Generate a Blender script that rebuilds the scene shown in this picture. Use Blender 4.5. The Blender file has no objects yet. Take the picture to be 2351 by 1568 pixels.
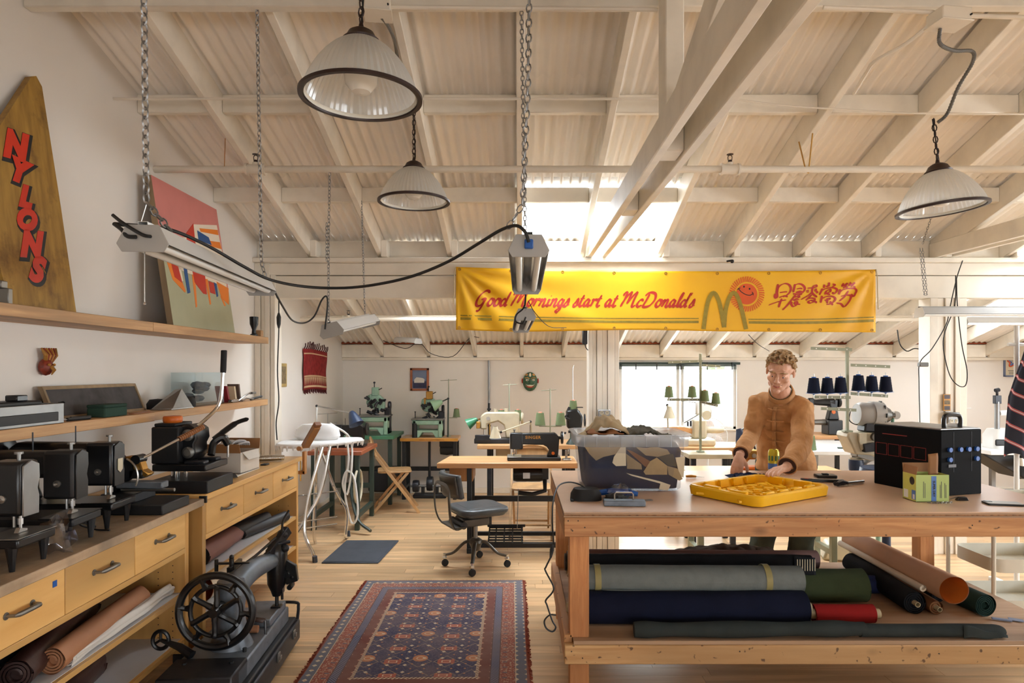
import bpy, bmesh, math, random
from math import sin, cos, pi, radians, sqrt, atan2
from mathutils import Vector, Matrix, noise
random.seed(7)
R = random.Random(11)
SC = bpy.context.scene
COL = SC.collection
V = Vector
EYE = 1.54

# ---------------------------------------------------------------- camera
cam = bpy.data.cameras.new('camera')
cam.sensor_width = 36.0
cam.lens = 1500/2351*36
cam.shift_x = -0.0062
cam.shift_y = 0.0281
cam.clip_end = 200
co = bpy.data.objects.new('camera', cam)
COL.objects.link(co)
co.location = (0, 0, EYE)
co.rotation_euler = (pi/2, 0, 0)
SC.camera = co
# ---------------------------------------------------------------- sky, daylight, exposure
w = bpy.data.worlds.new('overcast_sky')
SC.world = w
w.use_nodes = True
nt = w.node_tree
bg = nt.nodes['Background']
tc = nt.nodes.new('ShaderNodeTexCoord')
sep = nt.nodes.new('ShaderNodeSeparateXYZ')
rmp = nt.nodes.new('ShaderNodeValToRGB')
nt.links.new(tc.outputs['Generated'], sep.inputs[0])
nt.links.new(sep.outputs['Z'], rmp.inputs['Fac'])
rmp.color_ramp.elements[0].position = 0.0
rmp.color_ramp.elements[0].color = (0.55, 0.56, 0.56, 1)
rmp.color_ramp.elements[1].position = 0.35
rmp.color_ramp.elements[1].color = (0.93, 0.97, 1.0, 1)
nt.links.new(rmp.outputs[0], bg.inputs['Color'])
bg.inputs['Strength'].default_value = 6.0
def daylight(name, loc, rot, sx, sy, power, col=(1.0, 0.96, 0.92)):
    l = bpy.data.lights.new(name, 'AREA')
    l.shape = 'RECTANGLE'; l.size = sx; l.size_y = sy
    l.energy = power; l.color = col
    o = bpy.data.objects.new(name, l)
    o.location = loc; o.rotation_euler = rot
    COL.objects.link(o)
    return o
# area lights just outside the glass of each opening
daylight('skylight_and_fill', (0.6, 5.10, 3.05), (radians(-16), 0, 0), 1.2, 0.8, 32, (.83, .925, 1))
daylight('skylight_and_fill', (4.55, 5.10, 3.05), (radians(-16), 0, 0), 1.2, 0.8, 46, (.84, .93, 1))
daylight('skylight_and_fill', (5.1, 7.0, 2.45), (radians(-16), 0, 0), 1.3, 0.8, 16, (.84, .93, 1))
daylight('skylight_and_fill', (-.57, 6.05, 2.80), (radians(-16), 0, 0), 1.1, 0.6, 75, (.83, .925, 1))  # added fill over a hidden roof opening, brightens the back room at left
daylight('skylight_and_fill', (2.33, 6.05, 2.80), (radians(-16), 0, 0), 1.1, 0.6, 75, (.83, .925, 1))  # added fill like the one before, brightens the back room further right
daylight('side_and_fill', (6.75, 2.6, 1.45), (0, radians(90), 0), 1.3, 4.2, 135, (.83, .925, 1.0))
daylight('side_and_fill', (1.6, -2.7, 1.2), (radians(90), 0, 0), 4.0, 1.0, 34, (.84, .92, 1.0))  # added fill behind the camera, lights the faces turned towards it
daylight('daylight_window', (2.0, 8.75, 1.25), (radians(-90), 0, 0), 1.5, 0.9, 60, (.90, .98, 1))
vs = SC.view_settings
vs.view_transform = 'Standard'
vs.look = 'None'
vs.exposure = 0.58
vs.gamma = 1.0
vs.use_curve_mapping = False
SC.cycles.max_bounces = 8
SC.cycles.diffuse_bounces = 5
SC.cycles.glossy_bounces = 3
SC.cycles.transmission_bounces = 6
SC.cycles.transparent_max_bounces = 12
SC.cycles.use_denoising = True
SC.cycles.caustics_reflective = False
SC.cycles.caustics_refractive = False
SC.cycles.sample_clamp_indirect = 6.0

# ---------------------------------------------------------------- helpers
def P(px, py, D):
    """world point at depth D seen at photo pixel (px, py)"""
    return V(((px-1190)*D/1500, D, EYE+(850-py)*D/1500))
def srgb(r, g, b):
    f = lambda c: (c/255/12.92) if c/255 <= 0.04045 else ((c/255+0.055)/1.055)**2.4
    return (f(r), f(g), f(b), 1)
MT = {}
class NT:
    def __init__(s, name):
        s.m = bpy.data.materials.new(name); s.m.use_nodes = True
        s.t = s.m.node_tree; s.b = s.t.nodes['Principled BSDF']; MT[name] = s.m
    def n(s, typ, **kw):
        x = s.t.nodes.new(typ)
        for k, v in kw.items():
            if k in x.inputs.keys() if isinstance(k, str) else False: x.inputs[k].default_value = v
            else: setattr(x, k, v)
        return x
    def l(s, a, b): s.t.links.new(a, b)
    def coords(s, scale=(1, 1, 1), shift=True, kind='Object'):
        tc = s.n('ShaderNodeTexCoord'); mp = s.n('ShaderNodeMapping')
        mp.inputs['Scale'].default_value = scale
        s.l(tc.outputs[kind], mp.inputs['Vector'])
        if shift:
            oi = s.n('ShaderNodeObjectInfo'); mu = s.n('ShaderNodeMath'); mu.operation = 'MULTIPLY'; mu.inputs[1].default_value = 17.0
            s.l(oi.outputs['Random'], mu.inputs[0])
            s.l(mu.outputs[0], mp.inputs['Location'])
        return mp.outputs[0]
    def noise(s, vec, scale, detail=3, rough=.55, dist=0):
        x = s.n('ShaderNodeTexNoise'); x.inputs['Scale'].default_value = scale
        x.inputs['Detail'].default_value = detail; x.inputs['Roughness'].default_value = rough
        x.inputs['Distortion'].default_value = dist
        s.l(vec, x.inputs['Vector']); return x.outputs['Fac']
    def ramp(s, fac, stops):
        x = s.n('ShaderNodeValToRGB'); s.l(fac, x.inputs[0]); e = x.color_ramp.elements
        while len(e) < len(stops): e.new(.5)
        for i, (p, c) in enumerate(stops): e[i].position = p; e[i].color = c
        return x.outputs[0]
    def mix(s, fac, a, b, mode='MIX'):
        x = s.n('ShaderNodeMix'); x.data_type = 'RGBA'; x.blend_type = mode
        for i, q in ((0, fac), (6, a), (7, b)):
            if hasattr(q, 'links') or isinstance(q, bpy.types.NodeSocket): s.l(q, x.inputs[i])
            else: x.inputs[i].default_value = q
        return x.outputs[2]
    def bump(s, h, strength=.3, dist=.01):
        x = s.n('ShaderNodeBump'); x.inputs['Strength'].default_value = strength; x.inputs['Distance'].default_value = dist
        s.l(h, x.inputs['Height']); s.l(x.outputs[0], s.b.inputs['Normal'])
    def set(s, **kw):
        names = dict(rough='Roughness', metal='Metallic', trans='Transmission Weight', alpha='Alpha', spec='Specular IOR Level', sheen='Sheen Weight', coat='Coat Weight', ior='IOR')
        for k, v in kw.items(): s.b.inputs[names[k]].default_value = v
def mat(name, c, rough=.5, metal=0, var=.12, vs_=6.0, bump=0, bs=60.0, spec=.5, **kw):
    if name in MT: return MT[name]
    s = NT(name); col = srgb(*c); s.set(rough=rough, metal=metal, spec=(.15 if rough >= .8 and spec == .5 else spec), **kw)
    vec = s.coords()
    if var > 0:
        dk = tuple(x*(1-var*2) for x in col[:3])+(1,)
        lt = tuple(min(1, x*(1+var)) for x in col[:3])+(1,)
        s.l(s.ramp(s.noise(vec, vs_, 4), [(.3, dk), (.52, col), (.75, lt)]), s.b.inputs['Base Color'])
    else: s.b.inputs['Base Color'].default_value = col
    if bump: s.bump(s.noise(vec, bs, 3), bump, .004)
    return s.m
def wood(name, c1, c2, axis='x', fine=60.0, rough=.45, knots=False, stain=None, bump=.12, rnd=.12, stretch=12.0):
    if name in MT: return MT[name]
    s = NT(name); s.set(rough=rough)
    sc = {'x': (1/stretch, 1, 1), 'y': (1, 1/stretch, 1), 'z': (1, 1, 1/stretch)}[axis]
    v = s.coords(sc)
    f = s.noise(v, fine, 4, .6, .4); big = s.noise(v, fine*.13, 2, .5, 1.2)
    c = s.ramp(f, [(.25, srgb(*c1)), (.75, srgb(*c2))])
    mid = srgb(*[(a*1.0+b*1.0)/2*.80 for a, b in zip(c1, c2)])
    c = s.mix(s.ramp(big, [(.42, (0, 0, 0, 1)), (.60, (.75, .75, .75, 1))]), c, mid)
    oi = s.n('ShaderNodeObjectInfo')
    c = s.mix(1.0, c, s.ramp(oi.outputs['Random'], [(0, (1-rnd,)*3+(1,)), (1, (1, 1, 1, 1))]), 'MULTIPLY')
    if knots:
        ks = {'x': (.5, 1, 1), 'y': (1, .5, 1), 'z': (1, 1, .5)}[axis]
        vo = s.n('ShaderNodeTexVoronoi'); vo.inputs['Scale'].default_value = 5.5
        s.l(s.coords(ks), vo.inputs['Vector'])
        c = s.mix(s.ramp(vo.outputs['Distance'], [(.03, (1, 1, 1, 1)), (.15, (0, 0, 0, 1))]), c, srgb(*[x*.55 for x in c1]))
        sp = s.noise(s.coords(), 38, 1, .4)
        c = s.mix(s.ramp(sp, [(.70, (0, 0, 0, 1)), (.76, (.8, .8, .8, 1))]), c, srgb(60, 36, 24))
    if stain:
        st = s.noise(s.coords(), 3.2, 5, .6)
        c = s.mix(s.ramp(st, [(.40, (0, 0, 0, 1)), (.66, (.85, .85, .85, 1))]), c, srgb(*stain))
    s.l(c, s.b.inputs['Base Color'])
    if bump: s.bump(f, bump, .002)
    return s.m

class MB:
    """collects shapes into one mesh"""
    def __init__(s): s.v = []; s.f = []; s.mi = []; s.cur = 0
    def add(s, vs_, fs, M=None):
        o = len(s.v)
        s.v += [tuple((M @ V(p)) if M is not None else p) for p in vs_]
        s.f += [tuple(i+o for i in f) for f in fs]; s.mi += [s.cur]*len(fs)
        return s
    def box(s, c, d, rz=0, M=None, rx=0, ry=0):
        x, y, z = d[0]/2, d[1]/2, d[2]/2
        vs_ = [(-x, -y, -z), (x, -y, -z), (x, y, -z), (-x, y, -z), (-x, -y, z), (x, -y, z), (x, y, z), (-x, y, z)]
        m = Matrix.Translation(c)
        if rz: m = m @ Matrix.Rotation(rz, 4, 'Z')
        if ry: m = m @ Matrix.Rotation(ry, 4, 'Y')
        if rx: m = m @ Matrix.Rotation(rx, 4, 'X')
        if M is not None: m = M @ m
        return s.add(vs_, [(0, 3, 2, 1), (4, 5, 6, 7), (0, 1, 5, 4), (1, 2, 6, 5), (2, 3, 7, 6), (3, 0, 4, 7)], m)
    def b2(s, p, q, M=None):
        return s.box([(a+b)/2 for a, b in zip(p, q)], [abs(a-b) for a, b in zip(p, q)], M=M)
    def beam(s, p, q, w_, h, up=(0, 0, 1), ext=0):
        p, q = V(p), V(q); d = (q-p).normalized(); u = V(up); sx = d.cross(u)
        if sx.length < 1e-4: u = V((0, 1, 0)); sx = d.cross(u)
        sx.normalize(); uz = sx.cross(d)
        M = Matrix((sx, d, uz)).transposed().to_4x4(); M.translation = (p+q)/2
        return s.box((0, 0, 0), (w_, (q-p).length+ext, h), M=M)
    def cyl(s, p, q, r, r2=None, n=12, caps=True):
        return s.tube([p, q], [r, r if r2 is None else r2], n, caps)
    def tube(s, path, r, n=8, caps=True, closed=False, flat=1.0, up=None):
        P_ = [V(p) for p in path]; m = len(P_)
        rs = r if isinstance(r, (list, tuple)) else [r]*m
        T = []
        for i in range(m):
            a = P_[(i-1) % m] if (closed or i > 0) else P_[i]
            b = P_[(i+1) % m] if (closed or i < m-1) else P_[i]
            t = (b-a); T.append(t.normalized() if t.length > 1e-9 else V((0, 0, 1)))
        u = V(up) if up else (V((0, 0, 1)) if abs(T[0].z) < .9 else V((1, 0, 0)))
        u = (u-T[0]*u.dot(T[0])).normalized()
        vs_ = []
        for i in range(m):
            u = u-T[i]*u.dot(T[i])
            if u.length < 1e-6: u = T[i].orthogonal()
            u.normalize(); b = T[i].cross(u)
            for k in range(n):
                a = 2*pi*k/n
                vs_.append(P_[i]+(b*cos(a)+u*sin(a)*flat)*rs[i])
        fs = []
        for i in range(m if closed else m-1):
            j = (i+1) % m
            for k in range(n):
                l = (k+1) % n; fs.append((i*n+k, i*n+l, j*n+l, j*n+k))
        if caps and not closed:
            fs.append(tuple(range(n-1, -1, -1))); fs.append(tuple((m-1)*n+k for k in range(n)))
        return s.add(vs_, fs)
    def lathe(s, prof, o=(0, 0, 0), n=24, axis='z', M=None, squash=1.0, caps=True):
        vs_ = []; m = len(prof)
        for r, z in prof:
            for k in range(n):
                a = 2*pi*k/n; vs_.append((r*cos(a), r*sin(a)*squash, z))
        fs = [(i*n+k, i*n+(k+1) % n, (i+1)*n+(k+1) % n, (i+1)*n+k) for i in range(m-1) for k in range(n)]
        if caps and prof[0][0] > 1e-6: fs.append(tuple(range(n-1, -1, -1)))
        if caps and prof[-1][0] > 1e-6: fs.append(tuple((m-1)*n+k for k in range(n)))
        m_ = Matrix.Translation(o)
        if axis == 'x': m_ = m_ @ Matrix.Rotation(pi/2, 4, 'Y')
        if axis == 'y': m_ = m_ @ Matrix.Rotation(-pi/2, 4, 'X')
        if M is not None: m_ = M @ m_
        return s.add(vs_, fs, m_)
    def ball(s, c, r, n=12, sc=(1, 1, 1), M=None):
        pr = [(max(1e-7, sin(pi*i/(n//2))*r), -cos(pi*i/(n//2))*r) for i in range(n//2+1)]
        m_ = Matrix.Translation(c) @ Matrix.Diagonal((sc[0], sc[1], sc[2], 1))
        if M is not None: m_ = M @ m_
        return s.lathe(pr, n=n, M=m_)
    def prism(s, poly, t, M=None, plane='xz'):
        """poly outline extruded by t about its plane (centred)"""
        n = len(poly)
        if plane == 'xz': vs_ = [(a, -t/2, b) for a, b in poly]+[(a, t/2, b) for a, b in poly]
        elif plane == 'yz': vs_ = [(-t/2, a, b) for a, b in poly]+[(t/2, a, b) for a, b in poly]
        else: vs_ = [(a, b, -t/2) for a, b in poly]+[(a, b, t/2) for a, b in poly]
        fs = [tuple(range(n)), tuple(range(2*n-1, n-1, -1))]+[(i, i+n, (i+1) % n+n, (i+1) % n) for i in range(n)]
        return s.add(vs_, fs, M)
    def grid(s, nu, nv, fn, thick=0, two=False):
        """sheet from fn(u,v) in 0..1"""
        vs_ = [tuple(fn(i/nu, j/nv)) for j in range(nv+1) for i in range(nu+1)]
        w_ = nu+1
        fs = [(j*w_+i, j*w_+i+1, (j+1)*w_+i+1, (j+1)*w_+i) for j in range(nv) for i in range(nu)]
        return s.add(vs_, fs)
    def rbox(s, c, d, r, n=4, M=None, rz=0):
        """box with rounded vertical corners"""
        pts = []
        for cx, cy, a0 in ((1, 1, 0), (-1, 1, 90), (-1, -1, 180), (1, -1, 270)):
            for k in range(n+1):
                a = radians(a0+90*k/n)
                pts.append((cx*(d[0]/2-r)+r*cos(a), cy*(d[1]/2-r)+r*sin(a)))
        m = Matrix.Translation(c) @ Matrix.Rotation(rz, 4, 'Z')
        if M is not None: m = M @ m
        return s.prism(pts, d[2], m, 'xy')
    def mesh(s, name, mats, smooth=35, normals=True):
        me = bpy.data.meshes.new(name)
        me.from_pydata([tuple(v) for v in s.v], [], s.f)
        for m in mats: me.materials.append(m)
        if len(mats) > 1: me.polygons.foreach_set('material_index', s.mi)
        if normals:
            bm = bmesh.new(); bm.from_mesh(me); bmesh.ops.recalc_face_normals(bm, faces=bm.faces); bm.to_mesh(me); bm.free()
        if smooth:
            me.shade_smooth(); me.set_sharp_from_angle(angle=radians(smooth))
        me.update()
        return me
ROOT = {}
def link(o, parent=None):
    COL.objects.link(o)
    if parent is not None: o.parent = parent
    return o
def part(name, mb, m, parent, w=False, bevel=0, smooth=35, label=None, solid=0, sub=0, kind=None, seg=1):
    ms = m if isinstance(m, (list, tuple)) else [m]
    ms = [MT[x] if isinstance(x, str) else x for x in ms]
    if w and parent is not None:
        inv = ROOT[parent.name].inverted(); mb.v = [tuple(inv @ V(p)) for p in mb.v]
    me = mb if isinstance(mb, bpy.types.Mesh) else mb.mesh(name, ms, smooth, normals=not solid)
    o = link(bpy.data.objects.new(name, me), parent)
    ROOT[o.name] = ROOT[parent.name] if parent is not None else Matrix()
    if solid:
        x = o.modifiers.new('solid', 'SOLIDIFY'); x.thickness = solid; x.offset = 0
    if bevel:
        x = o.modifiers.new('bevel', 'BEVEL'); x.width = bevel; x.segments = seg; x.limit_method = 'ANGLE'; x.angle_limit = radians(40)
    if sub:
        x = o.modifiers.new('sub', 'SUBSURF'); x.levels = sub; x.render_levels = sub
    if label: o['label'] = label
    if kind: o['kind'] = kind
    return o
def tag(o, label, cat, group=None, kind=None):
    o['label'] = label; o['category'] = cat
    if group: o['group'] = group
    if kind: o['kind'] = kind
    return o
def thing(name, label, cat, loc=(0, 0, 0), rz=0, group=None):
    o = bpy.data.objects.new(name, None); o.empty_display_size = .05
    o.location = loc; o.rotation_euler = (0, 0, rz); link(o)
    ROOT[o.name] = Matrix.Translation(loc) @ Matrix.Rotation(rz, 4, 'Z')
    return tag(o, label, cat, group)
def solo(name, mb, m, label, cat, group=None, **kw):
    """a thing that is one mesh, built from world coordinates; origin at its base"""
    xs = [p[0] for p in mb.v]; ys = [p[1] for p in mb.v]; zs = [p[2] for p in mb.v]
    c = V(((min(xs)+max(xs))/2, (min(ys)+max(ys))/2, min(zs)))
    mb.v = [tuple(V(p)-c) for p in mb.v]
    o = part(name, mb, m, None, **kw); o.location = c
    ROOT[o.name] = Matrix.Translation(c)
    return tag(o, label, cat, group)
def struct(name, mb, m, **kw):
    o = part(name, mb, m, None, **kw); o['kind'] = 'structure'; return o
def dup(root, loc, rz=None, label=None, group=None, sc=None):
    c = root.copy(); COL.objects.link(c); c.location = loc
    if rz is not None: c.rotation_euler = (0, 0, rz)
    if label: c['label'] = label
    if group: c['group'] = group
    if sc: c.scale = (sc, sc, sc)
    for ch in list(root.children):
        d = ch.copy(); COL.objects.link(d); d.parent = c
        for g in list(ch.children):
            e = g.copy(); COL.objects.link(e); e.parent = d
    return c
def text_mb(txt, size, M, bold=0, shear=0, extr=0.0006, spacing=1.0, fitw=None, align='LEFT', resu=3):
    cu = bpy.data.curves.new('t', 'FONT'); cu.body = txt; cu.size = size; cu.offset = bold; cu.shear = shear
    cu.extrude = extr; cu.space_character = spacing; cu.resolution_u = resu; cu.align_x = align
    o = bpy.data.objects.new('t', cu); COL.objects.link(o)
    dg = bpy.context.evaluated_depsgraph_get()
    me = bpy.data.meshes.new_from_object(o.evaluated_get(dg))
    vs_ = [v.co.copy() for v in me.vertices]; fs = [tuple(p.vertices) for p in me.polygons]
    bpy.data.objects.remove(o); bpy.data.curves.remove(cu); bpy.data.meshes.remove(me)
    if fitw and vs_:
        x0 = min(v.x for v in vs_); x1 = max(v.x for v in vs_); k = fitw/(x1-x0)
        for v in vs_: v.x = (v.x-x0)*k
    mb = MB(); mb.add(vs_, fs, M); return mb
def bez(pts, n=6):
    """smooth path through points (Catmull-Rom)"""
    p = [V(q) for q in pts]; p = [p[0]*2-p[1]]+p+[p[-1]*2-p[-2]]; out = []
    for i in range(1, len(p)-2):
        for k in range(n):
            t = k/n; a, b, c, d = p[i-1], p[i], p[i+1], p[i+2]
            out.append(.5*((2*b)+(c-a)*t+(2*a-5*b+4*c-d)*t*t+(3*b-a-3*c+d)*t**3))
    out.append(p[-2]); return out

# ---------------------------------------------------------------- shared materials
mat('wall_paint', (228, 222, 215), .6, var=.03, vs_=1.2, bump=.05, bs=30)
mat('trim_paint', (228, 219, 204), .5, var=.05, vs_=4, bump=.12, bs=25)
mat('beam_paint', (234, 226, 212), .5, var=.06, vs_=5, bump=.15, bs=22)
mat('sheet_paint', (244, 237, 228), .36, var=.04, vs_=1.5, bump=.02, bs=40)
mat('rust_edge', (138, 72, 48), .8, var=.3, vs_=30)
wood('floor_wood', (216, 173, 126), (234, 197, 150), 'x', 40, .30, bump=.03, rnd=.22)
wood('maple', (226, 172, 100), (242, 196, 124), 'y', 18, .38, bump=.03, rnd=.06)
wood('maple_z', (212, 158, 88), (232, 182, 110), 'z', 18, .38, bump=.03, rnd=.06)
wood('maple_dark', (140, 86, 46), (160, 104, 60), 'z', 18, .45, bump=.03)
wood('oak', (188, 140, 92), (212, 168, 118), 'y', 70, .5, bump=.08, rnd=.04, stretch=16)
wood('fir_x', (178, 112, 62), (236, 184, 128), 'x', 42, .55, knots=True, bump=.15)
wood('fir_y', (196, 134, 80), (222, 168, 112), 'y', 42, .55, knots=True, bump=.15)
wood('fir_z', (184, 114, 62), (230, 166, 106), 'z', 60, .55, knots=False, bump=.15)
wood('pine_x', (190, 138, 84), (236, 196, 142), 'x', 30, .55, knots=True, bump=.15)
wood('ply', (176, 140, 108), (204, 170, 138), 'x', 30, .6, bump=.05)
mat('ply_edge', (150, 104, 66), .7, var=.3, vs_=40)
wood('worktop_wood', (184, 152, 120), (214, 186, 152), 'y', 22, .6, stain=(128, 112, 94), bump=.1)
mat('hardboard', (206, 172, 146), .36, var=.06, vs_=3)
mat('black_enamel', (17, 18, 21), .3, var=.15, vs_=9)
mat('black_paint', (20, 21, 24), .5, var=.15, vs_=12)
mat('black_rubber', (26, 26, 28), .75, var=.1)
mat('black_cord', (20, 20, 21), .5, var=0)
mat('iron', (44, 45, 50), .42, .4, var=.2, vs_=15, bump=.08)
mat('grey_iron', (112, 120, 130), .42, .35, var=.15, vs_=14)
mat('steel', (178, 176, 172), .28, .95, var=.05)
mat('dull_steel', (140, 138, 134), .42, .85, var=.1)
mat('chrome', (214, 214, 214), .12, 1, var=0)
mat('galv', (150, 150, 150), .42, .85, var=.1)
mat('brass', (186, 142, 74), .35, .9, var=.15)
mat('white_metal', (226, 226, 224), .38, var=.03)
mat('white_plastic', (232, 232, 230), .4, var=.02)
mat('cream_enamel', (196, 186, 160), .4, var=.08, vs_=8)
mat('green_enamel', (150, 184, 162), .42, var=.12, vs_=10)
mat('dark_green_paint', (44, 58, 50), .5, var=.12)
mat('stand_green', (152, 156, 134), .45, .2, var=.06)
mat('thread_green', (112, 126, 92), .8, var=.06, bump=.3, bs=200)
mat('thread_navy', (22, 27, 46), .8, var=.08, bump=.3, bs=200)
mat('pink_core', (224, 136, 120), .6, var=0)
mat('orange_plastic', (212, 104, 24), .4, var=.04)
mat('red_plastic', (176, 40, 36), .4, var=.04)
mat('blue_plastic', (30, 90, 170), .4, var=.04)
mat('tan_wood_top', (206, 160, 112), .4, var=.08, vs_=5)

# ================================================================ THE SETTING
def glass_pane(name, tint=(1, 1, 1, 1), gl=.08, frost=0.0):
    m = bpy.data.materials.new(name); m.use_nodes = True; t = m.node_tree; t.nodes.clear()
    out = t.nodes.new('ShaderNodeOutputMaterial'); mx = t.nodes.new('ShaderNodeMixShader')
    tr = t.nodes.new('ShaderNodeBsdfTransparent'); tr.inputs[0].default_value = tint
    g = t.nodes.new('ShaderNodeBsdfGlossy'); g.inputs['Roughness'].default_value = .05
    mx.inputs[0].default_value = gl
    a = tr.outputs[0]
    if frost:
        m2 = t.nodes.new('ShaderNodeMixShader'); m2.inputs[0].default_value = frost
        tl = t.nodes.new('ShaderNodeBsdfTranslucent'); tl.inputs[0].default_value = (.95, .97, 1, 1)
        t.links.new(a, m2.inputs[1]); t.links.new(tl.outputs[0], m2.inputs[2]); a = m2.outputs[0]
    t.links.new(a, mx.inputs[1]); t.links.new(g.outputs[0], mx.inputs[2]); t.links.new(mx.outputs[0], out.inputs[0])
    MT[name] = m; return m
glass_pane('clear_glass'); glass_pane('skylight_sheet', (.95, .97, 1, 1), .03, .35)

def roofz(y): return 2.64+.29*(5.5-y) if y >= 2.75 else 3.4375-.29*(2.75-y)
XL, XR, YB, YF = -2.2, 6.6, 8.2, -2.6
# floor: slab and laid boards
fl = struct('floor', MB().b2((XL-.1, YF-.1, -.12), (XR+.1, YB+.1, -.013)), 'ply_edge', smooth=0)
ROOT[fl.name] = Matrix()
RW = .088
lens = [.92, 1.18, 1.42]
pm = [MB().box((0, 0, -.0065), (L-.002, RW-.0016, .013)).mesh('plank', [MT['floor_wood']], 0) for L in lens]
planks = []
y = YF+RW/2
while y < YB:
    x = XL-R.random()*.9
    while x < XR:
        k = R.randrange(3); planks.append((x+lens[k]/2, y, k)); x += lens[k]
    y += RW
def pkey(p):
    if p[1] < 3.05: return 99
    px = 1190+p[0]*1500/p[1]
    return p[1]+(50 if px < 380 or px > 2450 else 0)
planks.sort(key=pkey)
for (x, y, k) in planks[:290]:
    o = link(bpy.data.objects.new('plank', pm[k]), fl); o.location = (x, y, 0)
rest = MB()
for (x, y, k) in planks[290:]:
    rest.box((x, y, -.0065), (lens[k]-.002, RW-.0016, .013))
part('far_planks', rest, 'floor_wood', fl, smooth=0, kind='stuff')

# walls
def yz_wall(x0, x1, pieces):
    mb = MB()
    for poly in pieces: mb.prism(poly, x1-x0, Matrix.Translation(((x0+x1)/2, 0, 0)), 'yz')
    return mb
top = [(YB+.15, roofz(YB+.15)-.005), (2.75, roofz(2.75)), (YF-.15, roofz(YF-.15)-.005)]
struct('wall_left', yz_wall(XL-.15, XL, [[(YF-.15, -.1), (YB+.15, -.1)]+top]), 'wall_paint', smooth=0)
wy0, wy1, wz0, wz1 = .5, 4.7, .8, 2.1
def seg(y0, y1, z0, z1=None):
    ys = [y0, y1]
    if z1 is not None: return [(y0, z0), (y1, z0), (y1, z1), (y0, z1)]
    t = [(y1, roofz(y1))]+([(2.75, roofz(2.75))] if y0 < 2.75 < y1 else [])+[(y0, roofz(y0))]
    return [(y0, z0), (y1, z0)]+t
struct('wall_right', yz_wall(XR, XR+.15, [seg(YF-.15, wy0, -.1), seg(wy1, YB+.15, -.1), seg(wy0, wy1, -.1, wz0), seg(wy0, wy1, wz1)]), 'wall_paint', smooth=0)
WX0, WX1, WZ0, WZ1 = 1.27, 2.74, .80, 1.62
def xz_wall(y0, y1, xa, xb, za, zb, zt):
    mb = MB()
    mb.b2((XL-.1, y0, -.1), (xa, y1, zt)); mb.b2((xb, y0, -.1), (XR+.1, y1, zt))
    mb.b2((xa, y0, -.1), (xb, y1, za)); mb.b2((xa, y0, zb), (xb, y1, zt)); return mb
struct('wall_back', xz_wall(YB, YB+.15, WX0, WX1, WZ0, WZ1, roofz(YB)+.0), 'wall_paint', smooth=0)
struct('wall_front', xz_wall(YF-.15, YF, -.4, 3.6, .7, 1.7, roofz(YF)), 'wall_paint', smooth=0)  # opening behind the camera is added to let the front fill in
# baseboards
struct('baseboard_back', MB().b2((XL, YB-.018, 0), (XR, YB, .07)), 'trim_paint', bevel=.004)
struct('baseboard_left', MB().b2((XL, 5.7, 0), (XL+.018, YB-.02, .07)), 'trim_paint', bevel=.004)
# window_1 in the back wall: aluminium slider with a raised dark blind
win = bpy.data.objects.new('window_1', None); win.location = (WX0, YB, WZ0); win['kind'] = 'structure'; link(win); ROOT['window_1'] = Matrix.Translation(win.location)
mb = MB(); t_ = .035
for a, b in (((WX0, WZ0), (WX1, WZ0+t_)), ((WX0, WZ1-t_), (WX1, WZ1)), ((WX0, WZ0), (WX0+t_, WZ1)), ((WX1-t_, WZ0), (WX1, WZ1)), ((1.99, WZ0), (2.03, WZ1)), ((2.05, WZ0), (2.085, WZ1))):
    mb.b2((a[0], YB+.03, a[1]), (b[0], YB+.09, b[1]))
part('frame', mb, 'white_metal', win, w=True, bevel=.003)
mb = MB().b2((WX0-.02, YB-.03, WZ0-.02), (WX1+.02, YB+.02, WZ0)); part('sill', mb, 'trim_paint', win, w=True, bevel=.003)
for a, b in ((WX0+.03, 2.0), (2.07, WX1-.03)):
    part('pane', MB().b2((a, YB+.058, WZ0+.03), (b, YB+.062, WZ1-.03)), 'clear_glass', win, w=True, smooth=0)
mat('blind_green', (34, 56, 52), .5, var=.1)
mb = MB().b2((WX0-.06, YB-.05, WZ1-.01), (WX1+.03, YB-.01, WZ1+.02)); part('blind_rail', mb, 'blind_green', win, w=True, bevel=.003)
mb = MB()
for k in range(5): mb.b2((WX0-.05, YB-.055, WZ1-.022-.011*k), (WX1-.02, YB-.012, WZ1-.016-.011*k))
part('blind_slats', mb, 'blind_green', win, w=True)
mb = MB()
for x in (1.46, 1.72, 2.02, 2.35, 2.66): mb.b2((x, YB-.06, WZ1-.075), (x+.012, YB-.05, WZ1+.02))
part('blind_clip', mb, 'black_paint', win, w=True)
def plain_window(n, lo, hi, ax):
    o = bpy.data.objects.new('window_%d' % n, None); o.location = lo; o['kind'] = 'structure'; link(o); ROOT[o.name] = Matrix.Translation(lo)
    mb = MB(); lo = V(lo); hi = V(hi); u = 1 if ax == 'x' else 0
    def bar(a0, a1, z0, z1):
        p = lo.copy(); q = hi.copy(); p[u] = a0; q[u] = a1; p[2] = z0; q[2] = z1; mb.b2(p, q)
    L = hi[u]-lo[u]
    bar(lo[u], hi[u], lo[2], lo[2]+.05); bar(lo[u], hi[u], hi[2]-.05, hi[2])
    for k in range(5): bar(lo[u]+L*k/4-(.03 if k else 0)+(0 if k < 4 else -.02), lo[u]+L*k/4+.03-(.03 if k == 4 else 0), lo[2], hi[2])
    part('frame', mb, 'white_metal', o, w=True)
    p = lo.copy(); q = hi.copy(); m = (lo[1-u]+hi[1-u])/2; p[1-u] = m-.002; q[1-u] = m+.002
    part('pane', MB().b2(p, q), 'clear_glass', o, w=True, smooth=0)
plain_window(2, (XR+.04, wy0, wz0), (XR+.10, wy1, wz1), 'x')
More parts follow.
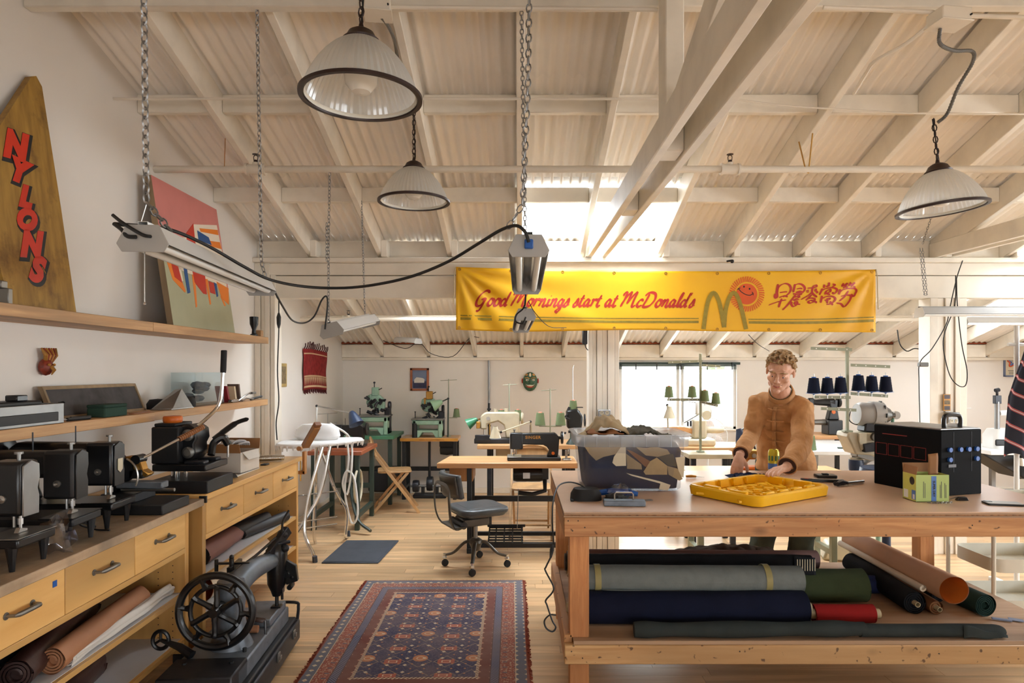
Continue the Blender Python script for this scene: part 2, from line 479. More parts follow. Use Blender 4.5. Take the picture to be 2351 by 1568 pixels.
plain_window(3, (-.4, YF-.10, .7), (3.6, YF-.04, 1.7), 'y')  # unseen window behind the camera, added to carry the front fill

# roof: corrugated sheets, rafters, blocking
ceil = bpy.data.objects.new('ceiling', None); ceil['kind'] = 'structure'; link(ceil); ROOT['ceiling'] = Matrix()
def sheet(x0, x1, y0, y1, lift):
    n = max(4, int(round((x1-x0)/.068*8))); mb = MB()
    def f(u, v):
        x = x0+(x1-x0)*u; y = y0+(y1-y0)*v
        return (x, y, roofz(y)+.014+.004*(1-v)+.0125*cos(2*pi*x/.0682))
    return mb.grid(n, 1, f)
rows = [(8.42, 7.42), (7.45, 6.57), (6.6, 6.37), (6.40, 5.77), (5.80, 5.47), (5.5, 4.62), (4.73, 3.66), (3.79, 2.72)]
SK = {1: [(4.65, 5.81)], 3: [(-1.15, .01), (1.75, 2.91)], 5: [(.03, 1.17), (4.09, 5.25)]}  # middle pair, hidden by the header, is added to light the back room
def cols(r, xa, xb):
    out = []; x = xa
    while x < xb-.05:
        nx = x+.70
        for (s0, s1) in SK.get(r, []):
            if x >= s0-.001 and x < s1: nx = None; x = s1; break
            if x < s0 < nx: nx = s0
        if nx is None: continue
        if xb-nx < .15: nx = xb
        out.append((x, min(nx, xb))); x = nx
    return out
for r, (ya, yb) in enumerate(rows):
    for (x0, x1) in cols(r, XL-.1, XR+.1):
        part('roof_sheet', sheet(x0, x1, ya, yb, .0), 'sheet_paint', ceil, smooth=60)
for (ya, yb) in ((2.78, .95), (.98, -.9), (-.87, -2.75)):
    for (x0, x1) in cols(9, XL-.1, XR+.1):
        part('roof_sheet', sheet(x0, x1, ya, yb, .0), 'sheet_paint', ceil, smooth=60)
for r, lst in SK.items():
    for (s0, s1) in lst:
        ya, yb = rows[r]
        mb = MB().add([(s0, ya, roofz(ya)+.012), (s1, ya, roofz(ya)+.012), (s1, yb, roofz(yb)+.012), (s0, yb, roofz(yb)+.012)], [(0, 1, 2, 3)])
        part('skylight_panel', mb, 'skylight_sheet', ceil, smooth=0)  # includes the two added panels hidden behind the header
RX = [.58*k+.01 for k in range(-3, 12)]; RX[4] = .53
def rafter(x, y0, y1, h=.17, wd=.042):
    z = lambda y: roofz(y)
    return MB().prism([(y0, z(y0)-h), (y1, z(y1)-h), (y1, z(y1)-.001), (y0, z(y0)-.001)], wd, Matrix.Translation((x, 0, 0)), 'yz')
for x in RX:
    part('rafter', rafter(x, 2.82, 5.52), 'beam_paint', ceil, bevel=.004)
    part('rafter', rafter(x+.03, 5.61, 8.19, .15), 'beam_paint', ceil, bevel=.004)
    part('rafter', rafter(x, -2.55, 2.68), 'beam_paint', ceil, bevel=.004)
edges = [XL]+RX+[XR]
for i in range(len(edges)-1):
    a, b = edges[i]+.0215, edges[i+1]-.0215
    if i == 0: a = XL
    if i == len(edges)-2: b = XR
    for (y, h, t_) in ((4.73, .11, .042), (3.79, .11, .042)):
        part('blocking', MB().b2((a, y-t_/2, roofz(y)-h), (b, y+t_/2, roofz(y)-.004)), 'beam_paint', ceil, bevel=.004)
    part('blocking', MB().b2((a, 5.50, 2.475), (b, 5.54, roofz(5.5)-.012)), 'beam_paint', ceil, bevel=.004)
    if i: part('bearing_block', MB().b2((edges[i]+.0215, 5.36, 2.475), (edges[i]+.07, 5.5, roofz(5.5)-.03)), 'beam_paint', ceil, bevel=.003)
    aa, bb = a+.03, b+.03
    if i == 0: aa = XL
    if i == len(edges)-2: bb = XR
    part('rear_blocking', MB().b2((aa, 8.13, 1.70), (bb, 8.17, roofz(8.15)-.012)), 'beam_paint', ceil, bevel=.004)
    # rusty lap of the rear sheets over the back plate
    nn = max(4, int((bb-aa)/.0085)); v1 = []
    mb = MB()
    mb.grid(nn, 1, lambda u, v: (aa+(bb-aa)*u, 8.12, roofz(8.12)-.016+(.022+.008*cos(2*pi*(aa+(bb-aa)*u)/.0682))*v))
    part('rusty_lap', mb, 'rust_edge', ceil, solid=.006, smooth=0)
part('ridge_beam', MB().b2((XL, 2.90, 3.155), (XR, 2.95, 3.375)), 'beam_paint', ceil, bevel=.005)
part('ridge_board', MB().b2((XL, 2.69, 3.24), (XR, 2.81, 3.425)), 'beam_paint', ceil, bevel=.005)
part('rear_ridge_beam', MB().b2((XL, 1.4, 2.80), (XR, 1.45, 3.02)), 'beam_paint', ceil, bevel=.005)
# header beam across the room
hd = struct('trim_1', MB().b2((XL, 5.40, 2.435), (XR, 5.62, 2.473)), 'trim_paint', bevel=.004)
struct('trim_2', MB().b2((XL, 5.45, 2.335), (XR, 5.60, 2.434)), 'trim_paint', bevel=.003)
struct('trim_3', MB().b2((XL, 5.47, 2.145), (XR, 5.59, 2.330)), 'trim_paint', bevel=.003)
struct('trim_4', MB().b2((XL, 8.15, 1.665), (XR, 8.2, 1.700)), 'trim_paint', bevel=.003)
# columns of painted boards
def column(x0, x1, y0, y1, cuts, zt):
    o = bpy.data.objects.new('column', None); o.location = ((x0+x1)/2, (y0+y1)/2, 0); o['kind'] = 'structure'; link(o); ROOT[o.name] = Matrix.Translation(o.location)
    xs = [x0]+[x0+(x1-x0)*c for c in cuts]+[x1]
    for i in range(len(xs)-1):
        d = (.012 if i % 2 else 0)
        part('board', MB().b2((xs[i]+.0015, y0+d, 0), (xs[i+1]-.0015, y1-d, zt)), 'trim_paint', o, w=True, bevel=.003)
    return o
column(.586, .845, 5.46, 5.62, (.14, .27, .45, .62, .85), 2.144)
column(3.44, 3.76, 5.46, 5.62, (.22, .40, .52, .66, .80), 2.144)
column(XL, -2.03, 5.44, 5.62, (.3, .5, .75), 2.434)
# trusses on the columns: paired tie boards, king post, braces
def truss(x, nm='roof_truss'):
    o = bpy.data.objects.new(nm, None); o.location = (x, 2.78, 2.4); o['kind'] = 'structure'; link(o); ROOT[o.name] = Matrix.Translation(o.location)
    for dx in (-.06, .06):
        part('tie_board', MB().prism([(-2.5, 2.38), (5.49, 2.476), (5.49, 2.60), (-2.5, 2.53)], .04, Matrix.Translation((x+dx, 0, 0)), 'yz'), 'beam_paint', o, w=True, bevel=.004)
    part('king_post', MB().b2((x-.039, 2.72, 2.455), (x+.039, 2.86, 3.235)), 'beam_paint', o, w=True, bevel=.005)
    part('brace', MB().prism([(2.70, 2.52), (2.70, 2.66), (1.50, 3.02), (1.50, 2.90)], .04, Matrix.Translation((x, 0, 0)), 'yz'), 'beam_paint', o, w=True, bevel=.004)
    part('packing_block', MB().b2((x-.039, 3.75, 2.46), (x+.039, 3.90, 2.585)), 'beam_paint', o, w=True, bevel=.004)
truss(.652); truss(3.53)

# ================================================================ LEFT WALL: SHELVES AND WHAT STANDS ON THEM
def shelf(y0, y1, xf, z0, z1, label):
    o = solo('floating_shelf', MB().b2((XL, y0+.001, z0), (xf, y1-.001, z1)), 'oak', label, 'shelf', 'thick oak floating shelves on the left wall', bevel=.002)
    return o
shelf(.9, 3.49, -1.95, 1.747, 1.797, 'thick oak floating shelf carrying the yellow lettered plank, upper row')
shelf(3.49, 5.10, -1.95, 1.747, 1.797, 'thick oak floating shelf under the pink painting, upper row')
shelf(.9, 3.47, -1.93, 1.270, 1.316, 'thick oak floating shelf holding the metal tray and slate, lower row')
shelf(3.47, 5.10, -1.955, 1.270, 1.316, 'thick oak floating shelf holding the glass tank, lower row')

# ---- yellow lettered plank leaning on the wall
s = NT('ochre_board'); s.set(rough=.6)
f = s.noise(s.coords((1, 1, .12)), 30, 4); st = s.noise(s.coords(), 7, 5, .65)
c = s.ramp(f, [(.3, srgb(132, 96, 38)), (.7, srgb(172, 132, 56))])
c = s.mix(s.ramp(st, [(.52, (0, 0, 0, 1)), (.72, (.8, .8, .8, 1))]), c, srgb(92, 62, 30))
s.l(c, s.b.inputs['Base Color'])
mat('sign_red', (206, 48, 24), .45, var=.08, vs_=12)
mat('sign_black', (22, 24, 28), .5, var=0)
zs = 1.797
def lean(y, h, out=0.0, x0=-2.045, x1=-2.165, H=1.06):
    """point on a leaning board: y along the wall, h height above the shelf"""
    a = atan2(x0-x1, H); return V((x0-(x0-x1)*h/H+out*cos(a), y, zs+h+out*sin(a)))
o = thing('lettered_plank', 'tall pointed ochre wooden plank with red hand-painted letters leaning on the wall', 'sign', (-2.08, 2.8, zs))
out = [(2.63, 0), (3.025, 0), (3.0, .5), (2.965, 1.03), (2.935, 1.065), (2.905, 1.05), (2.70, .77), (2.58, .60), (2.57, .3)]
n = len(out); mb = MB()
mb.add([lean(y, h, 0) for y, h in out]+[lean(y, h, -.03) for y, h in out],
       [tuple(range(n)), tuple(range(2*n-1, n-1, -1))]+[(i, i+n, (i+1) % n+n, (i+1) % n) for i in range(n)])
part('board', mb, 'ochre_board', o, w=True, smooth=0)
red, blk = MB(), MB()
for ch, px, py, sz, tilt in (('N', 38, 334, .155, 6), ('Y', 54, 396, .135, -2), ('L', 55, 450, .125, 2), ('O', 62, 504, .125, -4), ('N', 73, 560, .145, 6), ('S', 86, 618, .145, -2)):
    D = 2.10*1500/(1190-px); hh = EYE+(850-py)*D/1500-zs
    D = -lean(0, hh).x*1500/(1190-px); hh = EYE+(850-py)*D/1500-zs
    for bold, dd, outd, dest in ((.011, 0, .0015, red), (.020, .007, .0005, blk)):
        g = text_mb(ch, sz, Matrix(), bold=bold*sz/.14, resu=4, shear=.45, extr=.0004)
        cx = (min(v[0] for v in g.v)+max(v[0] for v in g.v))/2; cy = (min(v[1] for v in g.v)+max(v[1] for v in g.v))/2
        vv = []
        for v in g.v:
            p = Matrix.Rotation(radians(tilt), 2) @ V((v[0]-cx, v[1]-cy))
            vv.append(lean(D+p.x*1.0+dd, hh+p.y-dd, outd+v[2]))
        dest.add(vv, g.f)
part('letter_shadow', blk, 'sign_black', o, w=True, smooth=0)
part('lettering', red, 'sign_red', o, w=True, smooth=0)
# small grey block by the plank
mb = MB().b2((-2.14, 2.60, zs), (-2.03, 2.625, zs+.07)); mb.b2((-2.12, 2.59, zs+.07), (-2.05, 2.625, zs+.10))
solo('metal_bracket', mb, 'dull_steel', 'small grey metal bracket beside the foot of the yellow plank', 'bracket', bevel=.003)

# ---- pink and orange painting leaning on the wall
PX0, PX1, PH = -1.985, -2.115, .868
def canv(y, h, out=0): return lean(y, h, out, PX0, PX1, PH)
def canv_px(px, py):
    h = .4
    for _ in range(6):
        D = -canv(0, h).x*1500/(1190-px); h = EYE+(850-py)*D/1500-zs
    return D, h
o = thing('painting', 'large leaning canvas painted pink and pale green with orange and red house shapes', 'painting', (-2.05, 4.1, zs))
Y0, Y1 = 3.76, 4.575
def slab(poly, o0, o1, dest):
    n = len(poly); dest.add([canv(y, h, o0) for y, h in poly]+[canv(y, h, o1) for y, h in poly],
        [tuple(range(n)), tuple(range(2*n-1, n-1, -1))]+[(i, i+n, (i+1) % n+n, (i+1) % n) for i in range(n)])
mb = MB(); slab([(Y0, 0), (Y1, 0), (Y1, PH), (Y0, PH)], 0, -.035, mb)
wood('stretcher', (150, 126, 96), (178, 152, 118), 'z', 30, .7)
part('stretcher_panel', mb, 'stretcher', o, w=True, smooth=0)
mat('art_pink', (206, 128, 122), .6, var=.03); mat('art_sage', (172, 172, 142), .6, var=.03)
mat('art_red', (196, 52, 34), .5, var=0); mat('art_orange', (232, 128, 38), .5, var=0)
mat('art_white', (232, 218, 200), .5, var=0); mat('art_blue', (32, 80, 140), .5, var=0)
for nm, m, ps in (('pink_field', 'art_pink', [[(Y0, .43), (Y1, .30), (Y1, PH), (Y0, PH)]]),
                  ('green_field', 'art_sage', [[(Y0, 0), (Y1, 0), (Y1, .30), (Y0, .43)]])):
    mb = MB(); [slab(p, .001, 0, mb) for p in ps]; part(nm, mb, m, o, w=True, smooth=0)
def shapes(nm, m, ps, lay):
    for p in ps:
        mb = MB(); slab([canv_px(*q) for q in p], .001+.0006*lay, 0, mb); part(nm, mb, m, o, w=True, smooth=0)
shapes('white_shape', 'art_white', [[(380, 600), (384, 545), (430, 545), (444, 515), (497, 517), (514, 600), (520, 660), (470, 640), (425, 625)], [(402, 600), (412, 600), (420, 645), (412, 648)]], 1)
shapes('orange_shape', 'art_orange', [[(457, 524), (499, 528), (501, 540), (460, 532)], [(474, 552), (504, 556), (508, 572), (484, 566)], [(486, 578), (511, 590), (513, 602), (492, 596)],
    [(382, 600), (400, 602), (426, 668), (424, 672), (396, 642)], [(496, 646), (524, 662), (525, 700), (508, 684)], [(440, 630), (447, 631), (452, 704), (449, 706)], [(470, 640), (476, 641), (484, 698), (481, 700)],
    [(404, 545), (428, 560), (450, 590), (420, 580)], [(505, 680), (509, 681), (518, 702), (515, 703)]], 2)
shapes('red_shape', 'art_red', [[(427, 535), (443, 513), (449, 570), (440, 566), (428, 552)], [(392, 604), (408, 612), (418, 650), (400, 636)], [(440, 618), (470, 634), (474, 676), (466, 674), (446, 648)], [(478, 645), (490, 650), (494, 676), (482, 672)]], 3)
shapes('blue_shape', 'art_blue', [[(452, 529), (478, 545), (485, 563), (455, 551)], [(420, 612), (428, 616), (436, 672), (430, 674)], [(490, 648), (496, 652), (500, 680), (497, 682)]], 4)
# dark glass boot-shaped ornament near the shelf end
D = 4.93
mb = MB(); mb.lathe([(.0, 0), (.028, 0), (.028, .012), (.016, .02), (.014, .05), (.03, .09), (.032, .145), (.028, .147), (0, .14)], P(583, 772, D)-V((.0, 0, .0)), 14)
b0 = P(583, 772, D); dz = zs-b0.z; mb.v = [(v[0], v[1], v[2]+dz) for v in mb.v]
solo('dark_goblet', mb, 'black_enamel', 'small dark glass goblet near the far end of the upper shelf', 'goblet')
solo('cork_block', MB().b2((-2.02, 5.0, zs), (-1.97, 5.05, zs+.05)), 'oak', 'little brown block next to the dark goblet on the upper shelf', 'block', bevel=.004)

# ---- lower shelf items
zl = 1.316
mat('slate', (74, 70, 70), .7, var=.3, vs_=8); mat('felt_green', (50, 72, 62), .8, var=.1)
o = thing('metal_tray', 'grey metal sliding-lid tray at the near end of the lower shelf', 'tray', (-2.03, 2.72, zl))
mb = MB()
mb.b2((-.11, -.34, .0), (.09, .07, .004)); mb.b2((.086, -.34, 0), (.09, .07, .085)); mb.b2((-.11, -.34, 0), (-.106, .07, .085)); mb.b2((-.11, .066, 0), (.09, .07, .085))
part('pan', mb, 'galv', o, bevel=.002)
part('slot_cover', MB().b2((.09, -.34, .012), (.096, .03, .05)), 'black_paint', o, bevel=.002)
part('slot_cover', MB().b2((-.06, -.3, .075), (.05, .0, .10)), 'black_paint', o, bevel=.006)
mb = MB().b2((.0, -.14, .10), (.05, -.08, .125)); part('latch', mb, 'black_enamel', o, bevel=.004)
mb = MB().tube([(.07, .068, .085), (.07, .09, .09), (.07, .10, .085)], .004, 6); part('hook', mb, 'black_enamel', o)
for i, (a, b, l) in enumerate((((-1.99, 2.78), (-1.955, 2.98), 'black handled file lying beside the metal tray'), ((-2.02, 2.86), (-1.985, 3.03), 'second black handled file, nearer the wall'))):
    o = thing('hand_file', l, 'tool', (a[0], a[1], zl)); p, q = V((a[0], a[1], zl+.008)), V((b[0], b[1], zl+.008)); m = p.lerp(q, .4)
    part('blade', MB().cyl(p, m, .003), 'steel', o, w=True); part('handle', MB().cyl(m, q, .008, .0075, 8), 'black_paint', o, w=True)
o = thing('slate_board', 'wood-framed dark slate leaning on the wall above the sewing heads', 'board', (-2.12, 3.2, zl))
def lp(y, h, o_): return V((-2.10-.06*h/.15+o_, y, zl+h))
def lslab(y0, y1, h0, h1, o0, o1, d):
    q = [(y0, h0), (y1, h0), (y1, h1), (y0, h1)]
    d.add([lp(y, h, o0) for y, h in q]+[lp(y, h, o1) for y, h in q], [(0, 1, 2, 3), (7, 6, 5, 4), (0, 4, 5, 1), (1, 5, 6, 2), (2, 6, 7, 3), (3, 7, 4, 0)])
mb = MB(); lslab(2.97, 3.66, 0.01, .135, 0, -.012, mb); part('slate_face', mb, 'slate', o, w=True, smooth=0)
mb = MB(); lslab(2.96, 3.67, .135, .15, .006, -.016, mb); lslab(2.96, 3.67, 0, .013, .006, -.016, mb); lslab(2.955, 2.968, 0, .15, .006, -.016, mb); lslab(3.662, 3.675, 0, .15, .006, -.016, mb)
part('wood_frame', mb, 'stretcher', o, w=True)
mb = MB().rbox((-2.0, 3.18, zl+.03), (.09, .19, .06), .012, 3); mb.v = [(v[0], v[1], v[2]) for v in mb.v]
o = thing('green_case', 'small dark green felt case in front of the slate', 'case', (-2.0, 3.18, zl))
part('body', MB().rbox((0, 0, .022), (.09, .18, .044), .01, 3), 'felt_green', o, bevel=.003)
part('lid', MB().rbox((0, 0, .052), (.092, .182, .015), .01, 3), 'felt_green', o, bevel=.003)
solo('leather_strap', MB().b2((-1.97, 3.30, zl), (-1.94, 3.46, zl+.006)), 'maple_dark', 'flat brown strip lying on the shelf beside the green case', 'strip', bevel=.002)
# silver folded shoehorn-like tool and black leather round
o = thing('metal_scoop', 'shiny folded metal scoop beside the glass tank', 'scoop', (-2.0, 3.80, zl))
mb = MB(); mb.add([(-.05, -.16, .002), (.06, -.15, .002), (.07, .08, .002), (-.04, .10, .002), (-.03, .06, .11), (.02, .04, .115), (.055, -.12, .012)],
                 [(0, 1, 6), (0, 6, 5), (0, 5, 4), (4, 5, 2, 3), (5, 6, 1, 2)])
part('folded_sheet', mb, 'dull_steel', o, solid=.003, smooth=0)
part('rim', MB().tube([(-.05, -.16, .004), (.06, -.15, .004), (.07, .08, .004), (-.04, .10, .004)], .003, 6, closed=True), 'steel', o)
mb = MB().lathe([(0, 0), (.06, .0), (.062, .03), (.045, .055), (0, .06)], (-2.08, 3.77, zl), 16, squash=.8)
solo('black_pincushion', mb, 'black_rubber', 'black rounded pouch behind the shiny metal scoop', 'pouch')
solo('black_pincushion', MB().lathe([(0, 0), (.04, .0), (.042, .03), (.03, .06), (0, .065)], (-2.02, 4.00, zl), 16), 'black_rubber', 'black rounded pouch between metal scoop and glass tank', 'pouch')
glass_pane('tank_glass', (.92, .96, .97, 1), .10)
mat('tank_blue', (44, 74, 96), .7, var=.4, vs_=14)
tx0, tx1, ty0, ty1 = -2.15, -2.0, 4.04, 4.44
o = thing('glass_tank', 'small rectangular glass tank filled with dark blue stuff on the lower shelf', 'tank', ((tx0+tx1)/2, (ty0+ty1)/2, zl))
for q in (((tx0, ty0, zl), (tx1, ty0+.004, zl+.21)), ((tx0, ty1-.004, zl), (tx1, ty1, zl+.21)), ((tx1-.004, ty0+.004, zl), (tx1, ty1-.004, zl+.21)), ((tx0, ty0+.004, zl), (tx0+.004, ty1-.004, zl+.21))):
    part('glass_panel', MB().b2(*q), 'tank_glass', o, w=True, smooth=0)
part('tank_base', MB().b2((tx0, ty0, zl), (tx1, ty1, zl+.006)), 'tank_glass', o, w=True)
mb = MB()
for k in range(9): mb.ball((R.uniform(tx0+.05, tx1-.05), R.uniform(ty0+.06, ty1-.1), zl+R.uniform(.04, .13)), R.uniform(.03, .045), 8, (1, 1.4, .6))
part('contents', mb, 'tank_blue', o, w=True)
for nm, y, z1, c, dy, lb in (('red', 4.55, .115, (138, 26, 36), -.045, 'dark red pocket notebook leaning on the lower shelf'), ('cream', 4.66, .11, (206, 190, 160), -.03, 'cream pocket notebook between red and brown ones'), ('brown', 4.73, .125, (96, 74, 66), -.03, 'brown pocket notebook right of the cream one')):
    mat('book_'+nm, c, .6, var=.06)
    o = thing('notebook', lb, 'notebook', (-2.05, y, zl), group='pocket notebooks on the lower shelf')
    for (pn, m, a, b, g) in (('cover', 'book_'+nm, -.011, .011, 0), ('pages', 'book_cream' if 'book_cream' in MT else 'white_plastic', -.008, .008, .003)):
        q = [(-.04+g, a, 0+g), (.04-g*-.001, a, 0+g), (.04-g*-.001, a+dy, z1-g), (-.04+g, a+dy, z1-g)]; q2 = [(x, y_+(b-a), z_) for x, y_, z_ in q]
        if pn == 'pages': continue
        part(pn, MB().add(q+q2, [(0, 1, 2, 3), (7, 6, 5, 4), (0, 4, 5, 1), (1, 5, 6, 2), (2, 6, 7, 3), (3, 7, 4, 0)]), m, o, smooth=0)
    part('page_block', MB().b2((-.036, -.008, 0.001), (.0405, .009, .004)), 'white_plastic', o)
mb = MB().b2((-2.0, 4.50, zl), (-1.97, 4.60, zl+.022)); mb.cyl((-1.985, 4.52, zl+.012), (-1.985, 4.62, zl+.012), .012, n=8)
solo('chrome_clasp', mb, 'chrome', 'small chrome clasp in front of the red notebook', 'clasp', bevel=.003)
o = thing('pliers', 'steel pliers lying open at the far end of the lower shelf', 'pliers', (-2.0, 4.78, zl))
part('handle', MB().tube([(0, -.12, .005), (.01, -.02, .04), (0, .08, .055), (.0, .14, .055)], .006, 6), 'steel', o)
part('handle', MB().tube([(.02, -.1, .005), (.01, -.0, .02), (.02, .10, .008)], .006, 6), 'steel', o)
part('jaw', MB().b2((-.01, .10, .045), (.015, .17, .062)), 'dull_steel', o, bevel=.003)
o = thing('craft_knife', 'black craft knife with a pointed tip at the shelf end', 'knife', (-2.0, 4.98, zl))
part('handle', MB().tube([(0, -.10, .008), (0, 0, .014), (.01, .08, .022)], .009, 6), 'black_paint', o)
part('blade', MB().prism([(.0, .0), (.05, .012), (0, .018)], .002, Matrix.Translation((.01, .08, .012)) @ Matrix.Rotation(pi/2, 4, 'Z')), 'steel', o, smooth=0)
# red carved wall ornament
mat('carved_red', (132, 48, 26), .5, var=.35, vs_=40); mat('carved_gold', (188, 134, 62), .4, .3, var=.2)
c = P(100, 835, 2.19*1500/1090); c.x = XL
o = thing('carved_mask', 'small red and gold carved feathered mask on the left wall', 'mask', (XL, c.y, c.z))
part('face', MB().ball((.02, 0, -.015), .04, 12, (.7, .9, 1)), 'carved_red', o)
for k in range(7):
    a = radians(-38+13*k)
    part('feather', MB().tube([(.02, sin(a)*.02+.01, .0), (.035, sin(a)*.05+.012, .04), (.02, sin(a)*.075+.018, .072)], [.010, .010, .004], 6), 'carved_red' if k % 2 else 'carved_gold', o)
for s_ in (-1, 1): part('eye', MB().ball((.048, s_*.016, -.005), .007, 8), 'carved_gold', o)
part('beak', MB().tube([(.045, .0, -.015), (.06, .0, -.03), (.04, .01, -.05)], [.010, .008, .003], 6), 'carved_gold', o)

# ================================================================ CABINETS ALONG THE LEFT WALL
mat('laminate_white', (206, 206, 210), .35, var=.02)
def handle_mb(y, z, w_=.115):
    mb = MB(); a, b = y-w_/2, y+w_/2
    mb.tube([(0, a, z), (.028, a+.004, z), (.034, a+.014, z+.001), (.037, y, z+.002), (.034, b-.014, z+.001), (.028, b-.004, z), (0, b, z)], [.006, .006, .0085, .0085, .0085, .006, .006], 8, flat=1.0, up=(0, 0, 1))
    mb.cyl((0, a, z), (.003, a, z), .012, n=10); mb.cyl((0, b, z), (.003, b, z), .012, n=10); return mb
def cabinet(label, loc, rz, L, depth, ztop, topt, zd0, zd1, zrail, sh, nd, topmat, over, legz, wheel, endcap):
    """local: x=0 front face, -x to the wall; y=0 far end, -y toward the camera"""
    o = thing('drawer_cabinet', label, 'cabinet', loc, rz, 'maple drawer cabinets along the left wall')
    T = .036; zt = ztop-topt; zb = legz
    part('worktop', MB().b2((-depth, -L-.01, zt), (over, .025, ztop)), topmat, o, bevel=.003)
    part('side_panel', MB().b2((-depth, -T, zb), (0, 0, zt)), 'maple_z', o, bevel=.002)
    part('side_panel', MB().b2((-depth, -L, zb), (0, -L+T, zt)), 'maple_z', o, bevel=.002)
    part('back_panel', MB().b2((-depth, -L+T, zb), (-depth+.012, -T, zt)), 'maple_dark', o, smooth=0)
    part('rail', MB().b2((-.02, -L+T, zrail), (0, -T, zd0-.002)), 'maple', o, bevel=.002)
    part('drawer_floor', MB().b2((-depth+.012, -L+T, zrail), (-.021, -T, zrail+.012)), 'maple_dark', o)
    dw = (L-2*T)/nd
    for k in range(nd):
        y1 = -T-k*dw-.002; y0 = y1-dw+.004
        d = part('drawer', MB().b2((-.018, y0, zd0), (.0015, y1, zt-.004)), 'maple', o, bevel=.002)
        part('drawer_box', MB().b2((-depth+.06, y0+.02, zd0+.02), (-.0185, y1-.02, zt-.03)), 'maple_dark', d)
        h = handle_mb((y0+y1)/2, zd0+(zt-zd0)*.52); h.v = [(v[0]+.0015, v[1], v[2]) for v in h.v]
        part('drawer_handle', h, 'dull_steel', d)
    for z in sh:
        s_ = part('shelf_board', MB().b2((-depth+.012, -L+T, z-.022), (-.004, -T, z)), 'maple', o, bevel=.001)
        part('laminate', MB().b2((-depth+.013, -L+T+.001, z), (-.022, -T-.001, z+.0015)), 'laminate_white', s_, smooth=0)
    mb = MB()
    for x in (-.06, -.13): 
        for k in range(14): mb.cyl((x, -T-.0005, zb+.05+k*.032), (x, -T-.0012, zb+.05+k*.032), .0028, n=6)
    part('pin_holes', mb, 'black_paint', o, smooth=0)
    for yy in (-.02, -L+.02):
        for xx in (-.03, -depth+.04):
            if wheel:
                f = part('caster', MB().b2((xx-.02, yy-.02, zb-.012), (xx+.02, yy+.02, zb)), 'steel', o)
                mb = MB(); mb.prism([(-.018, 0), (.018, 0), (.012, -.05), (-.008, -.055)], .003, Matrix.Translation((xx-.014, yy, zb-.012)), 'yz'); mb.prism([(-.018, 0), (.018, 0), (.012, -.05), (-.008, -.055)], .003, Matrix.Translation((xx+.014, yy, zb-.012)), 'yz')
                part('fork', mb, 'steel', f)
                part('wheel', MB().lathe([(.0, -.011), (.03, -.011), (.034, -.006), (.034, .006), (.03, .011), (0, .011)], (xx, yy, .034), 18, 'x'), 'red_plastic', f)
            else:
                part('leg', MB().b2((xx-.03, yy-.02 if yy < -.1 else yy-.02, .0), (xx+.03, yy+.02, zb)), 'black_paint', o, bevel=.003)
    return o
c1 = cabinet('near maple drawer cabinet with worn plywood worktop under the black sewing heads', (-1.632, 3.235, 0), radians(1.5), 2.28, .53, .90, .035, .672, .84, .645, (.45, .225), 5, 'worktop_wood', .065, .15, False, None)
c2 = cabinet('far maple drawer cabinet with honey wood top and red caster wheels', (-1.60, 4.75, 0), 0, 1.44, .58, .912, .03, .70, .87, .672, (.488, .275), 3, 'maple', .022, .095, True, None)
part('tape', MB().b2((0, 0, 0), (.0008, .022, .022)), 'blue_plastic', c1).location = (.002, -.985, .79)
# honey end plate on the near end of the far cabinet is its side panel; a dark clip on the corner
part('corner_clip', MB().b2((-.012, -1.452, .87), (.024, -1.44, .905)), 'black_paint', c2)
Z1, Z2 = .90, .912

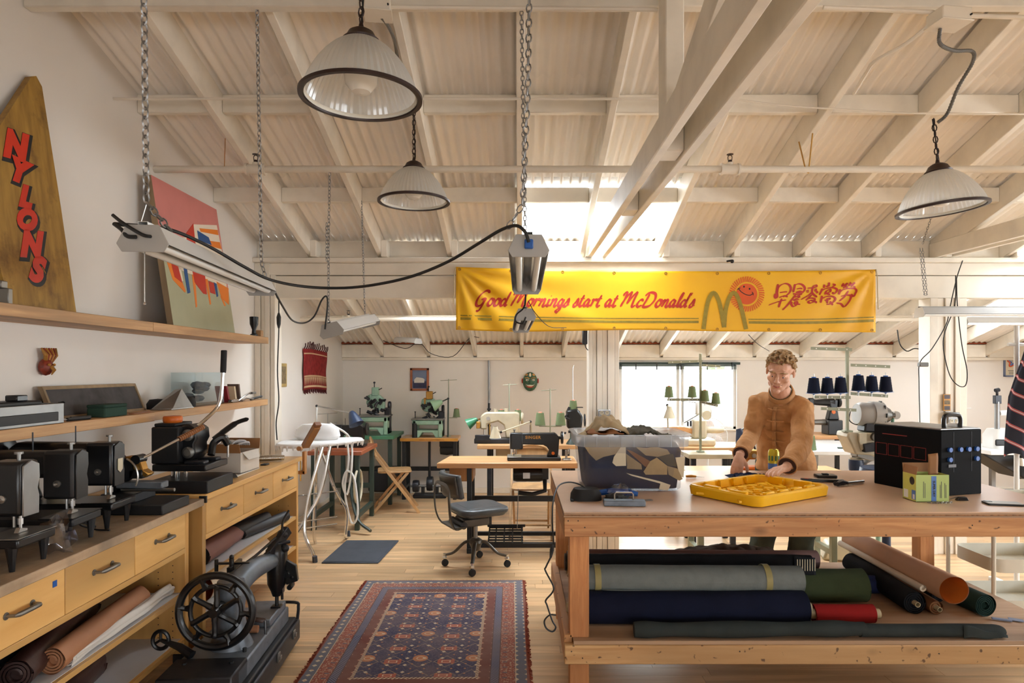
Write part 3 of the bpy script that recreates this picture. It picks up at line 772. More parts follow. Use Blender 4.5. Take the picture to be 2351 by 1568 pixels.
# ================================================================ SEWING HEADS
def sewing_head(name, label, group, loc, rz, L=.42, H=.26, m='black_enamel', legs=.085, plate='dull_steel', badge=None, bedw=.18, wheel=.065, col=.10, decal=None):
    """local: needle end at +x, column at -x, x=0 middle; z=0 foot"""
    o = thing('sewing_machine', label, 'sewing machine', loc, rz, group)
    zb = legs+.03
    mb = MB().b2((-L/2, -bedw/2, legs), (L/2+.02, bedw/2, zb)); part('bed', mb, m, o, bevel=.006, seg=2)
    mb = MB().b2((L/2-.10, -bedw/2-.004, zb), (L/2+.022, bedw/2+.004, zb+.003)); part('slide_plate', mb, plate, o, bevel=.001)
    # column + arm as one cast body
    za = zb+H
    pr = [(-L/2+.02, zb), (-L/2+.02+col, zb), (-L/2+col-.0, zb+.05), (-L/2+col, za-.145), (-L/2+col+.02, za-.115), (-L/2+col+.05, za-.10), (L/2-.075, za-.095), (L/2-.075, za), (-L/2+.05, za+.005), (-L/2+.02, za-.015), (-L/2+.01, za-.05)]
    part('arm', MB().prism(pr, .085), m, o, bevel=.018, seg=3)
    mb = MB().b2((L/2-.115, -.046, zb+.062), (L/2-.005, .046, za+.004)); part('head_block', mb, m, o, bevel=.012, seg=2)
    fp = [(-.038, zb+.06), (.036, zb+.06), (.038, zb+.12), (.030, zb+.145), (.040, zb+.18), (.038, za-.01), (0, za+.006), (-.038, za-.01)]
    part('face_plate', MB().prism(fp, .006, Matrix.Translation((L/2-.002, 0, 0)), 'yz'), plate if badge is None else m, o, bevel=.002)
    if badge: part('badge', MB().prism([(-.018, zb+.17), (-.018, zb+.125), (0, zb+.112), (.018, zb+.125), (.018, zb+.17)], .002, Matrix.Translation((L/2+.003, 0, 0)), 'yz'), 'cream_enamel', o)
    x = L/2-.035
    mb = MB().cyl((x, 0, zb+.01), (x, 0, zb+.09), .005, n=8); mb.cyl((x, 0, zb+.004), (x, 0, zb+.03), .0015, n=6); mb.cyl((x, 0, zb+.03), (x, 0, zb+.05), .009, n=8)
    part('needle_bar', mb, 'steel', o)
    mb = MB().cyl((x-.02, 0, zb+.02), (x-.02, 0, zb+.09), .005, n=8); mb.prism([(-.02, zb+.005), (.022, zb+.005), (.022, zb+.012), (-.01, zb+.02)], .014, Matrix.Translation((x, 0, 0)), 'yz')
    part('presser_foot', mb, 'steel', o)
    part('thread_post', MB().cyl((L*.1, 0, za), (L*.1, 0, za+.07), .0025, n=6), 'iron', o)
    mb = MB().cyl((L/2-.04, 0, za), (L/2-.04, 0, za+.025), .006, n=8); mb.cyl((L/2-.04, 0, za+.025), (L/2-.04, 0, za+.032), .013, n=12); part('pressure_screw', mb, 'dull_steel', o)
    mb = MB()
    mb.lathe([(.012, -.012), (wheel-.012, -.012), (wheel, -.008), (wheel, .008), (wheel-.012, .012), (.012, .012), (0, .012)], (-L/2-.015, 0, za-.04), 24, 'x')
    mb.cyl((-L/2+.03, 0, za-.04), (-L/2-.03, 0, za-.04), .014, n=10)
    part('handwheel', mb, m, o)
    part('tension_dial', MB().lathe([(0, 0), (.013, 0), (.013, .012), (.004, .014), (.004, .022), (0, .022)], (L/2-.06, -.04, zb+.12), 14, M=None, axis='y').__class__().lathe([(0, 0), (.013, 0), (.013, .012), (.004, .014), (.004, .022), (0, .022)], (0, 0, 0), 14, M=Matrix.Translation((L/2-.06, -.04, zb+.12)) @ Matrix.Rotation(pi/2, 4, 'X')), 'steel', o)
    if decal: part('decal', text_mb(decal, .034, Matrix.Translation((-.085, -.0432, za-.045)) @ Matrix.Rotation(pi/2, 4, 'X'), bold=.0008, extr=.0003, spacing=1.25), 'carved_gold', o, smooth=0)
    if legs:
        for xx in (-L/2+.02, L/2-.01):
            for yy in (-bedw/2+.015, bedw/2-.015):
                part('leg', MB().tube([(xx, yy, legs+.005), (xx, yy*.98, legs*.5), (xx, yy*.96, 0)], [.018, .012, .008], 8), m, o)
    return o
G1 = 'black sewing heads on the near cabinet'
sewing_head('sewing_head', 'black sewing head with a flat silver face plate, nearest of three on the worktop', G1, (-1.80, 2.14, Z1), radians(2), L=.40, H=.235, m='black_enamel', plate='galv', legs=.075)
sewing_head('sewing_head', 'all-black sewing head in the middle of the three on the worktop', G1, (-1.845, 2.42, Z1), radians(4), L=.44, H=.235, m='black_paint', plate='black_enamel', legs=.075)
sewing_head('sewing_head', 'black sewing head with a cream shield badge, farthest of three on the worktop', G1, (-1.875, 2.70, Z1), radians(3), L=.44, H=.235, m='black_enamel', plate='black_enamel', legs=.075, badge=True)
# crumpled plastic bag between the first two heads
glass_pane('thin_plastic', (.80, .80, .86, 1), .15)
def crumple(c, r, seed, sc=(1, 1, 1), n=18, amp=.35, freq=3):
    mb = MB().ball((0, 0, 0), 1, n); vv = []
    for v in mb.v:
        p = V(v); k = 1+amp*noise.noise(p*freq+V((seed, seed*.7, 0))); p = p*k
        vv.append((c[0]+p.x*r*sc[0], c[1]+p.y*r*sc[1], max(c[2]-r*sc[2]*.9, c[2]+p.z*r*sc[2])))
    mb.v = vv; return mb
solo('plastic_bag', crumple((-1.62, 2.29, Z1+.06), .05, 3, (1, 1, 1.3), 14, .8, 2.2), 'thin_plastic', 'crumpled clear plastic bag between the two nearest sewing heads', 'bag')
mb = MB().tube(bez([(-1.70, 2.60, Z1+.006), (-1.66, 2.56, Z1+.03), (-1.69, 2.53, Z1+.05), (-1.72, 2.57, Z1+.03), (-1.68, 2.60, Z1+.006), (-1.62, 2.59, Z1+.006)]), .004, 6)
solo('coiled_cord', mb, 'black_cord', 'short coiled black cord below the badge sewing head', 'cord')
mb = MB().lathe([(0, 0), (.03, 0), (.03, .26), (0, .26)], (-2.07, 2.92, Z1), 20)
mat('kraft_tube', (190, 172, 136), .7, var=.05)
solo('cardboard_tube', mb, 'kraft_tube', 'upright tan cardboard tube against the wall behind the sewing heads', 'tube')

# ---- brass hot-stamping press with wooden lever, behind the badge machine
o = thing('stamping_press', 'hand stamping press with brass block and long wood-gripped lever', 'press', (-1.70, 2.98, Z1))
part('base', MB().b2((-.17, -.10, 0), (.13, .14, .045)), 'black_paint', o, bevel=.004)
part('base_step', MB().b2((-.17, -.06, .045), (-.02, .12, .085)), 'iron', o, bevel=.004)
part('column', MB().b2((-.16, -.02, .085), (-.11, .05, .25)), 'black_enamel', o, bevel=.01)
part('carriage', MB().b2((-.12, -.03, .105), (.09, .03, .135)), 'grey_iron', o, bevel=.004)
part('slide_rod', MB().cyl((-.10, -.015, .098), (.14, -.015, .098), .008), 'steel', o)
part('heater_block', MB().b2((-.06, -.03, .15), (-.0, .03, .19)), 'black_enamel', o, bevel=.004)
mb = MB().lathe([(.0, -.02), (.055, -.02), (.06, 0), (.055, .02), (0, .02)], (-.095, -.01, .19), 22, 'y'); part('dial_housing', mb, 'black_enamel', o)
part('scale_arc', MB().tube([(-.095+.078*cos(radians(a)), -.03, .16+.085*sin(radians(a))) for a in range(-30, 75, 10)], .005, 6), 'steel', o)
part('brass_block', MB().prism([(-.09, .25), (-.03, .25), (-.01, .19), (.02, .17), (.0, .155), (-.05, .19), (-.085, .21)], .05, Matrix.Translation((.01, 0, 0))), 'brass', o, bevel=.004)
pa, pb, pc = V((-.02, 0, .235)), V((.10, .10, .315)), V((.16, .20, .362))
part('pivot', MB().cyl((-.03, -.03, .235), (-.03, .03, .235), .022), 'black_enamel', o)
part('lever', MB().cyl(pa, pb, .006), 'chrome', o)
mb = MB(); d = pc-pb
for k in range(12): mb.cyl(pb+d*(k/12), pb+d*((k+.8)/12), .0135, .0135, 10)
mb.cyl(pb, pc, .011, .011, 10); mb.cyl(pc, pc+d.normalized()*.008, .014, .012, 10)
part('lever_grip', mb, 'maple_dark', o)
# ---- big black press with tall lever and orange cap
o = thing('foil_press', 'big black bench press with orange cap and tall chrome lever', 'press', (-1.72, 3.48, Z2))
part('base', MB().b2((-.16, -.16, 0), (.14, .14, .065)), 'black_paint', o, bevel=.004)
part('post', MB().cyl((-.085, -.04, .065), (-.085, -.04, .125), .022), 'chrome', o)
part('post', MB().cyl((-.03, -.04, .065), (-.03, -.04, .125), .010), 'chrome', o)
part('press_bed', MB().b2((-.155, -.14, .11), (.12, .12, .145)), 'black_enamel', o, bevel=.005)
part('table_slot', MB().b2((.0, -.12, .145), (.10, -.06, .16)), 'iron', o, bevel=.003)
part('table_slot', MB().b2((.0, .02, .145), (.10, .08, .16)), 'iron', o, bevel=.003)
part('body', MB().b2((-.17, -.12, .145), (-.03, .10, .335)), 'black_paint', o, bevel=.006)
part('top_rim', MB().b2((-.165, -.10, .335), (-.055, .08, .352)), 'black_paint', o, bevel=.004)
part('knob_cap', MB().lathe([(0, 0), (.043, 0), (.047, .006), (.047, .028), (.043, .034), (0, .034)], (-.11, -.02, .352), 28), 'orange_plastic', o)
part('gear_case', MB().prism([(-.04, .16), (.01, .155), (.035, .19), (.03, .24), (.045, .27), (.04, .32), (.0, .345), (-.04, .34)], .15), 'black_enamel', o, bevel=.01, seg=2)
for (x, z) in ((-.0, .29), (.002, .20)):
    part('dial', MB().lathe([(0, 0), (.03, 0), (.03, .012), (.02, .016), (.018, .02), (0, .02)], (0, 0, 0), 22, M=Matrix.Translation((x, -.075, z)) @ Matrix.Rotation(pi/2, 4, 'X')), 'dull_steel', o)
lev = bez([(.01, .0, .33), (.05, .02, .37), (.095, .05, .43), (.105, .07, .50), (.107, .08, .60), (.109, .085, .635)])
part('lever', MB().tube(lev, .0095, 10), 'chrome', o)
part('lever_grip', MB().tube([(.109, .085, .615), (.1095, .086, .63), (.111, .092, .735), (.111, .092, .738)], [.015, .016, .016, .012], 14), 'black_rubber', o)
part('small_lever', MB().tube(bez([(.05, .1, .25), (.09, .12, .285), (.15, .16, .335), (.20, .2, .355)]), [.014]*6+[.016]*6+[.012]*6+[.006], 8), 'black_enamel', o)
part('clamp', MB().tube(bez([(.06, .05, .17), (.06, .08, .23), (.10, .1, .26), (.12, .12, .22)]), .02, 8), 'black_enamel', o)
part('clamp_screw', MB().cyl((.12, .12, .15), (.12, .12, .27), .006), 'steel', o)
# ---- cardboard parts box
mat('carton_brown', (150, 106, 66), .75, var=.06); mat('carton_white', (214, 208, 200), .7, var=.04); mat('cable_tie_white', (206, 206, 210), .4, var=.05)
o = thing('parts_carton', 'open white and brown cardboard carton with papers under it on the far cabinet', 'box', (-1.79, 4.06, Z2+.006), radians(-4))
W_, D_, H_ = .255, .24, .125
for p, q in (((-W_/2, -D_/2, 0), (W_/2, -D_/2+.004, H_)), ((-W_/2, D_/2-.004, 0), (W_/2, D_/2, H_)), ((-W_/2, -D_/2+.004, 0), (-W_/2+.004, D_/2-.004, H_)), ((W_/2-.004, -D_/2+.004, 0), (W_/2, D_/2-.004, H_))):
    part('side', MB().b2(p, q), 'carton_white', o, smooth=0)
part('bottom', MB().b2((-W_/2, -D_/2, 0), (W_/2, D_/2, .004)), 'carton_brown', o)
part('flap', MB().b2((-W_/2, -.003, -.002), (W_/2, 0, .055), M=Matrix.Translation((0, -D_/2, H_)) @ Matrix.Rotation(radians(18), 4, 'X')), 'carton_brown', o, smooth=0)
part('flap', MB().b2((-W_/2, -.0, -.002), (W_/2, .003, .065), M=Matrix.Translation((0, D_/2, H_)) @ Matrix.Rotation(radians(-10), 4, 'X')), 'carton_brown', o, smooth=0)
part('flap', MB().prism([(0, -D_/2+.02), (.055, -D_/2+.05), (.055, D_/2-.05), (0, D_/2-.02)], .003, Matrix.Translation((W_/2, 0, H_)) @ Matrix.Rotation(radians(60), 4, 'Y'), 'xy'), 'carton_white', o, smooth=0)
mb = MB()
for k in range(7):
    a = R.uniform(-.5, .9); mb.tube(bez([(-.1+.02*k, -.08, H_*.6), (-.07+.02*k, -.02, H_+.03+.01*(k % 3)), (-.02+.02*k, .02, H_+.05+.008*(k % 2)), (.02+.012*k, .06, H_+.03)], 4), .006, 6)
part('cable_ties', mb, 'cable_tie_white', o, kind='stuff')
mb = MB().b2((-2.0, 3.86, Z2), (-1.66, 4.19, Z2+.004)); mb.box((-1.78, 3.84, Z2+.005), (.2, .2, .0015), rz=.2)
solo('paper_sheets', mb, 'white_plastic', 'white printed sheets lying under the cardboard carton', 'paper', smooth=0)
solo('black_sheet', MB().box((-1.735, 3.82, Z2+.0075), (.16, .16, .002), rz=.5), 'black_paint', 'black card sheet in front of the cardboard carton', 'card', smooth=0)
mat('foil', (200, 196, 186), .25, .9, var=.15, bump=.9, bs=90)
o = solo('foil_packet', MB().tube([(-1.93, 4.44, Z2+.022), (-1.85, 4.46, Z2+.024), (-1.70, 4.50, Z2+.025), (-1.62, 4.52, Z2+.024)], [.020, .026, .025, .020], 12, flat=.85), 'foil', 'crinkled foil wrapped packet on the far end of the cabinet', 'packet')
solo('small_clip', MB().b2((-1.70, 4.30, Z2), (-1.66, 4.36, Z2+.01)), 'black_paint', 'small black clip between carton and foil packet', 'clip', bevel=.003)
# ---- wooden spring clamp (lap pony) on the end of the cabinet
o = thing('wooden_clamp', 'hinged dark-tipped wooden stitching clamp gripping the cabinet end', 'clamp', (-1.60, 4.79, Z2))
b0, b1 = P(700, 1024, 4.82), P(730, 972, 4.70); b2_, b3 = P(690, 1044, 4.83), P(688, 1100, 4.83)
part('jaw_block', MB().beam(b0, b1, .05, .035), 'maple_dark', o, w=True, bevel=.003)
wood('clamp_wood', (170, 112, 56), (196, 138, 76), 'z', 30, .45)
part('arm', MB().beam(P(701, 1026, 4.815), P(727, 981, 4.70), .054, .028), 'clamp_wood', o, w=True, bevel=.003)
part('pivot', MB().cyl(P(686, 1030, 4.80), P(690, 1030, 4.87), .017, n=14), 'clamp_wood', o, w=True)
mb = MB().beam(P(699, 1036, 4.82), P(699, 1088, 4.82), .05, .02, up=(1, 0, 0)); mb.beam(P(686, 1084, 4.82), P(702, 1084, 4.82), .05, .025)
part('frame', mb, 'clamp_wood', o, w=True, bevel=.003)
part('screw', MB().cyl(P(690, 1048, 4.82), P(690, 1104, 4.82), .006, n=8), 'brass', o, w=True)

# ================================================================ ROLLS ON THE CABINET SHELVES
mat('leather_dark', (58, 36, 32), .4, var=.2, vs_=9, bump=.15, bs=60); mat('leather_mauve', (128, 84, 74), .6, var=.08); mat('leather_tan', (170, 118, 84), .6, var=.06)
mat('tissue_white', (216, 212, 206), .7, var=.03, bump=.5, bs=25); mat('leather_black', (32, 30, 32), .55, var=.1)
mat('felt_charcoal', (48, 48, 54), .9, var=.15)
def roll(name, label, p, q, r, m, turns=3, cat='roll', group=None, core=None, edge=None, flap=0, bend=0, bumpy=.06, n=36, hollow=True, r2=None, seed=0):
    """sheet rolled around p-q: spiral end faces visible"""
    p, q = V(p), V(q); d = (q-p); L = d.length; d.normalize(); u = V((0, 0, 1)); s_ = d.cross(u).normalized(); u = s_.cross(d)
    o = thing(name, label, cat, p-V((0, 0, r)), 0, group)
    mb = MB(); rin = core*1.05 if core else r*.35
    N = n
    ns = 14
    def f(uu, vv):
        a = uu*2*pi; rr = r*(1+bumpy*noise.noise(V((cos(a)*1.3+seed, sin(a)*1.3, vv*L*5+seed))))
        if r2: rr *= (1+(r2/r-1)*vv)
        c = p+d*(L*vv)+u*(bend*sin(pi*vv)); return c+(s_*cos(a)+u*sin(a))*rr
    mb.grid(N, ns, f)
    part('outer_wrap', mb, m, o, w=True, smooth=60)
    T_ = max(1, turns)
    for e, vv in ((0, 0.0), (1, 1.0)):
        sp = MB()
        base = p+d*(L*vv); dirn = -d if e == 0 else d
        pts = []
        K = 18*T_
        for k in range(K+1):
            a = 2*pi*k/18; rr = rin+(r*(r2/r if (r2 and e) else 1)*.99-rin)*k/K
            pts.append(base+(s_*cos(a)+u*sin(a))*rr-dirn*.004)
        # end face ribbon spiral
        w_ = (r-rin)/T_*.42
        vs_ = []
        for k, pt in enumerate(pts):
            c = base; rd = (pt-c); rd = rd.normalized()
            vs_ += [pt-rd*w_, pt+rd*w_*.6, pt-rd*w_-dirn*.03]
        fs = []
        for k in range(K): fs += [(3*k, 3*k+1, 3*k+4, 3*k+3), (3*k, 3*k+3, 3*k+5, 3*k+2)]
        sp.add(vs_, fs)
        sp.add([base-dirn*.02+(s_*cos(2*pi*k/18)+u*sin(2*pi*k/18))*r*.97 for k in range(18)], [tuple(range(18))])
        part('rolled_end', sp, edge or m, o, w=True, smooth=60)
    if core:
        mb = MB()
        a0 = p-d*.03; a1 = q+d*.03
        mb.tube([a0, a1], core, 16, caps=False); mb.tube([a1, a0], core*.8, 16, caps=False)
        for c in (a0, a1):
            o_ = len(mb.v); mb.add([c+(s_*cos(2*pi*k/16)+u*sin(2*pi*k/16))*core for k in range(16)]+[c+(s_*cos(2*pi*k/16)+u*sin(2*pi*k/16))*core*.8 for k in range(16)], [(k, (k+1) % 16, 16+(k+1) % 16, 16+k) for k in range(16)])
        part('core_tube', mb, 'kraft_tube', o, w=True)
    return o
g = 'leather rolls on the cabinet shelves'
def c1w(x, y, z): return ROOT[c1.name] @ V((x, y, z))
roll('leather_roll', 'dark brown glossy leather roll with curled end on the near cabinet shelf', c1w(-.10, -1.02, .505), c1w(-.28, -.34, .505), .052, 'leather_dark', 3, group=g, bumpy=.2, seed=2)
roll('leather_roll', 'tan leather roll lying beside the glossy dark roll', c1w(-.06, -.90, .50), c1w(-.12, -.22, .50), .046, 'leather_tan', 3, group=g, bumpy=.1, seed=5)
roll('paper_roll', 'crumpled white paper roll under the tan leather', c1w(-.045, -.84, .478), c1w(-.06, -.07, .478), .024, 'tissue_white', 2, group=g, bumpy=.5, seed=7)
roll('felt_roll', 'charcoal felt roll at the near end of the cabinet shelf', c1w(-.20, -1.22, .50), c1w(-.30, -.60, .50), .048, 'felt_charcoal', 3, group=g, bumpy=.2, seed=8)
roll('leather_roll', 'dark leather roll on the bottom shelf of the near cabinet', c1w(-.12, -.98, .292), c1w(-.20, -.45, .292), .065, 'leather_dark', 2, group=g, bumpy=.12, seed=9)
# cast iron frame piece at the very left
o = thing('iron_bracket', 'old grey cast iron frame piece on the near cabinet shelf', 'casting', c1w(-.10, -1.36, .452))
mb = MB(); mb.tube([(.02+.085*cos(a)*.5, -.05+.085*cos(a), .088+.085*sin(a)) for a in [2*pi*k/20 for k in range(20)]], .01, 8, closed=True)
for k in range(5): a = 2*pi*k/5; mb.beam((.02, -.05, .088), (.02+.08*cos(a)*.5, -.05+.08*cos(a), .088+.08*sin(a)), .012, .012)
part('spoked_ring', mb, 'galv', o); part('foot', MB().b2((-.05, -.35, 0.003), (.05, -.12, .05)), 'galv', o, bevel=.01)
def c2w(x, y, z): return ROOT[c2.name] @ V((x, y, z))
roll('leather_roll', 'mauve brown leather roll on the upper shelf of the far cabinet', c2w(-.09, -1.30, .555), c2w(-.16, -.66, .535), .058, 'leather_mauve', 2, group=g, edge='leather_black', bumpy=.08, seed=12)
roll('leather_roll', 'black leather roll behind the mauve one on the far cabinet', c2w(-.17, -.98, .555), c2w(-.10, -.36, .54), .048, 'leather_black', 2, group=g, bumpy=.12, seed=13)
roll('leather_roll', 'thin black leather roll poking out at the far end of the shelf', c2w(-.12, -.70, .525), c2w(-.02, -.20, .525), .034, 'leather_black', 2, group=g, seed=14)
mat('paper_cream', (232, 218, 196), .6, var=.03); mat('kraft_orange', (214, 122, 44), .6, var=.05)
o = thing('paper_roll', 'wide cream paper roll with orange inside on the lower shelf of the far cabinet', 'roll', c2w(-.2, -.7, .277), 0, g)
def oroll(r, th0, th1, y0, y1, cx, cz, m, nm):
    mb = MB().grid(28, 2, lambda u, v: c2w(cx+r*cos(th0+(th1-th0)*u), y0+(y1-y0)*v, cz+r*sin(th0+(th1-th0)*u))); part(nm, mb, m, o, w=True, smooth=60)
oroll(.075, 0, 2*pi, -1.2, -.37, -.13, .352, 'paper_cream', 'outer_sheet'); oroll(.071, 0, 2*pi, -1.2, -.375, -.13, .352, 'kraft_orange', 'inner_sheet')

# ================================================================ BANNER ON THE HEADER BEAM
s = NT('banner_yellow'); s.set(rough=.45)
n1 = s.noise(s.coords(), 2.0, 3)
s.l(s.ramp(n1, [(.3, srgb(228, 168, 14)), (.7, srgb(238, 184, 26))]), s.b.inputs['Base Color'])
s.b.inputs['Subsurface Weight'].default_value = 0
mat('print_red', (178, 38, 22), .5, var=.05); mat('print_olive', (150, 128, 34), .5, var=.12, vs_=30); mat('print_orange', (214, 84, 22), .5, var=.05)
BF = 279.0; BY = 5.385
def bsurf(x, z):
    u = (x+.515)/3.46; v = (2.39-z)/.54
    d = .010*sin(9*v+3*u)*(1-u)*.6
    r = sqrt((x+.515)**2+(2.39-z)**2); a = atan2(2.39-z, x+.515)
    d += .016*sin(a*16)*math.exp(-r*1.3)*min(1, r*4)
    w_ = (x-(-.1)) - (2.25-z)*2.2
    d += .022*math.exp(-(w_/.16)**2)*max(0, min(1, v*1.3))*max(0, 1-u*1.6)
    r2 = sqrt((2.945-x)**2+(2.39-z)**2); a2 = atan2(2.39-z, 2.945-x)
    d += .010*sin(a2*14)*math.exp(-r2*1.8)*min(1, r2*4)
    return BY-.014-d
def bpt(px, py, off=.0025):
    x = (px-1190)/BF; z = EYE+(850-py)/BF; y = bsurf(x, z)-off
    return V((x*y/5.376, y, EYE+(z-EYE)*y/5.376))
def btop(u): return 612.5+6*u+7*sin(pi*u)**.8
def bbot(u): return 757+6*u+4*sin(2*pi*min(1, u*1.6))*(1-u)
ban = thing('banner', 'long yellow fabric banner with red script lettering hung on the header beam', 'banner', (1.2, 5.37, 1.86))
def bf(u, v):
    px = 1047+(2010-1047)*u; py = btop(u)+(bbot(u)-btop(u))*v
    return bpt(px, py, 0)
part('cloth', MB().grid(170, 30, bf), 'banner_yellow', ban, w=True, smooth=80, solid=.002)
def ribbon(mb, pts, w0, w1, nib=radians(40), off=.0035, const=False, n=5):
    q = bez([(a, b, 0) for a, b in pts], n) if len(pts) > 2 else [V((*pts[0], 0)), V((*pts[1], 0))]
    L = []; m = len(q)
    for i in range(m):
        t = q[min(i+1, m-1)]-q[max(i-1, 0)]
        if t.length < 1e-6: t = V((1, 0, 0))
        t.normalize(); ang = atan2(-t.y, t.x)
        ww = w0 if const else w0+(w1-w0)*abs(sin(ang-nib))
        if not const: ww *= (.45 if i in (0, m-1) else 1)
        nn = V((-t.y, t.x, 0)); L.append((q[i]+nn*ww/2, q[i]-nn*ww/2))
    vs_ = []
    for a, b in L: vs_ += [bpt(a.x, a.y, off), bpt(b.x, b.y, off)]
    mb.add(vs_, [(2*i, 2*i+1, 2*i+3, 2*i+2) for i in range(m-1)])
# hand-drawn script alphabet: x advance, strokes; unit = x-height, y up
GL = {
 'G': (1.9, [[(1.75, 1.75), (1.6, 2.05), (1.1, 2.05), (.5, 1.5), (.2, .7), (.35, .1), (.8, -.02), (1.2, .35), (1.4, .9)], [(.85, .85), (1.45, .98), (1.3, .3), (1.0, -.6), (.55, -.75)]]),
 'o': (1.0, [[(.75, .95), (.4, .95), (.15, .45), (.3, .02), (.7, .15), (.88, .6), (.75, .95), (.95, .85), (1.1, .9)]]),
 'd': (1.1, [[(.8, .9), (.4, .92), (.12, .4), (.3, .02), (.65, .25), (.95, 1.0), (1.2, 2.0)], [(1.2, 2.0), (.95, 1.0), (.85, .3), (.95, .02), (1.2, .2)]]),
 'M': (2.4, [[(.0, 1.5), (.15, 1.9), (.45, 1.95), (.45, 1.3), (.25, .6), (.05, .0)], [(.05, .2), (.5, 1.2), (1.0, 1.95), (1.15, 1.9), (1.05, 1.1), (.9, .4)], [(.9, .4), (1.4, 1.3), (1.85, 1.95), (2.0, 1.85), (1.85, 1.0), (1.8, .15), (2.0, 0), (2.3, .25)]]),
 'r': (.85, [[(.1, .85), (.3, 1.0), (.3, .6), (.12, 0)], [(.25, .5), (.5, .9), (.8, .95), (.9, .75)]]),
 'n': (1.15, [[(.1, .8), (.3, .98), (.3, .6), (.1, 0)], [(.2, .4), (.55, .9), (.8, .95), (.8, .5), (.75, .1), (.95, .0), (1.2, .25)]]),
 'i': (.6, [[(.15, .7), (.35, .98), (.25, .4), (.3, .02), (.6, .2)], [(.42, 1.35), (.5, 1.5)]]),
 'g': (1.0, [[(.75, .92), (.4, .92), (.15, .45), (.3, .05), (.65, .3), (.85, .95)], [(.9, 1.0), (.75, .3), (.6, -.5), (.3, -.8), (.1, -.6), (.5, -.2), (1.1, .2)]]),
 's': (.8, [[(.0, .1), (.4, .7), (.55, 1.05), (.65, .6), (.6, .15), (.3, -.02), (.05, .12)], [(.6, .1), (.9, .25)]]),
 't': (.75, [[(.55, 1.6), (.35, .9), (.25, .3), (.4, .0), (.75, .2)], [(.1, 1.08), (.75, 1.12)]]),
 'a': (1.1, [[(.8, .88), (.45, .95), (.15, .45), (.3, .03), (.6, .25), (.9, .95)], [(.9, .98), (.78, .4), (.85, .02), (1.2, .25)]]),
 'c': (.9, [[(.8, .75), (.75, .98), (.4, .9), (.15, .4), (.35, .0), (.9, .25)]]),
 'D': (2.0, [[(.7, 1.8), (.5, 1.0), (.25, .1), (.7, .0), (1.3, .25), (1.75, 1.0), (1.6, 1.75), (1.0, 2.0), (.4, 1.85), (.1, 1.5)]]),
 'l': (.6, [[(.1, .3), (.5, 1.2), (.65, 2.0), (.45, 1.6), (.28, .6), (.35, .05), (.7, .2)]]),
 "'": (.35, [[(.35, 2.0), (.22, 1.6)]]), ' ': (.65, [])}
def script(mb, txt, px0, px1, py, xh, slope=0, shear=.32, w0=2.6, w1=7.2):
    tot = sum(GL[c][0] for c in txt); k = (px1-px0)/tot; x = 0
    for c in txt:
        adv, st = GL[c]
        for s_ in st:
            ribbon(mb, [(px0+(x+a)*k+b*xh*shear, py-b*xh+slope*(x/tot)) for a, b in s_], w0, w1)
        x += adv
mb = MB(); script(mb, "Good Mornings start at McDonald's", 1088, 1592, 702, 16.5, 3); part('script_lettering', mb, 'print_red', ban, w=True, smooth=0)
CH = [[(420,290),(395,400),(385,480),(360,500),(350,550),(375,580),(400,550),(400,460),(420,370),(480,310),(570,280),(650,310),(685,380),(660,460),(600,520),(520,560)],[(450,470),(540,455),(610,450)],[(440,575),(540,535),(620,555)],[(220,730),(350,680),(480,640),(590,615)],[(500,590),(460,680),(430,775)],
[(770,290),(755,370),(730,460)],[(760,310),(850,285),(930,310),(975,380),(940,450),(870,465),(785,465)],[(805,395),(870,380),(925,385)],[(785,465),(860,440),(950,465)],[(725,490),(820,500),(910,495),(840,530),(760,570)],[(790,510),(700,620),(600,740),(510,830)],[(800,545),(870,555),(740,625),(860,610)],[(700,655),(695,710),(730,755),(790,730),(820,670),(780,660),(770,700),(880,710)],
[(1030,375),(1110,370),(1210,350),(1210,315),(1160,330),(1130,400),(1120,460)],[(1000,430),(1030,424),(1060,420)],[(1010,460),(1035,455),(1060,450)],[(1180,400),(1200,398),(1230,400)],[(1170,420),(1215,440),(1240,480)],[(1120,460),(1040,530),(890,615)],[(1110,450),(1160,510),(1230,560)],[(1120,510),(1050,580),(990,630)],[(1030,600),(1110,580),(1180,600),(1150,660),(1080,685),(1045,660),(1100,630),(1180,650),(1225,680)],
[(1380,300),(1378,330),(1370,370)],[(1480,255),(1475,300),(1465,340)],[(1550,290),(1600,310),(1540,350)],[(1420,350),(1440,330),(1465,340)],[(1340,380),(1310,450),(1275,515)],[(1320,430),(1420,380),(1560,365),(1640,400),(1630,450),(1580,490),(1540,460)],[(1390,510),(1420,440),(1500,400),(1500,450),(1430,480),(1500,510)],[(1330,530),(1320,600),(1300,680)],[(1340,590),(1420,550),(1540,545),(1605,590),(1580,650),(1500,700),(1420,715)],[(1380,630),(1460,620),(1500,590),(1440,600),(1440,690)],[(1500,650),(1530,700),(1560,720)],
[(1780,270),(1750,330),(1800,310),(1860,270),(1770,380)],[(1830,340),(1845,355),(1860,370)],[(1930,250),(1895,320),(1960,290),(2010,260),(1930,350)],[(1980,340),(2000,350),(2025,360)],[(1710,395),(1695,450),(1680,510)],[(1690,470),(1760,410),(1900,380),(2010,385),(2045,430),(2020,490),(1985,545),(1930,500)],[(1880,430),(1800,550),(1690,645)],[(1720,545),(1840,520),(1930,535),(1910,620),(1840,720),(1780,760),(1720,700),(1630,685)]]
mb = MB()
for s_ in CH: ribbon(mb, [(1740+a/9.04, 620+b/9.04) for a, b in s_], 2.0, 5.6, nib=radians(20))
part('character_lettering', mb, 'print_red', ban, w=True, smooth=0)
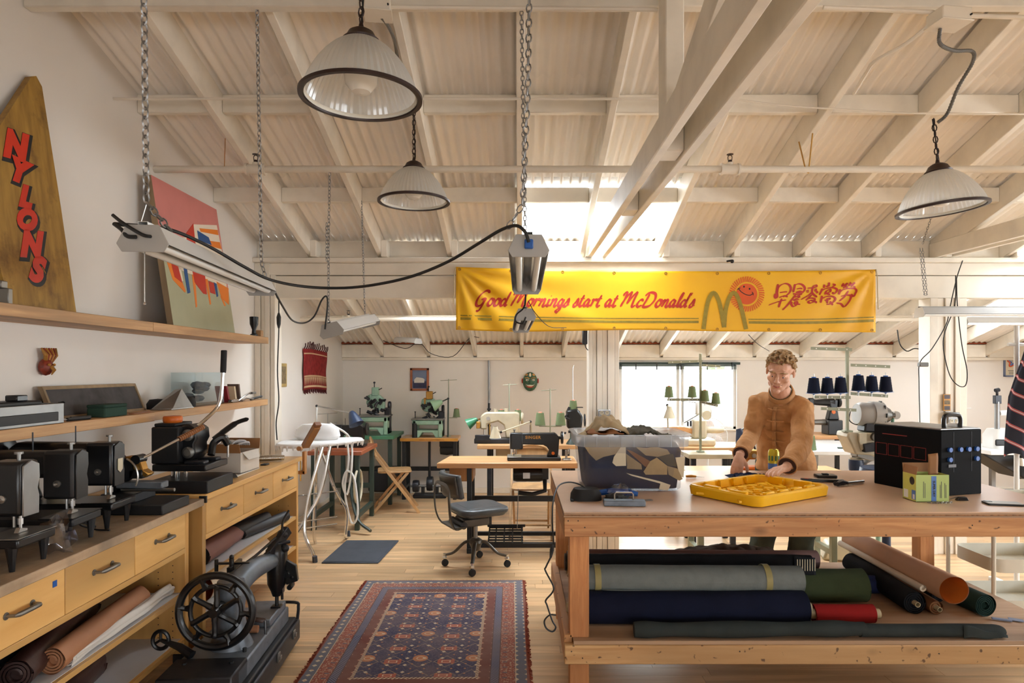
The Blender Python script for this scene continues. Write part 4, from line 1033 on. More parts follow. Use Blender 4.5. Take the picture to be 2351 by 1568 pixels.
# sun with rays and smiling face, arches, stripes
cx, cy = 1714.5, 675
mb = MB(); mb.add([bpt(cx, cy, .003)]+[bpt(cx+24*cos(2*pi*k/40), cy+24*sin(2*pi*k/40), .003) for k in range(40)], [(0, k+1, (k+1) % 40+1) for k in range(40)])
for k in range(44):
    a = 2*pi*k/44; q = [(28, -.045), (40, -.035), (41, .035), (28, .045)]
    mb.add([bpt(cx+r*cos(a+d+(r-28)*.006), cy+r*sin(a+d+(r-28)*.006), .003) for r, d in q], [(0, 1, 2, 3)])
part('sun', mb, 'print_orange', ban, w=True, smooth=0)
mb = MB()
for ex, ey in ((1708, 658), (1721, 663)): mb.add([bpt(ex, ey, .0045)]+[bpt(ex+2*cos(k*.7), ey+2.4*sin(k*.7), .0045) for k in range(9)], [(0, k+1, (k+1) % 9+1) for k in range(9)])
ribbon(mb, [(1696, 663), (1702, 670), (1712, 676), (1722, 678), (1728, 674)], 1.8, 1.8, const=True, off=.0045); ribbon(mb, [(1693, 665), (1696, 662), (1700, 661)], 1.5, 1.5, const=True, off=.0045); ribbon(mb, [(1726, 670), (1729, 673), (1729, 678)], 1.5, 1.5, const=True, off=.0045)
part('sun_face', mb, 'black_cord', ban, w=True, smooth=0)
mb = MB()
c5 = lambda a, b: (1030+a/2.351, 560+b/2.351)
ribbon(mb, [c5(1376, 460), c5(1386, 380), c5(1403, 300), c5(1430, 264), c5(1456, 300), c5(1475, 380), c5(1487, 450)], 9.5, 9.5, const=True, off=.0055)
ribbon(mb, [c5(1487, 450), c5(1495, 360), c5(1515, 290), c5(1541, 264), c5(1566, 300), c5(1588, 380), c5(1606, 460)], 9.5, 9.5, const=True, off=.0055)
part('arches', mb, 'print_olive', ban, w=True, smooth=0)
mb = MB()
def stripe(x0, x1, y0, y1, w_):
    ribbon(mb, [(x0+(x1-x0)*k/12, y0+(y1-y0)*k/12+2.5*sin(pi*k/12)) for k in range(13)], w_, w_, const=True, off=.0025, n=2)
stripe(1057, 1604, 724, 731, 2.6); stripe(1057, 1604, 731, 739, 5.5); stripe(1718, 2006, 733, 728, 2.6); stripe(1719, 2006, 740, 736, 6)
part('stripe_print', mb, 'print_olive', ban, w=True, smooth=0, kind='stuff')
for k in range(9):
    for row in (0, 1):
        u = .008+.984*k/8; px = 1047+963*u; py = (btop(u)+5) if row == 0 else (bbot(u)-5)
        c = bpt(px, py, .003)
        part('grommet', MB().tube([(c.x+.010*cos(a), c.y, c.z+.010*sin(a)) for a in [2*pi*j/10 for j in range(10)]], .003, 5, closed=True), 'brass', ban, w=True)
for (px, py, l) in ((1046, 613, 85), (2011, 618, 92)):
    sx = -1 if px < 1500 else 1
    part('tie_rope', MB().tube(bez([bpt(px, py, .004), bpt(px+sx*3, py+20, .006), bpt(px+sx*6*.6, py+50, .006), bpt(px+sx*5, py+l, .006)]), .004, 6), 'kraft_tube', ban, w=True)

# ================================================================ CHAINS, PENDANTS, SHOP LIGHTS, PIPES
def chain_mb(path, l=.032, w_=.016, r=.0022):
    mb = MB(); P_ = [V(p) for p in path]; seg = []; k = 0
    for a, b in zip(P_[:-1], P_[1:]):
        d = b-a; n = max(1, int(d.length/(l*.74)))
        for i in range(n):
            c = a.lerp(b, (i+.5)/n); dn = d.normalized(); s_ = dn.cross(V((.3, 1, .2))).normalized(); t_ = dn.cross(s_)
            e = s_ if k % 2 else t_; k += 1
            mb.tube([c+dn*(cos(q)*l/2)+e*(sin(q)*w_/2) for q in [2*pi*j/8 for j in range(8)]], r, 4, closed=True)
    return mb
m = bpy.data.materials.new('ribbed_glass'); m.use_nodes = True; MT['ribbed_glass'] = m; t = m.node_tree; t.nodes.clear()
ou = t.nodes.new('ShaderNodeOutputMaterial'); a_ = t.nodes.new('ShaderNodeBsdfDiffuse'); a_.inputs[0].default_value = (.72, .73, .70, 1)
b_ = t.nodes.new('ShaderNodeBsdfTranslucent'); b_.inputs[0].default_value = (.8, .8, .78, 1); c_ = t.nodes.new('ShaderNodeBsdfGlossy'); c_.inputs['Roughness'].default_value = .15
d_ = t.nodes.new('ShaderNodeBsdfTransparent'); x1 = t.nodes.new('ShaderNodeMixShader'); x2 = t.nodes.new('ShaderNodeMixShader'); x3 = t.nodes.new('ShaderNodeMixShader')
x1.inputs[0].default_value = .5; x2.inputs[0].default_value = .10; x3.inputs[0].default_value = .18
t.links.new(a_.outputs[0], x1.inputs[1]); t.links.new(b_.outputs[0], x1.inputs[2]); t.links.new(x1.outputs[0], x2.inputs[1]); t.links.new(c_.outputs[0], x2.inputs[2])
t.links.new(x2.outputs[0], x3.inputs[1]); t.links.new(d_.outputs[0], x3.inputs[2]); t.links.new(x3.outputs[0], ou.inputs[0])
mat('bronze', (52, 36, 32), .4, .4, var=.1)
mat('bulb_white', (226, 222, 212), .25, var=0)
def pendant(label, x, y, zr, R_=.2, ztop=3.3, tilt=0, tiltz=0):
    o = thing('pendant_lamp', label, 'lamp', (x, y, zr), 0, 'ribbed glass pendant lamps')
    o.rotation_euler = (0, tilt, tiltz)
    k = R_/.2; prof = [(.048, .190), (.074, .176), (.106, .150), (.136, .115), (.160, .078), (.178, .042), (.190, .008)]
    mb = MB(); N = 112; pr = bez([(r*k, 0, z*k) for r, z in prof], 3)
    vs_ = []
    for p in pr:
        for j in range(N):
            a = 2*pi*j/N; rr = p.x*(1+(.011 if j % 2 else -.011)); vs_.append((rr*cos(a), rr*sin(a), p.z))
    mb.add(vs_, [(i*N+j, i*N+(j+1) % N, (i+1)*N+(j+1) % N, (i+1)*N+j) for i in range(len(pr)-1) for j in range(N)])
    part('shade', mb, 'ribbed_glass', o, smooth=20)
    part('rim', MB().lathe([(.186*k, .003), (.194*k, .011), (.203*k, .006), (.202*k, -.004), (.188*k, -.004), (.186*k, .003)], n=64, caps=False), 'bronze', o)
    part('inner_lens', MB().lathe([(.183*k, .0), (.187*k, .008), (.178*k, .012)], n=48, caps=False), 'bulb_white', o)
    part('cap', MB().lathe([(.056*k, .178*k), (.062*k, .190*k), (.052*k, .198*k), (.042*k, .216*k), (.026*k, .226*k), (.010*k, .232*k), (.006*k, .25*k), (0, .25*k)], n=28), 'bronze', o)
    part('bulb', MB().lathe([(0, .012), (.03, .018), (.052, .045), (.056, .075), (.042, .105), (.022, .13), (.018, .17)], n=24), 'bulb_white', o)
    mb = chain_mb([(0, 0, .245*k), (0, 0, ztop-zr)], .036, .02, .0028)
    h = part('hanging_chain', mb, 'bronze', o, kind='stuff')
    part('lead', MB().tube(bez([(.0, .0, .24*k), (.008, 0, (ztop-zr)*.5), (-.006, 0, ztop-zr)], 6), .003, 5), 'black_cord', o)
    return o
pendant('large ribbed white glass pendant hanging nearest the camera', -.522, 2.17, 2.445, .199, 3.26)
pendant('middle ribbed glass pendant hanging over the rug', -.585, 3.66, 2.483, .199, 3.02)
o = pendant('ribbed glass pendant on the right, tilted, below a grey flexible conduit', 2.086, 3.22, 2.332, .199, 2.78, radians(-5))
TUBE = 'tube_glass'
mat('tube_glass', (232, 234, 232), .2, var=0)
s = NT('tube_lit'); s.b.inputs['Emission Color'].default_value = (1, .98, .95, 1); s.b.inputs['Emission Strength'].default_value = 3.0
mat('fixture_white', (212, 212, 210), .35, .1, var=.02); mat('reflector', (190, 190, 190), .18, .9, var=0); mat('fixture_grey', (168, 166, 162), .45, .1, var=.04)
def shop_light(label, p, q, w_=.13, group='hanging fluorescent shop lights', roll=0, lit=False, cols=('fixture_white', 'fixture_grey')):
    p, q = V(p), V(q); d = (q-p); L = d.length; d.normalize(); s_ = d.cross(V((0, 0, 1))).normalized(); u = s_.cross(d)
    if roll: Rm = Matrix.Rotation(roll, 3, d); s_ = Rm @ s_; u = Rm @ u
    o = thing('shop_light', label, 'light fixture', p, 0, group)
    M = Matrix((s_, d, u)).transposed().to_4x4(); M.translation = p
    h = w_*.37; a, b, c = w_*.32, w_*.5, w_*.41
    # housing: open tray, sides and top
    sec = [(-b, 0), (-a, h), (a, h), (b, 0)]
    mb = MB()
    mb.add([(x, y, z) for y in (0, L) for x, z in sec], [(0, 1, 5, 4), (1, 2, 6, 5), (2, 3, 7, 6)], M)
    mb.add([(x, y, z) for y in (0, L) for x, z in ((-.012, h), (-.012, h+.012), (.012, h+.012), (.012, h))], [(0, 1, 5, 4), (1, 2, 6, 5), (2, 3, 7, 6)], M)
    part('housing', mb, cols[0], o, w=True, solid=.0015, smooth=0)
    for y in (0, L):
        part('end_plate', MB().prism([(-a, h+.004), (a, h+.004), (b+.002, .0), (c, -h*.45), (-c, -h*.45), (-b-.002, 0)], .003, M @ Matrix.Translation((0, y, 0))), cols[1], o, w=True, bevel=.001)
    mb = MB().add([(x, y, z) for y in (.003, L-.003) for x, z in ((-b+.002, -.002), (-w_*.36, h*.7), (-w_*.12, h*.8), (0, h*.25), (w_*.12, h*.8), (w_*.36, h*.7), (b-.002, -.002))], [(i, i+1, i+8, i+7) for i in range(6)], M)
    part('reflector', mb, 'reflector', o, w=True, smooth=0)
    for x in (-w_*.25, w_*.25):
        part('fluorescent_tube', MB().cyl(M @ V((x, .02, h*.02)), M @ V((x, L-.02, h*.02)), w_*.10, n=12), 'tube_lit' if lit else TUBE, o, w=True)
    return o, M
cm = 'galv'
oA, MA = shop_light('long white shop light hanging left, in front of the pink painting', P(328, 560, 1.76), P(600, 668, 2.95))
part('power_cord_stub', MB().tube(bez([MA @ V((.02, -.002, .02)), MA @ V((.01, -.03, .02)), MA @ V((-.04, -.02, .05)), MA @ V((-.075, .0, .075))]), .005, 6), 'black_cord', oA, w=True)
part('hanging_chain', chain_mb([P(325, 0, 1.78)+V((0, 0, .55)), P(336, 465, 1.78), P(392, 530, 1.90)], .034, .019, .0027), cm, oA, w=True, kind='stuff')
part('hanging_chain', chain_mb([P(590, 12, 2.93), P(600, 600, 2.93), P(612, 648, 2.93)], .03, .017, .0024), cm, oA, w=True, kind='stuff')
part('hook_wire', MB().tube([P(336, 470, 1.78), P(318, 530, 1.78), P(318, 545, 1.78)], .0015, 5), 'steel', oA, w=True)
part('pull_chain', MB().tube([P(332, 570, 1.80), P(332, 695, 1.80)], .0018, 5).ball(P(332, 697, 1.80), .005, 8), 'steel', oA, w=True)
oB, MB_ = shop_light('shop light seen end-on in front of the yellow banner, grey end plate', P(1214, 575, 2.10), P(1209, 665, 2.98))
part('blue_socket', MB().b2((-.014, -.016, .004), (.014, 0, .034), M=MB_), 'blue_plastic', oB, w=True, bevel=.003)
part('hanging_chain', chain_mb([P(1218, 0, 2.1)+V((0, 0, .3)), P(1212, 200, 2.1), P(1200, 470, 2.1), P(1165, 525, 2.1)], .032, .018, .0026), cm, oB, w=True, kind='stuff')
part('hanging_chain', chain_mb([P(1197, 14, 2.92), P(1206, 560, 2.92), P(1208, 640, 2.92)], .028, .016, .0022), cm, oB, w=True, kind='stuff')
oC, MC_ = shop_light('smaller shop light below the banner, behind the end-on one', P(1206, 728, 3.9), P(1196, 757, 4.95), .13)
part('hanging_chain', chain_mb([P(1204, 690, 3.9), P(1206, 712, 3.9)], .03, .016, .0022), cm, oC, w=True, kind='stuff')
part('cord_loop', MB().tube(bez([P(1206, 640, 3.7), P(1205, 700, 3.8), P(1186, 722, 3.85), P(1184, 738, 3.85), P(1200, 742, 3.85), P(1207, 728, 3.86)]), .005, 6), 'black_cord', oC, w=True)
part('thin_cord', MB().tube(bez([P(1212, 690, 3.85), P(1230, 720, 3.9), P(1262, 750, 4.4), P(1300, 752, 4.9)]), .0025, 5), 'black_cord', oC, w=True)
oD, MD_ = shop_light('white shop light hanging beyond the pink painting, end plate sage grey', P(762, 764, 3.9), P(850, 742, 4.7), .15, roll=radians(-14))
part('hanging_chain', chain_mb([P(757, 388, 3.95), P(754, 560, 3.94), P(754, 750, 3.93)], .028, .016, .0022), cm, oD, w=True, kind='stuff')
part('hanging_chain', chain_mb([P(830, 462, 4.7), P(834, 600, 4.7), P(838, 735, 4.7)], .026, .013, .002), cm, oD, w=True, kind='stuff')
part('spare_chain', chain_mb([P(750, 512, 3.93), P(750, 600, 3.93)], .028, .016, .0022), cm, oD, w=True, kind='stuff')
part('cord', MB().tube(bez([P(746, 756, 3.88), P(752, 700, 3.88), P(749, 680, 3.88), P(738, 690, 3.85), P(722, 725, 3.8), P(700, 741, 3.7), P(672, 736, 3.5), P(650, 705, 3.3), P(628, 665, 3.1), P(612, 640, 2.96)]), .005, 6), 'black_cord', oD, w=True)
oE, ME_ = shop_light('long shop light hanging crosswise at far right, above the right column', P(2110, 722, 5.2), P(2430, 722, 5.2), .14, cols=('fixture_grey', 'fixture_white'))
part('hanging_chain', chain_mb([P(2097, 330, 5.2)+V((0, -.6, .0)), P(2118, 560, 5.2)], .028, .014, .002), cm, oE, w=True, kind='stuff')
part('spare_chain', chain_mb([P(2112, 570, 5.2), P(2122, 676, 5.2), P(2128, 676, 5.19), P(2118, 570, 5.19)], .028, .014, .002), cm, oE, w=True, kind='stuff')
oF, MF_ = shop_light('lit shop light glowing beyond the right column', P(2212, 742, 6.5), P(2450, 742, 6.5), .14, lit=True)
part('hanging_chain', chain_mb([P(2216, 722, 6.5), P(2216, 700, 6.5)+V((0, 0, .05))], .028, .014, .002), cm, oF, w=True, kind='stuff')
oG, MG_ = shop_light('tiny white light bar below the rear roof near the back wall', P(912, 783, 7.4), P(960, 786, 7.0), .10)
part('hanging_wire', MB().cyl(P(915, 690, 7.4), P(917, 778, 7.4), .002, n=5), 'steel', oG, w=True)
# the thick swagged cable between the first two lights
cb = bez([P(262, 514, 1.78), P(300, 517, 1.80), P(350, 521, 1.85), P(405, 532, 1.95), P(480, 566, 2.1), P(560, 612, 2.25), P(620, 642, 2.38), P(700, 658, 2.45), P(790, 661, 2.45), P(870, 652, 2.4), P(950, 633, 2.35), P(1030, 600, 2.3), P(1100, 558, 2.2), P(1150, 528, 2.12), P(1185, 518, 2.08), P(1205, 532, 2.07), P(1214, 556, 2.07)], 5)
solo('extension_cord', MB().tube(cb, .0055, 8), 'black_cord', 'thick black cable swagged between the two front shop lights', 'cord')
pts = bez([P(262, 514, 1.78), P(280, 528, 1.765), P(292, 542, 1.75), P(312, 544, 1.745)], 5)
solo('extension_cord', MB().tube(pts, .0055, 8), 'black_cord', 'short black cable end bent down to the left shop light', 'cord')
o = thing('inline_switch', 'thin black cord with an inline plug hanging by the left pilaster', 'cord', P(636, 1005, 5.35))
part('cord', MB().tube(bez([P(640, 690, 5.35), P(640, 760, 5.35), P(637, 850, 5.36), P(640, 920, 5.36), P(634, 970, 5.38), P(636, 1010, 5.40)]), .005, 6), 'black_cord', o, w=True)
part('plug', MB().tube([P(640, 718, 5.35), P(640, 728, 5.35), P(640, 744, 5.35), P(640, 754, 5.35)], [.007, .018, .016, .007], 10), 'black_paint', o, w=True)
def dangle(label, pts, r=.004, m='black_cord', cat='cord', name='hanging_cord'):
    return solo(name, MB().tube(bez([P(*p) for p in pts], 5), r, 6), m, label, cat)
dangle('dark cord crossing down the left edge of the right column', [(2210, 598, 5.4), (2196, 640, 5.4), (2180, 710, 5.38), (2172, 745, 5.36), (2140, 800, 5.36), (2112, 832, 5.36), (2110, 880, 5.36), (2112, 975, 5.37)])
dangle('big loop of dark cord hanging right of the right column', [(2194, 632, 5.4), (2192, 700, 5.4), (2170, 760, 5.38), (2166, 800, 5.38), (2180, 860, 5.38), (2200, 885, 5.38), (2217, 884, 5.38), (2220, 850, 5.38), (2208, 790, 5.38), (2198, 700, 5.39), (2196, 640, 5.4)])
dangle('thin black cord with plug between banner and right column', [(2060, 757, 6.0), (2066, 790, 6.0), (2082, 806, 6.0), (2100, 800, 6.0), (2120, 804, 6.0)], .005)
dangle('thin cord swagged under the rear rafters at left', [(880, 782, 7.9), (930, 800, 7.6), (962, 786, 7.2), (990, 812, 7.4), (1040, 818, 7.6), (1078, 776, 7.6), (1100, 775, 7.8)], .004)
dangle('thin cord swagged under the rear rafters behind the person', [(1718, 768, 7.4), (1740, 790, 7.4), (1766, 806, 7.5)], .0035)
o = dangle('thin cable sagging across the right half of the roof', [(1690, 228, 3.6), (1800, 242, 3.6), (1950, 252, 3.6), (2100, 260, 3.6), (2351, 262, 3.6), (2460, 262, 3.6)], .005, 'trim_paint')
# sprinkler pipe across the room
def pipe(label, y, z, r, x0, x1, heads, D):
    o = thing('sprinkler_pipe', label, 'pipe', (x0, y, z-r))
    part('pipe', MB().cyl((x0, y, z), (x1, y, z), r, n=14), 'trim_paint', o, w=True)
    for px in heads:
        x = (px-1190)*D/1500; mb = MB().cyl((x-.045, y, z), (x+.045, y, z), r*1.45, n=14); mb.cyl((x-.058, y, z), (x-.045, y, z), r*1.7, n=14); mb.cyl((x+.045, y, z), (x+.058, y, z), r*1.7, n=14); mb.cyl((x, y, z), (x, y, z+.04), r*.9, n=10)
        f = part('tee_fitting', mb, 'trim_paint', o, w=True)
        mb = MB().cyl((x, y, z+.04), (x, y, z+.055), .012, n=10); mb.tube([(x-.011, y, z+.055), (x-.013, y, z+.075), (x, y, z+.09)], .0025, 5); mb.tube([(x+.011, y, z+.055), (x+.013, y, z+.075), (x, y, z+.09)], .0025, 5); mb.cyl((x, y, z+.088), (x, y, z+.091), .02, n=12)
        part('sprinkler_head', mb, 'bronze', f, w=True)
    return o
op = pipe('long white sprinkler pipe crossing the whole room under the roof', 3.95, 2.755, .021, XL, 6.5, (587, 1676), 3.95)
for px, a, b in ((1852, 1834, 1868), (514, 516, 1)):
    if b > 1:
        part('rusty_hanger', MB().tube([P(a, 325, 3.9), P(1850, 392, 3.94), P(1856, 398, 3.95), P(b, 282, 3.85)], .004, 6), 'brass', op, w=True)
    else: part('wire_hanger', MB().tube([P(517, 318, 3.7), P(515, 385, 3.95), P(524, 396, 3.95)], .0025, 5), 'brass', op, w=True)
pipe('white sprinkler pipe in the rear part of the room', 6.6, 2.055, .022, XL, 4.2, (800,), 6.6)
pipe('thin white conduit in the rear part of the room', 6.8, 2.100, .012, XL, 4.1, (), 6.8)
solo('conduit', MB().tube([(XL, 3.55, 3.015), (1.0, 3.55, 3.015)], .008, 8), 'trim_paint', 'thin painted conduit running under the rafters at upper left', 'conduit')
# ridge conduit, junction boxes and flexible feed to the right pendant
def jbox(label, c, w_=.11):
    o = thing('junction_box', label, 'junction box', c, radians(8))
    part('box', MB().b2((-w_/2, -.05, 0), (w_/2, .05, .055)), 'trim_paint', o, bevel=.004)
    part('cover', MB().b2((-w_/2-.006, -.056, -.006), (w_/2+.006, .056, 0)), 'trim_paint', o, bevel=.002)
    part('screw', MB().cyl((w_/2-.01, -.058, .02), (w_/2-.01, -.05, .02), .004, n=6), 'black_paint', o)
jbox('white junction box on the ridge beam above the largest pendant', P(868, 34, 2.84)); jbox('white junction box on the ridge beam at upper right', P(2178, 56, 2.84), .14)
solo('conduit', MB().tube([P(895, 16, 2.86), P(1500, 22, 2.86), P(1510, 24, 2.86)], .010, 8), 'trim_paint', 'white conduit along the ridge beam right of the first junction box', 'conduit')
solo('conduit', MB().tube([P(1890, 17, 2.86), P(2140, 28, 2.86), P(2150, 32, 2.86)], .010, 8), 'trim_paint', 'white conduit along the ridge beam left of the second junction box', 'conduit')
solo('conduit', MB().tube([P(2216, 36, 2.86), P(2360, 40, 2.86), P(2500, 40, 2.86)], .010, 8), 'trim_paint', 'white conduit leaving the second junction box to the right', 'conduit')
solo('conduit', MB().tube(bez([P(2140, 52, 2.86), P(2080, 100, 2.95), P(2010, 140, 3.05), P(1990, 165, 3.15), P(1960, 215, 3.3)]), .009, 8), 'trim_paint', 'white bent conduit running from the second junction box down a rafter', 'conduit')
fx = bez([P(2158, 66, 2.86), P(2158, 100, 2.88), P(2190, 116, 2.95), P(2232, 118, 3.0), P(2232, 145, 3.05), P(2200, 200, 3.12), P(2175, 260, 3.2), P(2152, 282, 3.22)], 6)
mb = MB(); rr = [.0085 if i % 2 else .007 for i in range(len(fx)*3)]
dense = []
for a, b in zip(fx[:-1], fx[1:]):
    for k in range(3): dense.append(a.lerp(b, k/3))
mb.tube(dense, [.009 if i % 2 else .007 for i in range(len(dense))], 8)
mat('conduit_grey', (104, 102, 98), .5, .3, var=.05)
solo('flexible_conduit', mb, 'conduit_grey', 'grey flexible conduit curving down to the tilted right pendant', 'conduit')
solo('flexible_conduit', MB().tube(bez([P(876, 40, 2.86), P(892, 62, 2.95), P(905, 92, 3.1), P(912, 130, 3.3), P(925, 190, 3.5), P(946, 255, 3.62)]), .008, 8), 'conduit_grey', 'dark flexible conduit running behind the largest pendant to the middle one', 'conduit')
o = thing('camera_knob', 'small black security camera at the foot of a rafter above the banner', 'camera', P(1676, 602, 5.36))
part('mount', MB().cyl(P(1668, 600, 5.37), P(1680, 598, 5.36), .008, n=8), 'black_paint', o, w=True); part('lens', MB().ball(P(1681, 600, 5.35), .016, 10), 'black_enamel', o, w=True)

# ================================================================ FLOOR OF THE MIDDLE AISLE
# patterned rug, corners taken from its floor position
s = NT('rug_pattern'); s.set(rough=.95, spec=.1)
tc = s.n('ShaderNodeTexCoord'); vm = s.n('ShaderNodeMapping'); s.l(tc.outputs['Object'], vm.inputs['Vector'])
sx = s.n('ShaderNodeSeparateXYZ'); s.l(vm.outputs[0], sx.inputs[0])
def mth(op, a, b=None, c=None):
    x = s.n('ShaderNodeMath'); x.operation = op
    for i, q in enumerate((a, b, c)):
        if q is None: continue
        if isinstance(q, (int, float)): x.inputs[i].default_value = q
        else: s.l(q, x.inputs[i])
    return x.outputs[0]
HW, HL = .57, .89          # half width / half length
ax = mth('ABSOLUTE', sx.outputs['X']); ay = mth('ABSOLUTE', sx.outputs['Y'])
ex = mth('SUBTRACT', HW, ax); ey = mth('SUBTRACT', HL, ay); ed = mth('MINIMUM', ex, ey)
navy, rust, blue, cream, gold, dkrust = srgb(30, 40, 74), srgb(128, 62, 50), srgb(84, 92, 106), srgb(198, 176, 146), srgb(176, 118, 76), srgb(98, 48, 42)
# field: navy with a lattice of small medallions
def motif(px, py, shx, shy, thr0, thr1, kind='MANHATTAN'):
    fx = mth('SUBTRACT', mth('FRACT', mth('ADD', mth('DIVIDE', sx.outputs['X'], px), shx)), .5)
    fy = mth('SUBTRACT', mth('FRACT', mth('ADD', mth('DIVIDE', sx.outputs['Y'], py), shy)), .5)
    if kind == 'MANHATTAN': d = mth('ADD', mth('ABSOLUTE', mth('MULTIPLY', fx, px)), mth('ABSOLUTE', mth('MULTIPLY', fy, py)))
    elif kind == 'BOX': d = mth('MAXIMUM', mth('ABSOLUTE', mth('MULTIPLY', fx, px)), mth('MULTIPLY', mth('ABSOLUTE', mth('MULTIPLY', fy, py)), 2.0))
    else: d = mth('SQRT', mth('ADD', mth('POWER', mth('MULTIPLY', fx, px), 2.0), mth('POWER', mth('MULTIPLY', fy, py), 2.0)))
    return mth('MULTIPLY', mth('GREATER_THAN', d, thr0), mth('LESS_THAN', d, thr1))
nz = s.noise(s.coords((1, 1, 1), shift=False), 95, 2, .7); sp = mth('GREATER_THAN', nz, .56)
nz2 = s.noise(s.coords((1, 1, 1), shift=False), 45, 2, .6); sp2 = mth('GREATER_THAN', nz2, .60)
fld = s.mix(mth('MULTIPLY', sp, .5), navy, srgb(92, 92, 104))
fld = s.mix(motif(.14, .16, .5, .25, .060, .068), fld, srgb(120, 104, 92))
fld = s.mix(mth('MULTIPLY', motif(.28, .16, .0, .25, 0, .045, 'BOX'), .85), fld, srgb(168, 84, 58))
fld = s.mix(motif(.28, .16, .0, .25, .018, .024, 'BOX'), fld, cream)
fld = s.mix(mth('MULTIPLY', motif(.28, .32, .5, .75, 0, .04, 'R'), .85), fld, srgb(186, 116, 70))
fld = s.mix(motif(.28, .32, .5, .75, .016, .021, 'R'), fld, cream)
fld = s.mix(motif(.093, .08, .25, .5, 0, .012), fld, cream)
fld = s.mix(motif(.07, .055, .0, .0, 0, .007), fld, gold)
# borders by distance to the edge
b_out = s.mix(motif(.055, .055, .25, .25, 0, .014), blue, s.mix(sp2, cream, gold))
b_main = s.mix(mth('MULTIPLY', sp, .55), srgb(134, 62, 48), cream)
b_main = s.mix(motif(.06, .06, 0, 0, .0, .012, 'BOX'), b_main, srgb(90, 80, 90))
wv = s.mix(mth('GREATER_THAN', mth('SINE', mth('MULTIPLY', mth('ADD', sx.outputs['Y'], sx.outputs['X']), 380.0)), 0), srgb(98, 106, 124), srgb(46, 50, 78))
b_in = s.mix(motif(.07, .07, .0, .5, 0, .016), dkrust, s.mix(sp2, srgb(170, 120, 96), cream))
grd = s.mix(mth('GREATER_THAN', mth('SINE', mth('MULTIPLY', mth('SUBTRACT', sx.outputs['Y'], sx.outputs['X']), 300.0)), .2), cream, srgb(90, 52, 44))
col = fld
for lim, c_ in ((.268, grd), (.252, b_in), (.195, srgb(60, 40, 44)), (.190, wv), (.150, srgb(70, 42, 40)), (.145, b_main), (.066, cream), (.062, b_out), (.008, srgb(120, 60, 48))):
    col = s.mix(mth('LESS_THAN', ed, lim), col, c_)
wear = s.noise(s.coords(shift=False), 3.5, 4, .6)
col = s.mix(s.ramp(wear, [(.30, (.12, .12, .12, 1)), (.70, (.5, .5, .5, 1))]), col, srgb(132, 112, 100))
s.l(col, s.b.inputs['Base Color']); s.bump(nz, .4, .003)
mat('fringe_red', (140, 72, 56), .9, var=.3, vs_=30); mat('fringe_cream', (190, 160, 132), .9, var=.1)
rc = V((-.525, 3.875, .001))
o = thing('rug', 'worn oriental rug with navy field and rust red borders on the wooden floor', 'rug', rc, radians(.6))
def rz_(x, y):
    z = .008+.004*math.exp(-((y+.10-.03*x)/.03)**2)+.003*math.exp(-((y+.62)/.03)**2)+.006*max(0, sin((y-.12)*9))*math.exp(-((x+.25)/.3)**2)*math.exp(-((y-.15)/.15)**2)
    return z
part('woven_field', MB().grid(60, 90, lambda u, v: (-HW+2*HW*u+.006*sin(v*9+u), -HL+2*HL*v, rz_(-HW+2*HW*u, -HL+2*HL*v))), 'rug_pattern', o, smooth=80)
part('backing', MB().b2((-HW, -HL, .0), (HW, HL, .0065)), 'fringe_red', o, smooth=0)
mb = MB()
for k in range(220):
    v = k/219; y = -HL+2*HL*v
    for sx_ in (-1, 1):
        L_ = R.uniform(.008, .022); x = sx_*HW
        mb.tube([(x-.004*sx_, y, .006), (x+sx_*L_, y+R.uniform(-.008, .008), .003)], .003, 4)
part('side_fringe', mb, 'fringe_red', o, kind='stuff')
mb = MB()
for k in range(170):
    x = -HW+2*HW*k/169
    for sy in (-1, 1):
        mb.tube([(x, sy*(HL-.004), .006), (x+R.uniform(-.006, .006), sy*(HL+R.uniform(.012, .03)), .003)], .0022, 4)
part('end_fringe', mb, 'fringe_cream', o, kind='stuff')
# anti-fatigue mat
q = [(-1.57, 5.20), (-1.115, 5.20), (-1.075, 5.88), (-1.55, 5.88)]
o = thing('floor_mat', 'dark charcoal rubber standing mat on the floor by the ironing board', 'mat', (-1.33, 5.55, 0))
mat('mat_rubber', (54, 58, 66), .7, var=.12, vs_=9, bump=.2, bs=70)
part('slab', MB().prism([(a+1.33, b-5.55) for a, b in q], .012, Matrix.Translation((0, 0, .006)), 'xy'), 'mat_rubber', o, bevel=.006)
part('raised_face', MB().prism([((a+1.33)*.93, (b-5.55)*.95) for a, b in q], .004, Matrix.Translation((0, 0, .0135)), 'xy'), 'mat_rubber', o, bevel=.002)

# ================================================================ PATCHER MACHINE ON ITS CASE
o = thing('patcher_machine', 'old black cast iron patcher with a big spoked hand wheel on a metal case', 'sewing machine', (-1.385, 3.22, 0), radians(4))
# local frame: +y away from the camera
part('case', MB().b2((-.19, -.52, .035), (.19, .44, .145)), 'iron', o, bevel=.008, seg=2)
part('case_lid', MB().b2((-.175, -.50, .145), (.175, .42, .165)), 'black_paint', o, bevel=.006)
for x, y in ((-.14, -.42), (.14, -.42), (-.14, .34), (.14, .34)):
    part('caster', MB().cyl((x-.012, y, .035), (x+.012, y, .035), .035, n=16), 'black_rubber', o)
for y in (-.32, .02, .30):
    mb = MB().b2((.19, y-.018, .09), (.20, y+.018, .135)); mb.b2((.20, y-.012, .10), (.207, y+.012, .12)); part('latch', mb, 'dull_steel', o, bevel=.002)
def hd(pts): return MB().tube(bez(pts, 4), .0085, 8)
part('carry_handle', hd([(-.12, -.49, .15), (-.12, -.51, .185), (-.10, -.515, .20), (.10, -.515, .20), (.12, -.51, .185), (.12, -.49, .15)]), 'iron', o)
